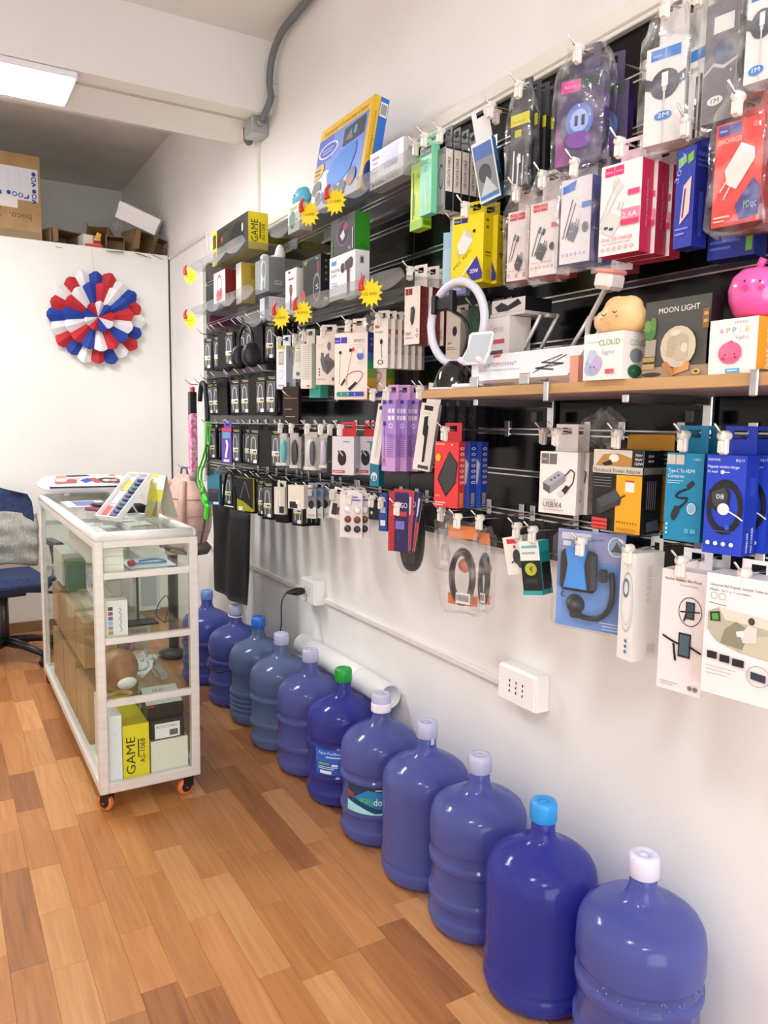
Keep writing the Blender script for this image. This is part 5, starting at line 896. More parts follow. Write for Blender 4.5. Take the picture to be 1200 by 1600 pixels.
carton('headset', 'headset_box', 'headset box', 'black gaming headset box with red oval badge and earcup picture', ('#4a463f', '#141414'), [('p', [(.1, .1), (.9, .02), (.95, .9), (.05, .94)], '#0c0c0d'), ('l', [(.86, .1), (.88, .55), (.82, .95)], .05, '#c04a3a'), ('e', .06, .76, .1, .16, '#d8363a'), ('o', .8, .62, .2, .28, .2, '#8a8a8c'), ('e', .82, .62, .14, .2, '#26262a'), ('t', 'S', .76, .66, .1, '#d9d9dc', .14), ('p', [(.1, .06), (.3, .04), (.2, .14)], '#8fae4a'), ('r', .75, .04, .9, .08, '#3f9ab8')], right=[('r', .35, .82, .75, .9, '#e6e2dc')] + [('e', .55, .12+.12*i, .14, .03, '#6a6a6c') for i in range(4)], base=1.8732)
carton('gun', 'massage_gun_box', 'massage gun box', 'white FASCIAL GUN box with a black massage gun picture', ('#f1eef2', '#e9e6ea'), [('r', .08, .1, .28, .2, '#3f9ad8'), ('t', 'FASCIAL', .08, .36, .07, '#55555a', .34), ('t', 'GUN', .08, .47, .07, '#55555a', .2), ('r', .08, .6, .3, .62, '#6fb0dc'), ('r', .08, .66, .34, .68, '#6fb0dc'), ('p', [(.62, .2), (.86, .12), (.92, .2), (.9, .36), (.8, .38), (.8, .96), (.7, .98), (.7, .4), (.62, .36)], '#3a322e'), ('e', .54, .32, .08, .11, '#2a2624'), ('r', .58, .28, .66, .34, '#b06a5a')] + [('t', '8', .1+.12*i, .95, .05, '#b9b6bc', .04) for i in range(3)], right=[('r', .3, .12, .62, .3, '#c9c6b0'), ('r', .36, .15, .56, .28, '#55554a'), ('r', .4, .5, .46, .95, '#7a787c'), ('r', .52, .6, .58, .95, '#7a787c')], base=1.8732)
x, y, z, w, h, yaw, d = PLACE['gun']; gz = z+h
carton('green', 'speaker_box', 'speaker box', 'dark grey and green box standing on the massage gun box', ('#3f3d38', '#2f8a1e'), [('e', .52, .46, .26, .34, '#1c1c1e'), ('o', .52, .46, .26, .34, .12, '#8a4a8a'), ('p', [(.4, .5), (.55, .35), (.6, .55), (.5, .65)], '#e6e6e8'), ('e', .62, .3, .08, .1, '#b03a5a'), ('r', .04, .6, .1, 1, '#3f8a2a'), ('t', 'Qi', .75, .94, .08, '#d9d9d4', .08), ('r', .9, .4, .93, .95, '#c9c9c4')], right=[('r', .0, .0, .05, 1, '#246f16'), ('p', [(.1, .95), (.5, .75), (.9, .95)], '#25781a')], base=gz+.0005)
carton('cloud2', 'night_light_box', 'night light box', 'white night light box under the blue cloud lamp', ('#efede6', '#e6dcd2'), [('e', .4, .55, .26, .32, '#5a9a82'), ('r', .2, .1, .8, .22, '#b8c48a'), ('e', .78, .6, .06, .04, '#3a3a3c')], right=[('r', .3, .2, .7, .24, '#b9b0a6')], base=2.1942)
def cloud_mesh(col_, w, h, d, face='#7a5a3a'):
    mb = MB(); rnd = random.Random(3)
    lob = [(0, .40, .42, .58), (-.27, .30, .30, .42), (.27, .28, .30, .40), (-.1, .62, .26, .36), (.14, .58, .28, .36)]
    n, m_ = 28, 16; vs = []; fs = []
    # star-shaped blob: radius = max over lobes along each direction
    for i in range(m_+1):
        b = math.pi*i/m_
        for j in range(n):
            a = 2*math.pi*j/n
            dv = Vector((math.sin(b)*math.cos(a), math.sin(b)*math.sin(a), math.cos(b)))
            r = 0
            for cx, cz, rr, rz in lob:
                c = Vector((cx, 0, cz-.42)); k = rr*1.02
                bq = dv.dot(c); disc = bq*bq-(c.length_squared-k*k)
                if disc > 0: r = max(r, bq+math.sqrt(disc))
            p = dv*max(r, .2); zz = max(p.z+.42, .0)
            vs.append((p.x*w*.9, p.y*d*1.1, zz*h*1.05))
    for i in range(m_):
        for j in range(n): fs.append((i*n+j, i*n+(j+1) % n, (i+1)*n+(j+1) % n, (i+1)*n+j))
    mb.add(vs, fs, P(col_, .35), True); return mb
t = thing('cloud_lamp', 'blue cloud shaped night lamp on the high tray', 'night lamp', (1.335, 2.985, 2.304), (0, 0, R(-80)))
cloud_mesh('#5cc0dc', .12, .075, .06).build('cloud_body', t)
mb = MB(); [mb.lathe([(0, 0), (.003, 0), (0, .003)], P('#33485a'), 8, xf=Matrix.Translation((q, -.031, .035)) @ Matrix.Rotation(R(90), 4, 'X')) for q in (-.012, .012)]; mb.build('face', t)
# leaning blue board box
bx = thing('board_box', 'large blue and yellow box with a blue pad picture leaning back on the high tray', 'board box', (1.264, 2.56, 2.2035), (R(-10), 0, R(-90)))
w, h, d = .405, .315, .055
MB().box((0, d/2, h/2), (w, d, h), P('#1f63c8'), mats=dict(front=P('#cfd6ee'), right=P('#2a6fd0'), top=P('#e0b81e'), left=P('#e0b81e'))).build('carton', bx)
mb = MB(); F_ = faces(mb, w, h, d)
F_['front'].draw([('r', 0, 0, 1, .13, '#e6bc1c'), ('r', .94, 0, 1, 1, '#e6bc1c'), ('t', "Everything's Connection Center", .08, .1, .055, '#a85a1a', .84), ('p', [(0, .13), (.94, .13), (.94, .9), (.6, .6), (0, .5)], '#6f8ee0'), ('p', [(0, .5), (.6, .6), (.94, .9), (.94, 1), (0, 1)], '#d9dcf2'), ('r', .0, .13, .3, .42, '#4a68cc'), ('e', .22, .30, .2, .09, '#dfe4f6'), ('e', .22, .30, .17, .072, '#3f57c0'), ('r', .1, .28, .34, .295, '#a9b6e6'), ('r', .12, .315, .32, .33, '#a9b6e6'), ('p', [(.52, .18), (.9, .16), (.9, .36), (.52, .38)], '#2f3138'), ('p', [(.56, .32), (.66, .22), (.7, .34)], '#77798a'), ('e', .74, .26, .03, .05, '#5a9ad0'),
                   ('p', [(.34, .80), (.28, .62), (.36, .50), (.55, .42), (.80, .40), (.82, .52), (.74, .70), (.62, .78)], '#2f7fdc'), ('p', [(.0, .46), (.16, .43), (.2, .5), (.16, .58), (0, .62)], '#d6b42a'), ('r', .02, .49, .13, .51, '#4a3a10'), ('r', .02, .54, .13, .56, '#4a3a10'), ('e', .10, .72, .09, .09, '#5a5248'), ('e', .16, .84, .07, .08, '#3a3c44'), ('o', .17, .84, .08, .08, .25, '#c9c9cc'), ('e', .36, .88, .08, .09, '#34425a'), ('p', [(.28, .8), (.4, .78), (.42, .85), (.28, .86)], '#4a62c0'), ('e', .50, .89, .07, .09, '#2c2e34'), ('e', .64, .88, .07, .09, '#2f4a58'), ('e', .80, .80, .08, .1, '#5a6a86'), ('e', .8, .84, .06, .05, '#b0563a')])
F_['right'].draw([('r', 0, 0, .4, 1, '#e6bc1c'), ('r', .45, .05, .95, .2, '#ecebe6'), ('r', .5, .07, .9, .18, '#9a9a96'), ('e', .3, .82, .28, .14, '#26408f'), ('t', "Everything's Connection", .26, .66, .03, '#a85a1a', .5, 90)])
mb.build('printed_faces', bx)
carton('makeup', 'makeup_box', 'cosmetics box', 'white cosmetics kit box with pastel print on the high tray', ('#ece9f0', '#ddd6d8'), [('p', [(.35, .1), (.85, .05), (.85, .5), (.35, .55)], '#d9d2ea'), ('p', [(.4, .5), (.8, .05), (.84, .46)], '#c4cdf0')] + [('r', .45+.08*i, .45, .49+.08*i, .6, ('#7a8ad0', '#e07a8a', '#6ab0a8', '#d65a7a')[i % 4]) for i in range(5)] + [('r', .08, .15, .28, .2, '#b07ac0'), ('r', .08, .3, .25, .33, '#d98a9a'), ('r', .08, .42, .25, .45, '#a9b4d0'), ('r', .08, .54, .25, .57, '#d98a9a')] + [('r', .1+.1*i, .86, .16+.1*i, .94, ('#55586a', '#c24a5a')[i % 3 == 1]) for i in range(8)], right=[('t', 'COLOR', .7, .62, .14, '#5a3a4a', .4, 90)], base=2.1942)

# ------------------------------------------------------------------ wooden shelf
SZ = 1.522
sh = thing('wood_shelf', 'light wood board shelf on silver brackets across the panel', 'shelf', (1.32, 1.07, SZ-.022))
OAK = noisy('oak_edge', '#b98f5e', '#c9a06e', 3, .5, .05, 40, stretch=(6, 1, 6))
MB().box((0, 0, .011), (.315, 1.45, .022), OAK, .001).build('board', sh)
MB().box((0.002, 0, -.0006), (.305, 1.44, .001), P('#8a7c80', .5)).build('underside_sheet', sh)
for yy in (1.62, 1.12, .62):
    mb = MB(); mb.box((.02, yy-1.07, -.012), (.26, .018, .018), STEEL, .002); mb.box((.150, yy-1.07, -.05), (.012, .024, .10), STEEL, .002); mb.box((.10, yy-1.07, -.045), (.03, .022, .03), P('#3f4044', .4), .003); mb.build('bracket', sh)
for yy in (1.295, .80):
    mb = MB(); mb.box((-.1615, yy-1.07, .004), (.007, .016, .042), STEEL, .002); mb.box((-.15, yy-1.07, .0245), (.03, .016, .004), STEEL, .001); mb.build('edge_clip', sh)

CLOUDF = [('t', 'baby', .12, .2, .05, '#d0cdd4', .3), ('t', 'CLOUD', .4, .27, .12, '#6fae5a', .52), ('t', 'light', .5, .46, .09, '#b9b4bc', .3), ('e', .26, .68, .2, .22, '#b3b4d6'), ('e', .24, .5, .13, .15, '#c0c6e0'), ('e', .38, .64, .12, .16, '#c4b0d8'), ('e', .14, .76, .09, .12, '#a9b8dc'), ('e', .21, .72, .018, .02, '#55506a'), ('e', .31, .72, .018, .02, '#55506a'), ('e', .18, .78, .025, .02, '#e09aa8'), ('e', .35, .77, .025, .02, '#e09aa8'), ('r', .6, .78, .82, .87, '#d6546a'), ('e', .68, .93, .012, .012, '#d98a9a')]
carton('cloudbox', 'night_light_box', 'night light box', 'white cloud light box under the beige cloud lamp on the wooden shelf', ('#f0ece8', '#ece4dc'), CLOUDF, right=[('t', 'CLOUD', .3, .29, .12, '#6fae5a', .66), ('e', .6, .5, .3, .15, '#8a9096'), ('e', .55, .83, .32, .14, '#2f6a4a'), ('e', .5, .82, .03, .02, '#c4a08a')], base=SZ+.0005)
cbx, cby = PLACE['cloudbox'][0], PLACE['cloudbox'][1]; cbt = PLACE['cloudbox'][2]+PLACE['cloudbox'][4]
t = thing('cloud_lamp', 'beige cloud shaped lamp with sleepy face on the white cloud box', 'night lamp', (cbx+.035, cby-.012, cbt+.0005), (0, 0, R(-78)))
cloud_mesh('#e6bd84', .118, .078, .056).build('cloud_body', t)
mb = MB(); f = Face(mb, (-.03, -.0335, .06), (.06, 0, 0), (0, 0, -.05), (0, -1, 0)); f.draw([('l', [(.1, .5), (.18, .58), (.26, .5)], .04, '#7a4a2a'), ('l', [(.5, .42), (.58, .5), (.66, .42)], .04, '#7a4a2a'), ('e', .1, .7, .05, .05, '#d88a5a'), ('e', .66, .62, .05, .05, '#c87a5a')]); mb.build('face', t)
MOONF = [('t', 'MOON LIGHT', .22, .17, .072, '#f2f0ea', .62), ('r', .0, .86, 1, 1, '#8a7460'), ('p', [(0, .9), (.5, .84), (1, .88), (1, 1), (0, 1)], '#a58c70'), ('e', .15, .96, .16, .03, '#3a3026'), ('r', .02, .58, .2, .72, '#9a9488'), ('p', [(.03, .5), (.21, .5), (.19, .72), (.05, .72)], '#a8a090'), ('e', .1, .38, .1, .13, '#4a7a3a'), ('e', .06, .32, .05, .08, '#6a9a4a'), ('e', .15, .3, .05, .09, '#5a8a42'), ('r', .0, .73, .2, .79, '#b0905a'), ('r', .0, .82, .2, .89, '#b59a68'), ('r', .9, .18, .99, .42, '#8a5f34'), ('r', .92, .22, .98, .26, '#c9a06a'), ('r', .92, .31, .98, .35, '#c9a06a'),
         ('p', [(.32, .84), (.38, .8), (.5, .9), (.66, .78), (.7, .82), (.48, 1)], '#c98a4a'), ('e', .56, .62, .27, .265, '#cfc0a8'), ('e', .48, .58, .09, .1, '#b8a88f'), ('e', .62, .54, .1, .08, '#bcae96'), ('e', .6, .72, .12, .08, '#c2b299'), ('e', .44, .7, .06, .05, '#baa98f'), ('e', .66, .64, .05, .06, '#dbd0ba'), ('e', .52, .44, .08, .04, '#dcd2be'), ('p', [(.34, .82), (.4, .80), (.52, .93), (.5, 1)], '#b87a3e'), ('p', [(.72, .8), (.76, .84), (.74, .92), (.5, .98), (.66, .86)], '#d6995a'), ('e', .86, .95, .06, .035, '#d6b06a'), ('e', .86, .95, .03, .018, '#6a5030')]
carton('moon', 'lamp_box', 'lamp box', 'dark grey MOON LIGHT lamp box with a moon picture', ('#4c4a46', '#141416'), MOONF, base=SZ+.0005)
APPF = [('t', 'mini', .55, .1, .07, '#b0aab2', .26), ('t', 'A', .26, .26, .10, '#e07a9a', .08), ('t', 'P', .4, .26, .10, '#e09a5a', .07), ('t', 'P', .52, .26, .10, '#5ab0b8', .07), ('t', 'L', .66, .26, .10, '#efd0d8', .06), ('t', 'E', .78, .26, .10, '#d8c04a', .07), ('t', 'light', .6, .38, .07, '#b9c4cc', .26), ('p', [(.44, .42), (.54, .40), (.56, .46), (.46, .48)], '#c9505a'), ('r', .5, .4, .53, .48, '#7a4a3a'), ('e', .5, .62, .23, .2, '#e8628a'), ('e', .42, .58, .12, .14, '#ee7096'), ('e', .58, .58, .12, .14, '#ea6a90'), ('e', .41, .66, .015, .015, '#3a2a30'), ('e', .6, .65, .015, .015, '#3a2a30'), ('e', .38, .72, .03, .025, '#c9365a'), ('e', .62, .71, .03, .025, '#c9365a'), ('r', .44, .91, .72, .98, '#5aa8d0'), ('r', .48, .935, .68, .955, '#d9ecf6')]
carton('apple', 'night_light_box', 'night light box', 'white mini apple light box with orange phone holder side', ('#f1ede9', '#e89a2a'), APPF, right=[('t', 'PHNNE HOLDER', .5, .92, .14, '#f6ecd8', .84, 90)], base=SZ+.0005)
abx, aby = PLACE['apple'][0], PLACE['apple'][1]; abt = SZ+.0005+PLACE['apple'][4]+(PLACE['apple'][2]-SZ-.0005)
t = thing('apple_lamp', 'glossy pink apple shaped lamp with a small face at the right edge', 'night lamp', (abx+.045, aby-.012, abt+.0005), (0, 0, R(-70)))
mb = MB(); mb.lathe([(0, .002), (.02, 0), (.036, .008), (.045, .03), (.047, .05), (.041, .07), (.028, .082), (.012, .083), (0, .078)], P('#e85aa8', .25, coat=.4), 26); mb.build('apple_body', t)
mb = MB(); mb.tube([(0, 0, .078), (.002, 0, .092), (.006, 0, .1)], [.007, .006, .007], P('#d64a98', .3), 10); mb.build('stalk', t)
mb = MB(); f = Face(mb, (-.03, -.0485, .075), (.06, 0, 0), (0, 0, -.05), (0, -1, 0)); f.draw([('e', .35, .35, .03, .045, '#3a1a28'), ('e', .75, .4, .03, .045, '#3a1a28'), ('e', .36, .55, .09, .08, '#c93a86'), ('e', .8, .6, .09, .08, '#c93a86')]); mb.build('face', t)
tag(MB().box((1.30, .70, SZ+.09), (.06, .10, .178), P('#1c2c5c', .4), .001).build('blue_box'), 'dark blue box at the right edge behind the apple lamp', 'box')
# gooseneck lamp behind the cloud box
t = thing('gooseneck_lamp', 'small lamp with pink head on a white gooseneck behind the cloud box', 'desk lamp', (1.30, 1.318, SZ+.0005))
MB().lathe([(.04, 0), (.042, .004), (.042, .012), (.03, .018), (.01, .02)], P('#efe6e2', .4), 22).build('base', t)
MB().tube(crom([(0, 0, .015), (0, .004, .08), (-.002, 0, .14), (-.012, -.04, .185), (-.024, -.068, .205)], 26), .006, P('#cfcac4', .4), 10).build('neck', t)
mb = MB(); xf_ = Matrix.Translation((-.028, -.08, .212)) @ Matrix.Rotation(R(12), 4, 'X')
mb.box((0, 0, .006), (.05, .052, .036), P('#efe2da', .4), .008, xf=xf_); mb.box((0, 0, .026), (.05, .052, .010), P('#e89a8a', .4), .004, xf=xf_); mb.build('lamp_head', t)
# laptop stand box leaning on two clips
t = thing('laptop_stand_box', 'long white LAPTOP STAND box leaning back on the wooden shelf', 'laptop stand box', (1.205, 1.462, SZ+.0195), (R(-38), 0, R(-90)))
w, h, d = .36, .088, .03
MB().box((0, d/2, h/2), (w, d, h), P('#ece6e6'), mats=dict(front=P('#f2eef0'))).build('carton', t)
mb = MB(); F_ = faces(mb, w, h, d)
F_['front'].draw([('r', .10, .02, .18, .14, '#e0563e'), ('t', 'LAPTOP STAND', .07, .5, .15, '#a8a4a8', .34), ('t', 'ALUMINIUM FOLDING STAND BRACKET', .06, .68, .07, '#b8b4b8', .44), ('l', [(.66, .85), (.88, .3)], .008, '#1a1a1c'), ('l', [(.66, .7), (.84, .78)], .01, '#1a1a1c'), ('l', [(.68, .5), (.9, .6)], .01, '#1a1a1c'), ('l', [(.7, .5), (.84, .28)], .008, '#1a1a1c'), ('l', [(.66, .7), (.9, .6)], .008, '#1a1a1c')])
F_['bottom'].draw([('t', 'FOLDING LAPTOP BRACKET', .12, .7, .3, '#8a868a', .34), ('l', [(.72, .8), (.82, .2)], .006, '#1a1a1c'), ('l', [(.74, .3), (.84, .7)], .006, '#1a1a1c')])
mb.build('printed_faces', t)
for i, yy in enumerate((1.575, 1.385)):
    tag(MB().box((1.172, yy, SZ+.014), (.006, .034, .026), STEEL, .002).box((1.19, yy, SZ+.003), (.04, .034, .005), STEEL, .001).build('metal_stop'), ('left', 'right')[i] + ' metal stop holding the laptop stand box on the shelf', 'metal stop')
tag(MB().box((1.235, 1.255, SZ+.03), (.075, .026, .058), P('#e8a48e', .5), .0005).build('peach_box'), 'small peach box between the laptop stand box and the cloud box', 'box')
# white box with a woman's photo and black box on top
carton('genie', 'phone_tripod_box', 'tripod box', 'white box with a portrait photo behind the phone stand', ('#ece6e2', '#e2dad4'), [('t', 'Genie', .3, .2, .1, '#d8a0a8', .5), ('r', .3, .3, .85, .36, '#d0484a'), ('r', .25, .45, .8, .98, '#5a4c48'), ('e', .52, .66, .16, .12, '#8a5a44'), ('e', .52, .56, .2, .08, '#1e1a1c'), ('p', [(.3, .98), (.4, .78), (.66, .78), (.76, .98)], '#b8b0b4'), ('r', .46, .69, .6, .71, '#efe6e0')], base=SZ+.0005)
gt = PLACE['genie'][2]+PLACE['genie'][4]
t = thing('black_gift_box', 'flat black and white box lying on the portrait box', 'box', (1.31, 1.62, gt+.0005), (0, 0, R(-86)))
MB().box((0, .05, .005), (.13, .11, .008), P('#d6cfc8')).build('lower_card', t)
MB().box((0, .045, .027), (.125, .095, .034), P('#1a1a1c', .35), mats=dict(front=P('#d9d2cc'))).build('carton', t)
mb = MB(); Face(mb, (-.0625, -.0025, .044), (.125, 0, 0), (0, 0, -.034), (0, -1, 0)).draw([('p', [(.1, .5), (.3, .2), (.5, .5), (.8, .1), (.9, .5), (.5, .9), (.2, .9)], '#1c1c1e')]); mb.build('printed_front', t)
# open laptop stands
for i, (yy, xx) in enumerate(((1.60, 1.37), (1.46, 1.40))):
    t = thing('laptop_stand', ('folding silver laptop stand beside the portrait box', 'folding silver laptop stand nearer the cloud box')[i], 'laptop stand', (xx, yy, SZ+.0005), (0, 0, R(-90)))
    for s_ in (-1, 1):
        mb = MB(); a, b = Vector((-.07+.012*s_, s_*.018, .004)), Vector((.07+.012*s_, s_*.018, .19-.02*i))
        mb.tube([a, a.lerp(b, .5), b], .0055, ALU, 6); mb.build('arm', t)
    MB().tube([(.0, .018, .09), (.05, 0, .004)], .004, ALU, 6).build('strut', t); MB().tube([(-.07, -.018, .005), (-.07, .018, .005)], .005, ALU, 6).build('cross_bar', t); MB().tube([(.075, -.018, .185-.02*i), (.075, .018, .185-.02*i)], .006, ALU, 6).build('cross_bar', t)
# ring light
t = thing('ring_light', 'white ring light with black phone clamp standing on the wooden shelf', 'ring light', (1.235, 1.745, SZ+.0005), (0, 0, R(-82)))
c = Vector((0, 0, .180)); mb = MB()
mb.tube([c+Vector((.104*math.cos(2*math.pi*i/36), 0, .108*math.sin(2*math.pi*i/36))) for i in range(36)], .0115, P('#d9dce8', .3), 12, closed=True); mb.build('ring', t)
mb = MB(); mb.box((-.035, -.01, .232), (.075, .02, .034), P('#131315', .35), .004); mb.box((-.07, -.018, .232), (.014, .02, .05), P('#131315', .35), .003); mb.box((0, -.018, .236), (.014, .02, .056), P('#131315', .35), .003); mb.build('phone_clamp', t)
mb = MB(); mb.tube(crom([(-.02, 0, .215), (.03, 0, .185), (.045, 0, .14), (.02, 0, .08), (0, 0, .05)], 22), .0055, P('#17171a', .35), 8); mb.build('gooseneck', t)
mb = MB(); mb.lathe([(.062, 0), (.062, .006), (.056, .03), (.045, .056), (.03, .07), (.02, .078), (0, .08)], P('#0c0c0e', .12, coat=.5), 24); mb.build('base', t)
mb = MB(); mb.lathe([(.07, 0), (.072, .002), (.07, .0055), (.062, .006)], P('#e9e2e4', .4), 24); mb.build('base_rim', t)
# white folding phone stand
t = thing('phone_stand', 'white folding phone stand with grey pad in front of the ring light', 'phone stand', (1.19, 1.625, SZ+.0005), (0, 0, R(-74)))
MB().box((0, .02, .006), (.075, .09, .011), P('#efe9ea', .4), .004).build('base', t)
MB().box((0, .03, .05), (.02, .014, .09), P('#e9e3e4', .4), .003).build('stem', t)
xf_ = Matrix.Translation((.008, .018, .095)) @ Matrix.Rotation(R(-18), 4, 'X')
MB().prism([(-.034, -.035), (.034, -.035), (.044, .0), (.044, .046), (.038, .052), (-.026, .052), (-.034, .046), (-.03, .01), (-.042, -.02)], .006, P('#f1ecee', .35), xf=xf_).build('back_plate', t)
MB().prism([(-.028, -.028), (.03, -.028), (.038, .0), (.038, .044), (-.022, .044), (-.024, .01), (-.034, -.016)], .002, P('#b9c2c6', .5), xf=xf_ @ Matrix.Translation((0, -.002, 0))).build('pad', t)
for q in (-.028, .028): MB().box((q, -.012, -.03), (.014, .026, .014), P('#f1e2ea', .35), .004, xf=xf_).build('hook_lip', t)
# black bar at the left end
t = thing('selfie_rod', 'long flat black bar lying at the left end of the wooden shelf', 'black bar', (1.30, 1.745, SZ+.0005), (0, 0, R(-12)))
MB().box((0, 0, .014), (.15, .03, .026), P('#141417', .25), .004).build('bar', t); MB().box((-.04, 0, .0285), (.04, .026, .004), P('#2a2a2e', .3), .001).build('slider', t)
# ------------------------------------------------------------------ water bottles
def bottle_mat(name, tint, body, mixf, rough=.28):
    m = bpy.data.materials.new(name); m.use_nodes = True; nt = m.node_tree; N = nt.nodes; L = nt.links; N.clear()
    out = N.new('ShaderNodeOutputMaterial')
    tr = N.new('ShaderNodeBsdfTransparent'); tr.inputs['Color'].default_value = lin(tint)
    pb = N.new('ShaderNodeBsdfPrincipled'); pb.inputs['Roughness'].default_value = rough
    tc = N.new('ShaderNodeTexCoord'); nz = N.new('ShaderNodeTexNoise'); nz.inputs['Scale'].default_value = 5; nz.inputs['Detail'].default_value = 2
    L.new(tc.outputs['Object'], nz.inputs['Vector'])
    rp = N.new('ShaderNodeValToRGB'); rp.color_ramp.elements[0].position = .3; rp.color_ramp.elements[1].position = .7
    b = lin(body); rp.color_ramp.elements[0].color = (b[0]*.94, b[1]*.94, b[2]*.96, 1); rp.color_ramp.elements[1].color = (min(1, b[0]*1.06), min(1, b[1]*1.06), min(1, b[2]*1.03), 1)
    L.new(nz.outputs['Fac'], rp.inputs['Fac']); L.new(rp.outputs['Color'], pb.inputs['Base Color'])
    pb.inputs['Coat Weight'].default_value = .6; pb.inputs['Coat Roughness'].default_value = .08
    mr = N.new('ShaderNodeValue'); mr.outputs[0].default_value = mixf
    fr = N.new('ShaderNodeLayerWeight'); fr.inputs['Blend'].default_value = .25
    ad = N.new('ShaderNodeMath'); ad.operation = 'MULTIPLY_ADD'; ad.inputs[1].default_value = .35; ad.use_clamp = True
    L.new(fr.outputs['Facing'], ad.inputs[0]); L.new(mr.outputs[0], ad.inputs[2])
    mx = N.new('ShaderNodeMixShader'); L.new(ad.outputs[0], mx.inputs['Fac']); L.new(tr.outputs[0], mx.inputs[1]); L.new(pb.outputs[0], mx.inputs[2])
    L.new(mx.outputs[0], out.inputs['Surface']); return m
BM = [bottle_mat('blue_polycarbonate', '#747fd6', '#808bd8', .30, .15), bottle_mat('deep_blue_polycarbonate', '#5f67d4', '#5f67d6', .25, .14), bottle_mat('pale_blue_polycarbonate', '#889cd0', '#8aa0cc', .32, .15)]
R0 = .139
SHO = [(R0, .288), (.1385, .312), (.1345, .334), (.124, .353), (.106, .369), (.084, .382), (.062, .391), (.045, .399), (.036, .408), (.031, .420), (.0295, .432), (.0295, .462)]
SHO_B = [(R0, .292), (.1385, .318), (.1345, .342), (.124, .361), (.106, .375), (.084, .384), (.064, .389), (.050, .394), (.040, .402), (.033, .416), (.0295, .434), (.0295, .462)]
WB = R0-.0075
def ridge(z, hh): return [(WB, z-.005), (WB+.001, z-.003), (R0-.001, z+.002), (R0, z+.004), (R0, z+hh-.004), (R0-.001, z+hh-.002), (WB+.001, z+hh+.003), (WB, z+hh+.005)]
FOOT = [(.100, .002), (.118, .004), (.132, .016), (.1385, .036), (R0, .050), (R0-.001, .054), (WB+.001, .060), (WB, .063)]
TOPB = [(WB, .249), (WB+.001, .252), (R0-.001, .259), (R0, .264)]
STY = {'ring': FOOT + ridge(.092, .024) + ridge(.200, .022) + TOPB + SHO_B,
       'plain': FOOT[:-2] + [(R0-.003, .058), (R0-.004, .062), (R0-.004, .066), (R0-.001, .070), (R0, .074), (R0, .086), (R0-.0005, .09), (R0-.0018, .096), (R0-.002, .10), (R0-.002, .235), (R0-.0015, .248), (R0, .262)] + SHO,
       'band': FOOT + ridge(.104, .020) + ridge(.216, .018) + TOPB + SHO,
       'ribbed': FOOT + ridge(.072, .010) + ridge(.094, .010) + ridge(.116, .010) + ridge(.140, .020) + [(WB-.004, .18), (WB-.005, .225)] + TOPB + SHO}
_bm = {}
def bottle(x, y, style, mi, capc, label, cap_style=0, lab=None, turn=0, H=1.0, capname='cap'):
    t = thing('water_bottle', label, 'water bottle', (x, y, 0.001), (0, 0, R(turn)))
    k = (style, mi)
    if k not in _bm:
        mb = MB(); mb.lathe(STY[style], BM[mi], 48); o = mb.build('bottle_body', t); _bm[k] = o.data
        # round the profile
        o.data.update()
    else:
        o = bpy.data.objects.new('bottle_body', _bm[k]); col.objects.link(o); o.parent = t
    o.scale = (1, 1, H)
    cm = capc if not isinstance(capc, str) else P(capc, .35)
    mb = MB(); z0 = .452*H
    mb.lathe([(.0325, z0), (.034, z0+.002), (.034, z0+.036), (.033, z0+.044), (.030, z0+.050), (.018, z0+.051), (.016, z0+.047), (.010, z0+.046), (.009, z0+.050), (0, z0+.050)], cm, 28)
    if cap_style == 1: mb.box((0, -.034, z0-.006), (.012, .002, .02), cm, .0008)
    mb.build(capname, t)
    if cap_style == 2:
        mb = MB(); mb.lathe([(.0345, z0-.012), (.0352, z0-.01), (.0352, z0+.016), (.0345, z0+.018)], P('#e9e6ee', .5), 28)
        f = Face(mb, (0, 0, 0), (1, 0, 0), (0, 0, -1), (0, -1, 0))
        mb.build('paper_seal', t)
    if cap_style == 3:
        mb = MB(); mb.tube([(.036*math.cos(a*math.pi/9), .036*math.sin(a*math.pi/9), z0-.004+.004*math.sin(a*math.pi/9)) for a in range(18)], .0035, P('#dcdcf0', .4), 6, closed=True); mb.build('carry_ring', t)
    return t
def wrap_label(t, name, r, a0, a1, z0, z1, c, ops, H=1.0, n=20):
    """printed sleeve on the bottle's side; ops are rectangles / text mapped round the cylinder"""
    mb = MB(); vs = []; fs = []
    for i in range(n+1):
        a = R(a0+(a1-a0)*i/n)
        vs += [(r*math.cos(a), r*math.sin(a), z0), (r*math.cos(a), r*math.sin(a), z1)]
    for i in range(n): fs.append((2*i, 2*i+2, 2*i+3, 2*i+1))
    mb.add(vs, fs, P(c, .3), True)
    flat = MB(); Face(flat, (0, 0, 1), (1, 0, 0), (0, 0, -1), (0, -1, 0)).draw(ops)
    me = bpy.data.meshes.new('flat'); me.from_pydata(flat.v, [], flat.f); me.polygons.foreach_set('material_index', flat.mi)
    bm = bmesh.new(); bm.from_mesh(me); bpy.data.meshes.remove(me)
    for k in range(1, n):
        bmesh.ops.bisect_plane(bm, geom=bm.verts[:]+bm.edges[:]+bm.faces[:], plane_co=(k/n, 0, 0), plane_no=(1, 0, 0), dist=1e-6)
    for f in bm.faces:
        q = []
        for v in f.verts:
            x, y, z = v.co; a = R(a0+(a1-a0)*x); rr = r - y*1.2 + .0004
            q.append((rr*math.cos(a), rr*math.sin(a), z0+(z1-z0)*z))
        mb.add(q, [tuple(range(len(q)))], flat.mats[f.material_index], True)
    bm.free()
    return mb.build(name, t)
CAPW = clear('frosted_cap', '#d6d8f0', .2, 1.45, .62, '#dcdcf2')
def cyl_text(s, x, y, h, c, mw, rot=0): return ('t', s, x, y, h, c, mw, rot)
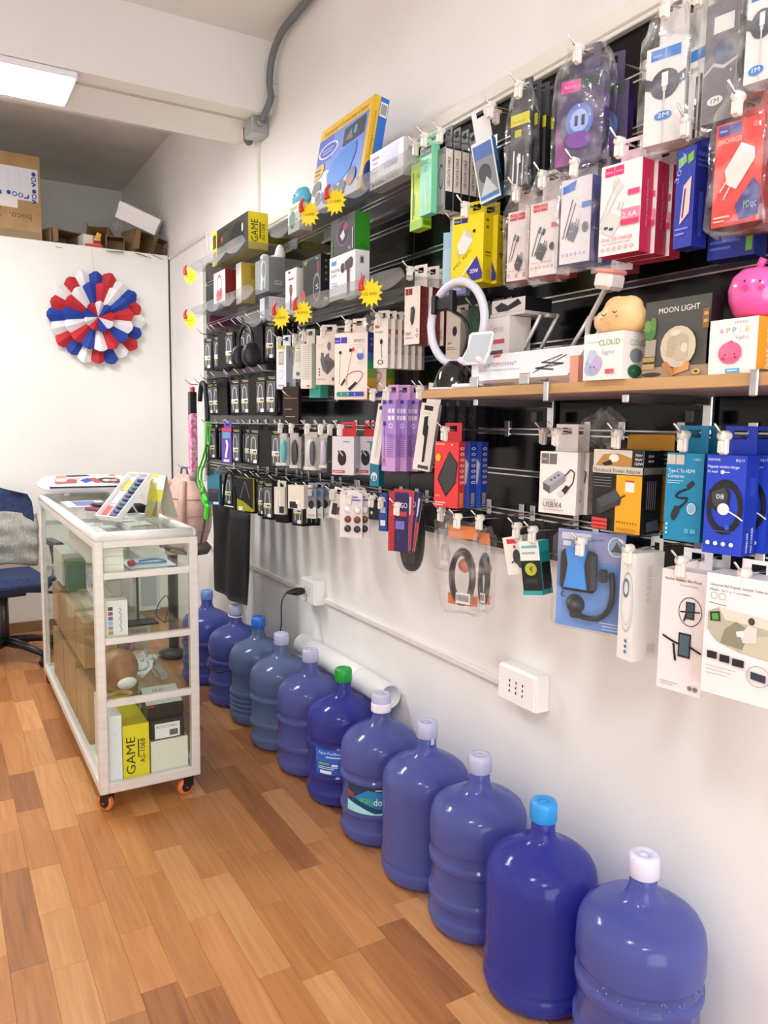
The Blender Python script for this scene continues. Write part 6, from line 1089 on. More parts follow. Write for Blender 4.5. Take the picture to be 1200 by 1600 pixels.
bt = [(1.310, 1.092, 'ring', 0, '#dcdaf0', 'nearest water bottle at the bottom right with white cap and water drops', 0),
      (1.279, 1.382, 'plain', 1, '#2f9ae6', 'smooth deep blue water bottle with bright blue cap, second nearest', 0),
      (1.303, 1.676, 'ring', 0, CAPW, 'water bottle with frosted white cap, third nearest in the row', 0),
      (1.306, 1.954, 'plain', 0, CAPW, 'water bottle with frosted cap and drip tab, fourth nearest in the row', 1),
      (1.306, 2.243, 'band', 0, CAPW, 'water bottle with turquoise wave label and paper band on its neck', 2),
      (1.316, 2.550, 'band', 1, '#1f9a3a', 'water bottle with green cap and blue label', 0),
      (1.309, 2.834, 'band', 0, CAPW, 'water bottle with white cap just behind the green capped one', 0),
      (1.299, 3.120, 'band', 2, CAPW, 'pale blue water bottle with white cap, fourth from the far end', 0),
      (1.312, 3.436, 'ribbed', 2, '#2f6fd0', 'ribbed water bottle with blue cap and small tag below the black plug', 0),
      (1.300, 3.722, 'band', 0, CAPW, 'water bottle with a ring handle on its cap, second from the far end', 3),
      (1.273, 4.118, 'band', 0, '#7fa0e0', 'farthest water bottle half hidden by the display counter', 0)]
bots = []
for x, y, st, mi, cc, lb, cs in bt: bots.append(bottle(x, y, st, mi, cc, lb, cs))
wrap_label(bots[5], 'label_sleeve', .1402, 198, 292, .135, .232, '#2459b8', [('r', 0, 0, 1, .5, '#2a66c8'), ('t', 'Agua Purificada', .06, .18, .10, '#eaf2ff', .44), ('r', .2, .26, .5, .31, '#cfe0fa'), ('r', .06, .52, .26, .6, '#7fb06a'), ('r', .3, .54, .4, .64, '#e6eefa'), ('r', .06, .66, .4, .69, '#cfe0fa'), ('r', .06, .73, .34, .76, '#cfe0fa'), ('r', .1, .82, .3, .94, '#e9eefa'), ('t', 'TI', .72, .78, .34, '#f2f6ff', .14)])
wrap_label(bots[4], 'label_sleeve', .1402, 190, 300, .128, .222, '#123f6a', [('r', 0, .0, 1, .12, '#1f2f4a'), ('p', [(.3, .1), (.6, .2), (1, .16), (1, .6), (.6, .8), (.4, .75), (.1, .45)], '#1f7fb0'), ('p', [(.0, .6), (.2, .75), (.4, .95), (.55, .88), (.8, .97), (1, .86), (1, 1), (0, 1)], '#9fdcdc'), ('t', 'Drop', .60, .46, .26, '#f2fafc', .22, 180), ('t', 'lite', .37, .42, .22, '#6abe3a', .18, 180), ('o', .70, .52, .05, .16, .3, '#5aae3a'), ('p', [(.0, .2), (.12, .3), (.1, .5), (0, .45)], '#8a4a2a'), ('r', .4, .05, .8, .09, '#cfe6f0')])
wrap_label(bots[8], 'small_tag', .1265, 250, 292, .19, .25, '#dfe0dc', [('r', .1, .1, .9, .5, '#8a9aa0'), ('r', .1, .6, .9, .64, '#5a5a5c'), ('r', .1, .72, .7, .76, '#5a5a5c')])
# water drops on the nearest bottle
mb = MB(); rnd = random.Random(9)
for i in range(120):
    a = R(rnd.uniform(170, 330)); z = rnd.uniform(.21, .275); r = R0*.99
    s_ = rnd.uniform(.0008, .0022)
    mb.lathe([(0, -1.3), (.7, -.9), (1, 0), (.7, .7), (0, 1)], clear('water_drop', '#c9d0f0', .02, 1.33, .15), 6, xf=Matrix.Translation((r*math.cos(a)*.98, r*math.sin(a)*.98, z)) @ Matrix.Diagonal((s_, s_, s_*1.4, 1)))
o = mb.build('water_drops', bots[0]); o['kind'] = 'stuff'
# plastic pipe lying on the bottle shoulders
t = thing('plastic_pipe', 'white plastic drain pipe lying on the bottles against the wall', 'pipe', (1.449, 2.42, .408))
mb = MB(); ln = .80
vs = []; n = 28
prof = [(.047, 0), (.047, ln), (.042, ln), (.042, 0)]
for i, (r, z) in enumerate(prof):
    for j in range(n): a = 2*math.pi*j/n; vs.append((r*math.cos(a), z, r*math.sin(a)))
fs = []
for i in range(4):
    for j in range(n): fs.append((i*n+j, i*n+(j+1) % n, ((i+1) % 4)*n+(j+1) % n, ((i+1) % 4)*n+j))
mb.add(vs, fs, P('#e9e6e4', .35), True); mb.build('pipe', t)
mb = MB(); mb.lathe([(.0475, 0), (.0485, .001), (.0485, .006), (.0475, .007)], P('#dedbd8', .4), 28, xf=Matrix.Translation((0, .22, 0)) @ Matrix.Rotation(R(-90), 4, 'X')); mb.build('socket_edge', t)

# ------------------------------------------------------------------ display counter
CX0, CX1, CY0, CY1, CZ0, CZ1 = .466, .834, 2.80, 4.43, .082, 1.036
ct = thing('display_counter', 'glass display counter with cream aluminium frame on casters', 'display counter', ((CX0+CX1)/2, (CY0+CY1)/2, 0))
def cw(o): o.location = (-(CX0+CX1)/2, -(CY0+CY1)/2, 0); return o
AL = noisy('cream_aluminium', '#d9d5cc', '#e2dfd7', 5, .36, metal=.25, stretch=(1, 1, 10))
pw = .032
for x in (CX0+pw/2, CX1-pw/2):
    for y in (CY0+pw/2, CY1-pw/2):
        cw(MB().box((x, y, (CZ0+CZ1-.03)/2), (pw, pw, CZ1-.03-CZ0), AL, .003).build('corner_post', ct))
SH = [.416, .646, .882]
for y in (CY0+.012, CY1-.012):
    for z, hh in [(CZ0+.018, .036)] + [(q, .024) for q in SH] + [(CZ1-.042, .024)]:
        cw(MB().box(((CX0+CX1)/2, y, z), (CX1-CX0-2*pw, .022, hh), AL, .002).build('end_rail', ct))
for x in (CX0+.012, CX1-.012):
    for z, hh in [(CZ0+.018, .036), (CZ1-.042, .024)]:
        cw(MB().box((x, (CY0+CY1)/2, z), (.022, CY1-CY0-2*pw, hh), AL, .002).build('side_rail', ct))
TOPM = P('#e4e6e2', .3)
mb = MB(); e = .017; zt = CZ1-.016
for a, b in (((CX0+e, CY0+e), (CX1-e, CY0+e)), ((CX0+e, CY1-e), (CX1-e, CY1-e)), ((CX0+e, CY0+e), (CX0+e, CY1-e)), ((CX1-e, CY0+e), (CX1-e, CY1-e))):
    mb.tube([(a[0], a[1], zt), (b[0], b[1], zt)], .019, TOPM, 12)
for x in (CX0+e, CX1-e):
    for y in (CY0+e, CY1-e): mb.lathe([(0, -.019), (.013, -.013), (.019, 0), (.013, .013), (0, .019)], TOPM, 12, c=(x, y, zt))
cw(mb.build('top_edge', ct))
cw(MB().box(((CX0+CX1)/2, (CY0+CY1)/2, CZ1-.004), (CX1-CX0-.06, CY1-CY0-.06, .006), GLASS).build('top_glass', ct))
cw(MB().box((CX0+.014, (CY0+CY1)/2, (CZ0+CZ1)/2), (.005, CY1-CY0-2*pw, CZ1-CZ0-.09), GLASS).build('side_glass', ct))
cw(MB().box((CX1-.014, (CY0+CY1)/2, (CZ0+CZ1)/2), (.005, CY1-CY0-2*pw, CZ1-CZ0-.09), GLASS).build('side_glass', ct))
cw(MB().box(((CX0+CX1)/2, CY0+.014, (CZ0+CZ1)/2), (CX1-CX0-2*pw, .005, CZ1-CZ0-.09), GLASS).build('end_glass', ct))
for z in SH:
    cw(MB().box(((CX0+CX1)/2, (CY0+CY1)/2, z), (CX1-CX0-.05, CY1-CY0-.06, .006), GLASS).build('glass_shelf', ct))
cw(MB().box(((CX0+CX1)/2, (CY0+CY1)/2, CZ0+.02), (CX1-CX0-.05, CY1-CY0-.05, .012), P('#e6e4de', .5)).build('floor_board', ct))
for x in (CX0+.035, CX1-.035):
    for y in (CY0+.04, CY1-.04):
        mb = MB(); xf_ = Matrix.Translation((x, y, 0)) @ Matrix.Rotation(R(35 if x < .6 else 100), 4, 'Z')
        k = P('#141416', .4)
        mb.box((0, 0, .078), (.045, .05, .008), k, .002, xf=xf_); mb.box((-.014, .008, .055), (.004, .04, .045), k, .001, xf=xf_); mb.box((.014, .008, .055), (.004, .04, .045), k, .001, xf=xf_); mb.box((0, .0, .066), (.03, .03, .016), k, .003, xf=xf_)
        o = cw(mb.build('caster', ct))
        mb = MB(); mb.lathe([(.012, -.010), (.031, -.010), (.0325, -.006), (.0325, .006), (.031, .010), (.012, .010)], P('#e07a3a', .5), 24, xf=xf_ @ Matrix.Translation((0, .014, .0325)) @ Matrix.Rotation(R(90), 4, 'Y'))
        mb.lathe([(0, -.0125), (.02, -.0115), (.02, .0115), (0, .0125)], P('#17171a', .4), 18, xf=xf_ @ Matrix.Translation((0, .014, .0325)) @ Matrix.Rotation(R(90), 4, 'Y'))
        mb.lathe([(0, -.0155), (.006, -.0145), (.006, .0145), (0, .0155)], STEEL, 10, xf=xf_ @ Matrix.Translation((0, .014, .0325)) @ Matrix.Rotation(R(90), 4, 'Y'))
        w_ = mb.build('wheel', o)
def fbox(name, cat, label, x0, x1, y0, z0, h, d, cf, cs, front=(), top=(), left=(), ct_=None, yaw=0, pitch=0, right=()):
    """carton whose printed front faces the shop door (-y)"""
    t = thing(name, label, cat, ((x0+x1)/2, y0, z0), (R(pitch), 0, R(yaw))); w = x1-x0
    mb = MB().box((0, d/2, h/2), (w, d, h), P(cs), mats=dict(front=P(cf), top=P(ct_ or cs)))
    for nm, ops in (('front', front), ('top', top), ('left', left), ('right', right)):
        if ops: faces(mb, w, h, d)[nm].draw(ops)
    mb.build('carton', t)
    return t
FZ = CZ0+.0265
fbox('white_box', 'box', 'tall white box standing beside the yellow GAME box in the counter', .508, .552, 2.835, FZ, .25, .3, '#efeef2', '#e6e4ea', [('l', [(.2, .25), (.5, .3), (.9, .2)], .03, '#cfccd4')])
fbox('headset_box', 'headset box', 'yellow GAME headset box at the bottom of the display counter', .555, .650, 2.835, FZ, .205, .34, '#e6d414', '#d9c70e', [('t', 'GAME', .46, .92, .16, '#1a1a12', .70, 90), ('r', .56, .28, .61, .62, '#1a1a12'), ('t', 'AS-1068', .84, .74, .09, '#1a1a12', .46, 90)])
fbox('carton_base', 'box', 'plain beige carton under the black screen protector box', .656, .795, 2.835, FZ, .125, .2, '#e2dccc', '#d6cfbe')
fbox('screen_protector_box', 'screen protector box', 'black and white screen protector box with label in the counter', .658, .785, 2.842, FZ+.126, .075, .16, '#1c1b1a', '#201f1e', [('r', .12, .18, .86, .95, '#ecebe6'), ('t', 'PROTECTIONPRO', .16, .42, .13, '#2a2a2a', .62), ('r', .55, .55, .8, .85, '#8a8a88')] + [('r', .56+.03*i, .55, .575+.03*i, .85, '#2a2a2a') for i in range(8)])
bx2 = fbox('screen_protector_box', 'screen protector box', 'tilted screen protector box with red stripe lying on the labelled one', .64, .775, 2.90, FZ+.24, .05, .13, '#24211f', '#2a2624', top=[('r', .0, .0, 1, .8, '#e4e2de'), ('t', 'PROTECTIONPRO', .1, .6, .2, '#2a2a2a', .7), ('t', 'PRO', .3, .3, .16, '#b83a3a', .3), ('r', .0, .84, .2, .92, '#b83a3a')], pitch=22)
bx2.location = (.715, 2.852, FZ+.2025)
# third shelf: brown ball lamp on wooden stand, papers
z3 = SH[0]+.0035
t = thing('ball_lamp', 'brown ball lamp with white cap tipped on a wooden stand in the counter', 'ball lamp', (.565, 2.93, z3))
ballm = noisy('copper_ball', '#8a5a3a', '#b88a64', 12, .45, .1, 30)
mb = MB(); mb.lathe([(0, -.072)] + [(.072*math.cos(R(a)), .072*math.sin(R(a))) for a in range(-80, 81, 10)] + [(0, .072)], ballm, 28, c=(0, 0, .088)); mb.build('ball', t)
mb = MB(); mb.lathe([(0, 0), (.034, 0), (.035, .004), (.030, .010), (0, .010)], P('#ecebe8', .4), 22, xf=Matrix.Translation((.018, -.055, .045)) @ Matrix.Rotation(R(128), 4, 'X')); mb.build('cap', t)
wdm = P('#b08a5a', .5)
mb = MB(); mb.box((.03, -.06, .012), (.016, .13, .014), wdm, .003, xf=Matrix.Rotation(R(-50), 4, 'Z')); mb.box((-.02, -.03, .012), (.016, .12, .014), wdm, .003, xf=Matrix.Rotation(R(30), 4, 'Z')); mb.build('wooden_stand', t)
rnd = random.Random(2)
for i in range(4):
    t = thing('paper_scrap', ('folded white paper right of the ball lamp', 'white paper leaning behind the folded one', 'creased white paper at the back of the ball lamp shelf', 'small white paper flat on the ball lamp shelf')[i], 'paper', (.66+.025*i, 3.02+.09*i, z3), (0, 0, R(20+40*i)))
    mb = MB(); vs = []; n = 5
    for a in range(n):
        for b in range(n): vs.append((-.06+.12*a/(n-1), -.045+.09*b/(n-1), .002+abs(rnd.uniform(0, .05))*(1 if i < 3 else .2)))
    mb.add(vs, [(a*n+b, (a+1)*n+b, (a+1)*n+b+1, a*n+b+1) for a in range(n-1) for b in range(n-1)], P('#e6e4e0', .6)); mb.build('sheet', t)
tag(MB().box((.745, 3.06, z3+.012), (.03, .2, .02), P('#8a8c8a', .3), .004).build('metal_case'), 'slim grey case lying on the ball lamp shelf', 'case')
tag(MB().tube(crom([(.60, 3.3, z3+.09), (.66, 3.32, z3+.12), (.70, 3.33, z3+.09), (.69, 3.34, z3+.02), (.62, 3.33, z3+.012)], 20), .012, P('#c48ab0', .4), 8).build('pink_band'), 'pink curved band behind the ball lamp', 'band')
# second shelf
z2 = SH[1]+.0035
fbox('sample_box', 'box', 'white box with a column of coloured squares on the counter shelf', .512, .584, 2.84, z2, .135, .05, '#eceae6', '#e0deda', [('r', .06, .16+.13*i, .28, .26+.13*i, ('#3a4658', '#b0484a', '#5a78c0', '#b0b4d8', '#9a9ca0', '#d08a4a')[i]) for i in range(6)] + [('l', [(.6, .2), (.7, .26), (.58, .32), (.72, .4), (.6, .5), (.7, .58), (.6, .7), (.72, .8), (.6, .86)], .03, '#8a8a88')])
t = thing('black_stand', 'thin black T shaped stand on the middle counter shelf', 'stand', (.66, 3.0, z2))
MB().box((0, 0, .004), (.13, .09, .007), P('#17171a', .35), .002).build('base', t); MB().box((0, .02, .10), (.008, .008, .19), P('#17171a', .35), .001).build('upright', t)
t = thing('cable_loop', 'tangled dark earphone cord on the middle counter shelf', 'cord', (.745, 2.95, z2))
mb = MB(); mb.tube(crom([(0, 0, .003), (.02, .02, .06), (.01, .0, .11), (-.02, -.01, .09), (-.03, .01, .04), (0, .02, .004), (.03, .03, .003), (.04, .0, .004)], 40), .0018, P('#2a2c30', .5), 6); mb.build('cord', t)
fbox('clear_case_pack', 'case pack', 'grey clear case pack standing at the back of the middle shelf', .70, .79, 3.2, z2, .17, .03, '#c9ccc8', '#b4b8b4', [('r', .15, .1, .85, .9, '#a4aaa8')])
fbox('green_box', 'box', 'small green box far along the middle counter shelf', .50, .58, 3.7, z2, .14, .08, '#5a7a4a', '#4a6a3c')
film((.58, 3.35, z2), .09, 8, 'crumpled clear wrapping on the middle counter shelf')
film((.62, 3.75, z2), .09, 12, 'crumpled clear wrapping far along the middle counter shelf')
# top shelf
z1 = SH[2]+.0035
for i in range(4):
    fbox('small_white_box', 'box', ('small white box at the bottom of the stack on the top counter shelf', 'second small white box from the bottom on the top counter shelf', 'third small white box from the bottom on the top counter shelf', 'topmost small white box of the stack in the counter')[i], .508, .575+.02*(i == 3), 2.842+.003*i, z1+.030*i, .0295, .10, '#efe9dc', '#e6dfd2')
t = thing('bracelet_tray', 'flat tray of small bracelets and cords on the top counter shelf', 'tray', (.69, 2.98, z1))
MB().box((0, 0, .004), (.17, .2, .006), P('#c9d0d2', .2), .002).build('plate', t)
mb = MB(); mb.tube(crom([(-.06, -.05, .012), (0, -.06, .013), (.06, -.04, .012), (.04, .02, .013), (-.03, 0, .012)], 24), .004, P('#5a8ab4', .4), 6); mb.build('blue_cord', t)
mb = MB(); mb.lathe([(0, 0), (.014, .002), (.016, .012), (.008, .022), (0, .023)], P('#b03a4a', .4), 12, c=(-.07, -.05, .007)); mb.build('red_bead', t)
fbox('white_carton', 'box', 'long white carton on the top counter shelf behind the stack', .50, .60, 3.1, z1, .09, .5, '#e9e7e0', '#dfdcd4')
for i, (x0, x1, y0, h, d_, c, lb) in enumerate(((.70, .80, 3.30, .10, .2, '#dcd8ca', 'cream carton at the right of the top counter shelf'), (.63, .69, 3.35, .07, .3, '#cfd3d4', 'pale grey flat case pack on the top counter shelf'), (.70, .80, 3.62, .085, .3, '#d8dad2', 'pale carton far along the top counter shelf'))):
    fbox('small_carton', 'box', lb, x0, x1, y0, z1, h, d_, c, c, [('r', .1, .2, .9, .4, '#b9b8b0')])
for i, (x0, x1, y0, h, d_, c, lb) in enumerate(((.50, .60, 3.86, .15, .3, '#d6d2c4', 'cream carton at the far left of the middle counter shelf'), (.69, .80, 3.30, .15, .22, '#c9cdc6', 'pale green carton behind the grey case pack on the middle shelf'), (.62, .70, 3.48, .12, .2, '#dcd8ce', 'white carton in the middle of the middle counter shelf'), (.70, .80, 3.60, .16, .3, '#d3d6d2', 'pale carton far along the middle counter shelf'))):
    fbox('small_carton', 'box', lb, x0, x1, y0, z2, h, d_, c, c, [('r', .1, .2, .9, .35, '#b4b6b0')])
for i, (x0, x1, y0, h, d_, c, lb) in enumerate(((.66, .80, 3.42, .12, .25, '#cdbfa4', 'tan carton at the right of the ball lamp shelf'), (.66, .80, 3.70, .14, .3, '#c6c2b4', 'grey carton far along the ball lamp shelf'))):
    fbox('small_carton', 'box', lb, x0, x1, y0, z3, h, d_, c, c, [('r', .1, .2, .9, .35, '#a89e88')])
# cardboard boxes along the lower shelves, seen through the side glass
for i, (y0, l, h) in enumerate(((3.25, .22, .19), (3.48, .24, .20), (3.73, .22, .18), (3.96, .24, .19))):
    t = thing('cardboard_box', ('first', 'second', 'third', 'fourth')[i] + ' cardboard box from the near end on the counter shelf, behind the side glass', 'cardboard box', (.56, y0+l/2, z3), group=None)
    MB().box((0, 0, h/2), (.13, l-.01, h), CARD, .001).build('carton', t); MB().box((0, 0, h+.0005), (.04, l-.012, .001), P('#d6c29a', .4)).build('packing_tape', t)
for i, (y0, l, h) in enumerate(((3.22, .3, .24), (3.54, .36, .26), (3.92, .36, .25))):
    t = thing('cardboard_box', ('first', 'second', 'third')[i] + ' cardboard box from the near end at the bottom of the counter', 'cardboard box', (.60, y0+l/2, FZ))
    MB().box((0, 0, h/2), (.2, l-.01, h), CARD, .001).build('carton', t); MB().box((0, 0, h+.0005), (.05, l-.012, .001), P('#d6c29a', .4)).build('packing_tape', t)

# ------------------------------------------------------------------ on the counter
zc = CZ1+.004
t = thing('laminator', 'white rounded laminator with photo pictures on its lid at the far end of the counter', 'laminator', (.69, 4.33, zc), (0, 0, R(-3)))
mb = MB(); L_, n = .47, 24; vs = []; fs = []
sec = [(-.085, .012), (-.09, .035), (-.082, .06), (-.055, .085), (-.01, .098), (.04, .098), (.075, .085), (.085, .05), (.08, .012)]
for i in range(n+1):
    u = -1+2*i/n; k = (1-abs(u)**5.0)**.5 if abs(u) < 1 else .0
    k = max(k, .12)
    for y, z in sec: vs.append((u*L_/2, y*(.45+.55*k), .05+(z-.05)*k*(1.0 if z < .05 else 1.0)))
m_ = len(sec)
for i in range(n):
    for j in range(m_): fs.append((i*m_+j, i*m_+(j+1) % m_, (i+1)*m_+(j+1) % m_, (i+1)*m_+j))
fs.append(tuple(range(m_))); fs.append(tuple(n*m_+j for j in range(m_))[::-1])
mb.add(vs, fs, P('#efeef6', .3), True); mb.build('housing', t)
mb = MB(); f = Face(mb, (-.15, -.012, .0995), (.30, 0, 0), (0, -.045, -.0135), (0, -.3, 1)); f2 = Face(mb, (-.16, -.0565, .086), (.33, 0, 0), (0, -.0265, -.0255), (0, -.7, .72))
f.draw([('r', .0, 0, 1, 1, '#e6e2e4'), ('p', [(.15, .1), (.5, .0), (.6, .5), (.2, .6)], '#2a2a2c'), ('p', [(.55, .1), (.75, .0), (.8, .5), (.6, .8)], '#ecd9cc'), ('p', [(.86, .1), (.98, .0), (1, .5), (.9, .6)], '#e08a4a'), ('p', [(.0, .2), (.14, .1), (.2, .9), (.02, 1)], '#d08a7a')])
f2.draw([('p', [(.0, .02), (.36, .02), (.33, .95), (.02, .95)], '#d9978a'), ('e', .12, .35, .08, .3, '#e8c0ac'), ('e', .26, .5, .08, .3, '#8a4a3a'), ('p', [(.0, .6), (.34, .7), (.33, .95), (.02, .95)], '#b83a3c'), ('p', [(.38, .4), (.5, .05), (.6, .4), (.46, .95)], '#2f3f9a'), ('p', [(.52, .1), (.62, .02), (.7, .9), (.6, .9)], '#c23a3a'), ('p', [(.64, .2), (.78, .02), (.98, .3), (.98, .95), (.72, .95)], '#4a3630'), ('e', .78, .5, .06, .26, '#dcb8a0'), ('e', .89, .55, .06, .26, '#c99a80')])
mb.build('photo_print', t)
MB().box((0, -.086, .042), (.36, .012, .008), P('#17171a', .4)).build('feed_slot', t)
MB().box((-.10, -.075, .006), (.03, .02, .012), P('#cfcbc4', .4), .002).build('foot', t); MB().box((.12, -.075, .006), (.03, .02, .012), P('#cfcbc4', .4), .002).build('foot', t); MB().box((0, .06, .006), (.24, .02, .012), P('#cfcbc4', .4), .002).build('foot', t)
# slanted white rack of small tubes
t = thing('sample_rack', 'slanted white rack of small dark tubes on the counter', 'rack', (.60, 3.16, zc), (0, 0, R(-62)))
xf_ = Matrix.Translation((0, 0, .008)) @ Matrix.Rotation(R(44), 4, 'X')
MB().box((0, .10, .004), (.12, .23, .006), P('#efeeee', .35), .002, xf=xf_).build('back_plate', t)
mb = MB()
for j in (-1, 1): mb.box((j*.062, .10, .014), (.005, .235, .026), P('#f2f0f0', .35), .001, xf=xf_)
mb.box((0, -.016, .014), (.125, .005, .026), P('#f2f0f0', .35), .001, xf=xf_); mb.box((0, .215, .014), (.125, .005, .026), P('#f2f0f0', .35), .001, xf=xf_); mb.box((.0, .10, .014), (.004, .225, .02), P('#f2f0f0', .35), .001, xf=xf_); mb.build('rim', t)
for i in range(10):
    mb = MB(); mb.box((.030, -.002+.021*i, .014), (.046, .013, .014), P(('#2c3560', '#3a3f86', '#20242e', '#2a6a78')[i % 4], .3), .003, xf=xf_); mb.build('tube', t)
for i in range(3):
    mb = MB(); mb.box((-.030, .02+.07*i, .010), (.045, .055, .003), P(('#c9463a', '#c9cbd0', '#d6b02a')[i], .4), 0, xf=xf_); mb.build('sample_card', t)
mb = MB(); mb.tube([(.05, .10, .10), (.05, .17, .004)], .004, P('#efeeee', .35), 8); mb.tube([(-.05, .10, .10), (-.05, .17, .004)], .004, P('#efeeee', .35), 8); mb.tube([(-.05, .0, .005), (-.05, .17, .005)], .004, P('#efeeee', .35), 8); mb.tube([(.05, .0, .005), (.05, .17, .005)], .004, P('#efeeee', .35), 8); mb.tube([(-.05, .17, .004), (.05, .17, .004)], .004, P('#efeeee', .35), 8); mb.build('prop', t)
# tent card
t = thing('tent_card', 'folded tent card with yellow and white print standing on the counter', 'tent card', (.785, 3.15, zc), (0, 0, R(-66)))
hw, th = .045, .175
mb = MB(); mb.add([(-hw, -.045, 0), (hw, -.045, 0), (hw, .0, th), (-hw, .0, th), (-hw, .05, 0), (hw, .05, 0)], [(0, 1, 2, 3), (3, 2, 5, 4)], P('#c9c4b0', .5)); mb.build('folded_sheet', t)
mb = MB(); f = Face(mb, (-hw, .0, th), (2*hw, 0, 0), (0, -.045, -th), (0, -th, .045)); f.draw([('r', 0, 0, .55, .3, '#d6cf5a'), ('r', .1, .08, .5, .2, '#efece0'), ('r', .5, .02, .98, .45, '#ecebe6'), ('r', 0, .34, 1, .62, '#cfc64a'), ('r', 0, .62, 1, 1, '#a8b090'), ('p', [(.1, .95), (.3, .5), (.5, .95)], '#b0a84a'), ('p', [(.5, .95), (.7, .55), (.9, .95)], '#8a7a50')]); mb.build('printed_front', t)
t = thing('phone_pouch', 'dark red pouch and black case lying behind the rack on the counter', 'pouch', (.64, 3.50, zc), (0, 0, R(25)))
MB().box((0, 0, .008), (.15, .1, .015), P('#7a2c34', .5), .005).build('pouch', t); MB().box((.03, .02, .022), (.13, .09, .012), P('#1c1c1e', .4), .004).build('black_case', t)
t = thing('black_pouch', 'soft black pouch between the rack and the tent card', 'pouch', (.73, 3.34, zc), (0, 0, R(15)))
MB().lathe([(0, 0), (.05, .001), (.06, .012), (.05, .03), (.025, .04), (0, .042)], P('#141416', .55), 18, sy=.7).build('pouch_body', t)
tag(MB().box((.60, 3.78, zc+.002), (.18, .26, .003), P('#d6d9dc', .3), .0005).box((.60, 3.78, zc+.004), (.10, .2, .0005), P('#5a6aa0', .4)).build('catalogue'), 'thin catalogue lying flat on the counter near the laminator', 'catalogue')

# ------------------------------------------------------------------ office chair with cardigan
ch = thing('office_chair', 'dark blue office chair with black arms and star base behind the counter', 'office chair', (.32, 5.0, 0), (0, 0, R(8)))
NAVY = noisy('navy_fabric', '#1d2a4c', '#283a62', 60, .85, .2, 200); PLB = P('#151518', .4)
MB().box((0, 0, .475), (.46, .46, .085), NAVY, .035).build('seat', ch)
mb = MB(); vs = []; fs = []; n, m_ = 10, 10
for side in (0, 1):
    for i in range(n+1):
        for j in range(m_+1):
            u = -1+2*i/n; v = j/m_
            wv = .235*(1-.18*(2*v-1)**4) * (1 if v < .85 else (1-((v-.85)/.15)**2*.35))
            x = u*wv; z = .56+.45*v - (.03*abs(u)**3 if v > .9 else 0); y = .24+.05*(1-u*u)-.04*math.sin(math.pi*v) + (.045 if side else 0)*(1-abs(u)**6*.8)
            vs.append((x, y, z))
K = (n+1)*(m_+1)
for i in range(n):
    for j in range(m_):
        a = i*(m_+1)+j; q = (a, a+m_+1, a+m_+2, a+1); fs.append(q); fs.append(tuple(K+k for k in q)[::-1])
for i in range(n):
    for j in (0, m_):
        a = i*(m_+1)+j; b = a+m_+1; fs.append((a, b, K+b, K+a))
for j in range(m_):
    for i in (0, n):
        a = i*(m_+1)+j; b = a+1; fs.append((a, b, K+b, K+a))
mb.add(vs, fs, NAVY, True); mb.build('backrest', ch)
MB().box((0, .32, .53), (.06, .03, .26), PLB, .006).build('back_bar', ch)
for s_ in (-1, 1):
    o = MB().box((s_*.285, -.02, .685), (.07, .25, .03), PLB, .012).build('arm_pad', ch)
    mb = MB(); mb.tube(crom([(s_*.24, 0, .45), (s_*.29, 0, .47), (s_*.30, 0, .56), (s_*.285, 0, .67)], 14), .02, PLB, 10); mb.build('arm_support', ch)
MB().box((0, 0, .42), (.2, .26, .04), PLB, .008).build('mechanism', ch)
mb = MB(); mb.tube([(.06, -.08, .42), (.20, -.14, .415), (.27, -.16, .40)], [.006, .006, .012], PLB, 8); mb.build('lever', ch)
mb = MB(); mb.tube([(0, 0, .10), (0, 0, .42)], .026, P('#2a2a2d', .3), 14); mb.build('gas_column', ch)
mb = MB()
for i in range(5):
    a = R(72*i-60); mb.tube([(0, 0, .115), (.15*math.cos(a), .15*math.sin(a), .105), (.30*math.cos(a), .30*math.sin(a), .075)], [.03, .024, .017], PLB, 10)
mb.build('star_base', ch)
for i in range(5):
    a = R(72*i-60)
    mb = MB()
    for s_ in (-.014, .014): mb.lathe([(0, -.009), (.024, -.009), (.027, 0), (.024, .009), (0, .009)], PLB, 16, xf=Matrix.Translation((.30*math.cos(a), .30*math.sin(a), .0275)) @ Matrix.Rotation(a+.6, 4, 'Z') @ Matrix.Translation((0, s_, 0)) @ Matrix.Rotation(R(90), 4, 'X'))
    mb.box((.30*math.cos(a), .30*math.sin(a), .052), (.036, .036, .02), PLB, .006); mb.build('caster', ch)
# knitted cardigan draped round the backrest
mb = MB(); vs = []; fs = []; n, m_ = 26, 24; rnd = random.Random(4)
KNIT = noisy('grey_knit', '#9a9a90', '#bcbab0', 140, .95, .5, 220, stretch=(1, 1, .35))
for i in range(n+1):
    for j in range(m_+1):
        u = -1+2*i/n; v = j/m_
        x = u*.262; z = .52+.33*v + .012*math.sin(u*5)
        y = .24+.05*(1-u*u)-.04*math.sin(math.pi*v*.8) - .022 - .010*math.sin(v*19+u*3)*math.sin(u*4+1) + .06*max(0, abs(u)-.9)*10*.5
        vs.append((x, y, z))
for i in range(n):
    for j in range(m_): a = i*(m_+1)+j; fs.append((a, a+m_+1, a+m_+2, a+1))
mb.add(vs, fs, KNIT, True); o = mb.build('knit_cardigan', None, (.32, 5.0, 0), (0, 0, R(8))); tag(o, 'grey knitted cardigan wrapped round the chair backrest', 'cardigan')
md = o.modifiers.new('thickness', 'SOLIDIFY'); md.thickness = .012; md.offset = -1
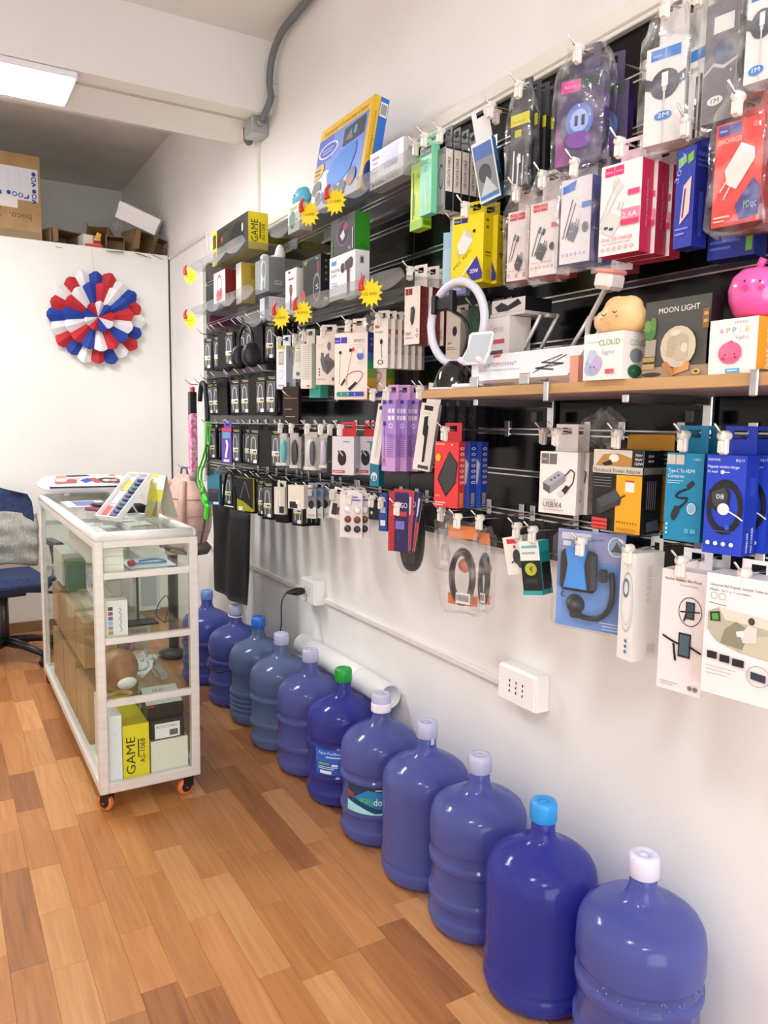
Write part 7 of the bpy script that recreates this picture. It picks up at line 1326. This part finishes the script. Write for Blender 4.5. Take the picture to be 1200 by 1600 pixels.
# white upright appliance
t = thing('upright_appliance', 'white and black upright appliance behind the counter, half hidden', 'appliance', (1.22, 4.62, 0))
MB().lathe([(.09, 0), (.095, .01), (.09, .03), (.035, .05), (.03, .06)], P('#17171a', .4), 20).build('base', t)
MB().lathe([(.03, .06), (.03, .62), (.034, .63)], P('#1c1c1e', .4), 16).build('pole', t)
MB().lathe([(.034, .63), (.045, .64), (.047, .80), (.04, .83), (0, .835)], P('#ecebe8', .35), 18).build('head', t)
# ------------------------------------------------------------------ paper rosette on the partition
ro = thing('paper_rosette', 'large red, white and blue folded paper rosette hung on the partition', 'paper rosette', (.992, 5.617, 2.108))
COLS = [P('#1c3f9c', .7), P('#c2282e', .7), P('#eceaea', .7)]
def petal(r0, r1, wd, a, lift, c, name):
    # a folded paper petal: ridge along the middle, pointed round tip
    pr = [(r0, .12), (r0+(r1-r0)*.45, .62), (r0+(r1-r0)*.8, 1.0), (r0+(r1-r0)*.93, .8), (r1, .22)]
    vs = []; fs = []
    for r, k in pr:
        w_ = wd*k*.5
        dep = -lift*(r-r0)/(r1-r0)
        vs += [(-w_, dep+.022*k*(1 if True else 0), r), (0, dep-.012*k, r), (w_, dep+.022*k, r)]
    for i in range(len(pr)-1):
        fs += [(3*i, 3*i+1, 3*i+4, 3*i+3), (3*i+1, 3*i+2, 3*i+5, 3*i+4)]
    mb = MB(); mb.add(vs, fs, c, False); o = mb.build(name, ro, (0, 0, 0), (0, R(a), 0))
    md = o.modifiers.new('paper', 'SOLIDIFY'); md.thickness = .0015
    return o
N_ = 20
for i in range(N_):
    o = petal(.03, .315*(1 if i % 2 else .96), .105, 360/N_*i, .035, COLS[i % 3 if i < N_-2 else (i+1) % 3], 'outer_petal'); o.location.y = -.03
for i in range(15):
    o = petal(.02, .225, .10, 360/15*i+9, .06, COLS[(i+1) % 3], 'inner_petal'); o.location.y = -.065
for i in range(9):
    o = petal(.005, .10, .06, 40*i+5, .05, COLS[(i+2) % 3], 'centre_petal'); o.location.y = -.10
MB().tube([(-.01, -.02, .30), (-.013, -.004, .46)], .0012, P('#d6d2c8'), 6).build('string', ro)
MB().box((-.013, -.003, .475), (.03, .001, .045), P('#e0a83a', .5), 0, xf=Matrix.Rotation(R(25), 4, 'Y') @ Matrix.Translation((-.19, 0, 0.03))).build('tape', ro)
# ------------------------------------------------------------------ on the loft edge
ZL = 2.581
t = thing('cardboard_carton', 'large brown cardboard carton printed upside down on the loft edge', 'carton', (.43, 5.645, ZL), (0, 0, R(3)))
w, h, d = .50, .53, .4
MB().box((0, d/2, h/2), (w, d, h), CARD, .002).build('carton', t)
mb = MB(); f = faces(mb, w, h, d)['front']
f.draw([('t', 'hoco.', .88, .70, .075, '#5a4630', .26, 180), ('t', 'pr', .52, .66, .03, '#5a4630', .06, 180), ('t', 'pr', .52, .74, .03, '#5a4630', .06, 180), ('r', .30, .16, .97, .54, '#e4e6ee'), ('r', .46, .5, .72, .64, '#eceae6')] + [('l', [(.36+.13*i, .2), (.36+.13*i, .42)], .003, '#b9bcc8') for i in range(4)] + [('r', .36, .24+.05*i, .46, .255+.05*i, '#7a7f9a') for i in range(4)])
BL_ = '#2f3f9a'
for (x0, y0) in ((.62, .47), (.30, .46)): f.draw([('e', x0, y0, .025, .025, BL_), ('o', x0+.07, y0+.01, .03, .028, .35, BL_), ('o', x0+.14, y0+.015, .03, .028, .35, BL_), ('l', [(x0+.18, y0+.04), (x0+.23, y0+.04), (x0+.23, y0)], .018, BL_)])
for (x0, y0) in ((.92, .22), (.92, .42)): f.draw([('e', x0, y0, .025, .025, BL_), ('o', x0, y0+.06, .03, .03, .35, BL_), ('l', [(x0-.03, y0+.1), (x0+.02, y0+.12), (x0-.02, y0+.14)], .018, BL_)])
mb.build('printed_label', t)
MB().box((0, d/2, h*.06), (w+.002, d+.002, .045), clear('packing_tape', '#d9c8a6', .1, 1.45, .35, '#d9c8a6')).build('packing_tape', t)
def obox(name, cat, label, loc, dims, rot, mat, openx=False, inner=None):
    """open or closed carton with wall thickness and flaps"""
    t = thing(name, label, cat, loc, tuple(R(a) for a in rot)); w, d, h = dims; th = .004
    if not openx:
        MB().box((0, 0, h/2), dims, mat, .001).build('carton', t)
    else:
        mb = MB(); mb.box((0, 0, th/2), (w, d, th), mat); mb.box((0, 0, h-th/2), (w, d, th), mat)
        mb.box((0, d/2-th/2, h/2), (w, th, h), mat); mb.box((-w/2+th/2, 0, h/2), (th, d, h), mat); mb.box((w/2-th/2, 0, h/2), (th, d, h), mat); mb.build('carton', t)
        mb = MB(); mb.box((0, -d/2-.03, .004), (w*.95, .06, .003), mat, xf=Matrix.Rotation(R(12), 4, 'X')); mb.build('flap', t)
        mb = MB(); mb.box((-w/2-.01, -d/2-.025, h/2), (.003, .055, h*.9), mat, xf=Matrix.Rotation(R(8), 4, 'Z')); mb.build('flap', t)
    return t
obox('cardboard_box', 'cardboard box', 'low open cardboard box lying beside the large carton on the loft', (.80, 5.80, ZL), (.22, .22, .10), (0, 0, 20), CARDD, True)
t = obox('cardboard_box', 'cardboard box', 'flat brown carton lying behind the low open box on the loft', (.84, 6.10, ZL), (.3, .2, .12), (0, 0, -10), CARDD)
t = obox('small_box', 'box', 'small white and red box on the loft between the brown cartons', (.985, 5.73, ZL+.002), (.12, .10, .085), (0, 0, 12), P('#e9e4da', .5))
mb = MB(); Face(mb, (-.06, -.0505, .0855), (.12, 0, 0), (0, 0, -.085), (0, -1, 0)).draw([('r', .55, .05, .98, .6, '#d6402e'), ('r', .6, .2, .95, .35, '#f0e6da')]); mb.build('printed_front', t)
tag(MB().box((1.0, 5.66, ZL+.012), (.11, .04, .02), P('#d63a34', .5), .001).build('red_card'), 'small red card at the loft edge below the white box', 'card')
obox('cardboard_box', 'cardboard box', 'long open cardboard box tilted upward on the loft', (1.13, 5.98, ZL+.02), (.15, .36, .13), (-14, 0, -28), CARD, True)
obox('cardboard_box', 'cardboard box', 'open cardboard sleeve right of the tilted box on the loft edge', (1.15, 5.71, ZL+.002), (.12, .14, .09), (0, 0, -12), CARDD, True)
obox('cardboard_box', 'cardboard box', 'torn open dark cardboard box under the white box on the loft', (1.295, 5.75, ZL+.002), (.15, .18, .15), (0, 8, 18), CARDD, True)
obox('cardboard_box', 'cardboard box', 'squashed open cardboard box in the corner of the loft', (1.435, 5.73, ZL+.002), (.085, .14, .12), (0, 20, -8), CARDD, True)
film((1.16, 5.72, ZL+.15), .05, 21, 'crumpled clear film stuffed in the tilted loft box')
t = obox('white_box', 'box', 'white shoebox tilted on top of the cardboard pile on the loft', (1.325, 5.80, ZL+.215), (.28, .26, .10), (14, 22, -16), P('#f1eff0', .4))
MB().box((0, 0, .095), (.288, .268, .035), P('#f6f4f5', .4), .001).build('lid', t)
tag(MB().box((1.05, 5.68, ZL+.012), (.11, .07, .02), P('#2a2a2c', .4), .003, xf=None).build('dark_tray'), 'small dark tray between the boxes on the loft', 'tray')

# ------------------------------------------------------------------ bag, backpack, straps at the left end
# black tote
t = thing('tote_bag', 'flat black fabric tote bag hanging under the far left packs', 'bag', (1.27, 3.72, .545))
mb = MB(); TOTE = noisy('black_fabric', '#0b0b0c', '#161617', 30, .8, .25, 60)
vs = []; fs = []; n, m_ = 14, 12
for side in (0, 1):
    for i in range(n+1):
        for j in range(m_+1):
            u = -1+2*i/n; v = j/m_
            wv = .265+.02*v; y = u*wv; z = .455*v+.012*(abs(u)**4)*(1-v)
            x = (.024 if side else -.024)*(1-u**4)*(.55+.45*math.sin(math.pi*(.15+.8*(1-v)))) + .010*math.sin(u*7+v*2)*(1-v*.3)
            vs.append((x, y, z))
K = (n+1)*(m_+1)
for i in range(n):
    for j in range(m_):
        a = i*(m_+1)+j; q = (a, a+m_+1, a+m_+2, a+1); fs.append(q if not side else q); fs.append(tuple(K+k for k in q)[::-1])
for i in range(n):
    for j in (0, m_): a = i*(m_+1)+j; b = a+m_+1; fs.append((a, b, K+b, K+a))
for j in range(m_):
    for i in (0, n): a = i*(m_+1)+j; fs.append((a, a+1, K+a+1, K+a))
mb.add(vs, fs, TOTE, True); mb.build('bag_body', t)
mb = MB()
mb.tube(crom([(0, -.10, .45), (.0, -.075, .55), (0, -.03, .625), (0, .03, .625), (0, .075, .55), (0, .10, .45)], 24), .006, TOTE, 6)
mb.build('handle', t)
hook(3.72, RAILS[9], 1.21, '', label='steel peg hook carrying the black tote bag', clip=False)
# pink backpack
t = thing('backpack', 'pale pink quilted backpack hanging at the left end of the panel', 'backpack', (1.20, 4.24, .70), (0, 0, R(-70)))
PINK = noisy('pink_nylon', '#d3a898', '#dfb8a8', 20, .5, .2, 50)
mb = MB(); vs = []; fs = []; n, m_ = 24, 18
for j in range(m_+1):
    v = j/m_; z = .44*v
    kx = .165*min(1, (.62+.9*v))*(1-max(0, (v-.55)/.45)**2.2*.72); ky = .085*(1-max(0, (v-.5)/.5)**2*.62)*(.8+.4*min(1, v*3))
    kk = 1+.018*math.sin(v*24)
    for i in range(n):
        a = 2*math.pi*i/n; c_, s_ = math.cos(a), math.sin(a)
        vs.append((kx*math.copysign(abs(c_)**.7, c_), ky*kk*math.copysign(abs(s_)**.8, s_), z))
for j in range(m_):
    for i in range(n): fs.append((j*n+i, j*n+(i+1) % n, (j+1)*n+(i+1) % n, (j+1)*n+i))
fs.append(tuple(range(n-1, -1, -1))); fs.append(tuple(m_*n+i for i in range(n)))
mb.add(vs, fs, PINK, True); mb.build('pack_body', t)
GRY = P('#6a625c', .7)
mb = MB(); mb.tube([(.165*min(1, .62+.9*v)*(1-max(0, (v-.55)/.45)**2.2*.72)*1.0*c_, 0, .44*v) for v, c_ in [(k/16, 1) for k in range(17)]], .007, GRY, 8); mb.build('zip_edge', t)
for s_ in (-1, 1): MB().tube(crom([(s_*.06, -.06, .40), (s_*.10, -.10, .28), (s_*.10, -.095, .14), (s_*.12, -.07, .03)], 18), .022, PINK, 8).build('shoulder_strap', t)
for z_ in (.13, .22, .31):
    v_ = z_/.44; kx_ = .165*min(1, (.62+.9*v_))*(1-max(0, (v_-.55)/.45)**2.2*.72); ky_ = .085*(1-max(0, (v_-.5)/.5)**2*.62)*(.8+.4*min(1, v_*3))
    MB().tube([(kx_*1.005*math.copysign(abs(math.cos(a))**.7, math.cos(a)), ky_*1.02*math.copysign(abs(math.sin(a))**.8, math.sin(a)), z_) for a in [2*math.pi*k/32 for k in range(32)]], .0022, P('#b88a7c', .6), 6, closed=True).build('quilt_seam', t)
MB().box((0, 0, .035), (.30, .158, .07), GRY, .03).build('base_panel', t)
mb = MB(); mb.tube(crom([(-.03, -.01, .43), (-.02, -.01, .47), (.02, -.01, .47), (.03, -.01, .43)], 14), .006, GRY, 8); mb.build('top_loop', t)
MB().box((.10, -.092, .10), (.05, .004, .02), P('#2a2624', .6)).build('logo_patch', t)
hook(4.24, RAILS[9], 1.15, '', label='steel peg hook carrying the pink backpack', clip=False)
# patterned pink strap, black strap, green leash
t = thing('lanyard', 'pink patterned lanyard strap with black grip hanging left of the packs', 'lanyard', (1.17, 3.99, 1.10))
mb = MB(); pk = noisy('pink_pattern', '#d86aa0', '#efb4c8', 45, .6, lo=.45, hi=.55)
mb.box((0, 0, .22), (.034, .05, .30), pk, .003); mb.tube([(0, 0, .08), (0, .002, .05), (0, .004, .02)], [.022, .024, .014], P('#d3a8b0', .6), 10); mb.build('pink_strap', t)
mb = MB(); mb.box((0, .002, .42), (.034, .045, .12), P('#141416', .4), .003); mb.build('black_grip', t)
MB().box((0, 0, .49), (.016, .04, .03), P('#b8303a', .4), .004).build('red_end', t)
hook(3.985, 1.615, 1.13, '', label='steel peg hook carrying the pink lanyard strap', clip=False)
t = thing('dog_leash', 'black strap with white tip and bright green cord looped beside the lanyard', 'leash', (1.17, 3.83, 1.03))
mb = MB(); mb.tube(crom([(0, .03, .50), (0, 0, .585), (0, -.05, .57), (0, -.085, .48), (0, -.09, .40)], 20), .012, P('#17171a', .45), 8); mb.build('black_strap', t)
MB().tube(crom([(0, .04, .53), (0, .02, .575), (0, 0, .592)], 8), .013, P('#e6e4e0', .4), 8).build('white_tip', t)
GRN = P('#4ad62a', .4)
for q in (-.006, .012): MB().tube(crom([(q, -.09, .41), (q, -.085, .34), (q, -.07, .27), (q, -.01, .20), (q, .05, .15), (q, .06, .10), (q, .03, .06)], 26), .005, GRN, 7).build('green_cord', t)
mb = MB(); mb.box((0, -.03, .02), (.02, .07, .05), GRN, .008, xf=Matrix.Rotation(R(25), 4, 'X')); mb.box((0, -.075, -.03), (.018, .05, .09), GRN, .008, xf=Matrix.Rotation(R(18), 4, 'X')); mb.box((0, .02, .05), (.016, .05, .025), GRN, .006); mb.build('green_buckle', t)
mb = MB(); mb.tube([(.0, -.085+.02*math.cos(a*math.pi/8), .24+.045*math.sin(a*math.pi/8)) for a in range(16)], .003, P('#3a342c', .4, .4), 6, closed=True); mb.box((0, -.085, .165), (.012, .03, .06), P('#4a3420', .4), .004); mb.build('snap_hook', t)
hook(3.83, 1.615, 1.13, '', label='steel peg hook carrying the green cord leash', clip=False)
# ------------------------------------------------------------------ pieces of a part sit one level deeper
SUB = [('outlet', 'cover'), ('handwritten_price', 'star_card'), ('paper_seal', 'cap'), ('carry_ring', 'cap'), ('photo_print', 'housing'), ('feed_slot', 'housing'),
       ('printed_card', 'backing_card'), ('cradle_pad', 'phone_cradle'), ('pad', 'back_plate'), ('hook_lip', 'back_plate'), ('printed_tray', 'clear_tray'), ('printed_header', 'card_box'),
       ('diffuser', 'housing'), ('base_rim', 'base'), ('logo_patch', 'pack_body'), ('quilt_seam', 'pack_body'), ('zip_edge', 'pack_body'), ('mouse_top', 'mouse'), ('barcode', 'printed_label'),
       ('caster', 'star_base'), ('tube', 'back_plate'), ('sample_card', 'back_plate'), ('label_sleeve', 'bottle_body'), ('small_tag', 'bottle_body'), ('water_drops', 'bottle_body'),
       ('face', 'cloud_body'), ('face', 'apple_body'), ('stalk', 'apple_body'), ('packing_tape', 'carton'), ('round_grip', 'card'), ('conduit_nut', 'conduit'), ('red_bead', 'plate'), ('socket_edge', 'pipe')]
plain = lambda o: o.name.split('.')[0]
for root in [o for o in bpy.data.objects if o.parent is None and o.children and 'label' in o]:
    kids = {}
    for c in root.children: kids.setdefault(plain(c), []).append(c)
    for ch, pa in SUB:
        if ch in kids and pa in kids:
            for c in kids[ch]: c.parent = kids[pa][0]
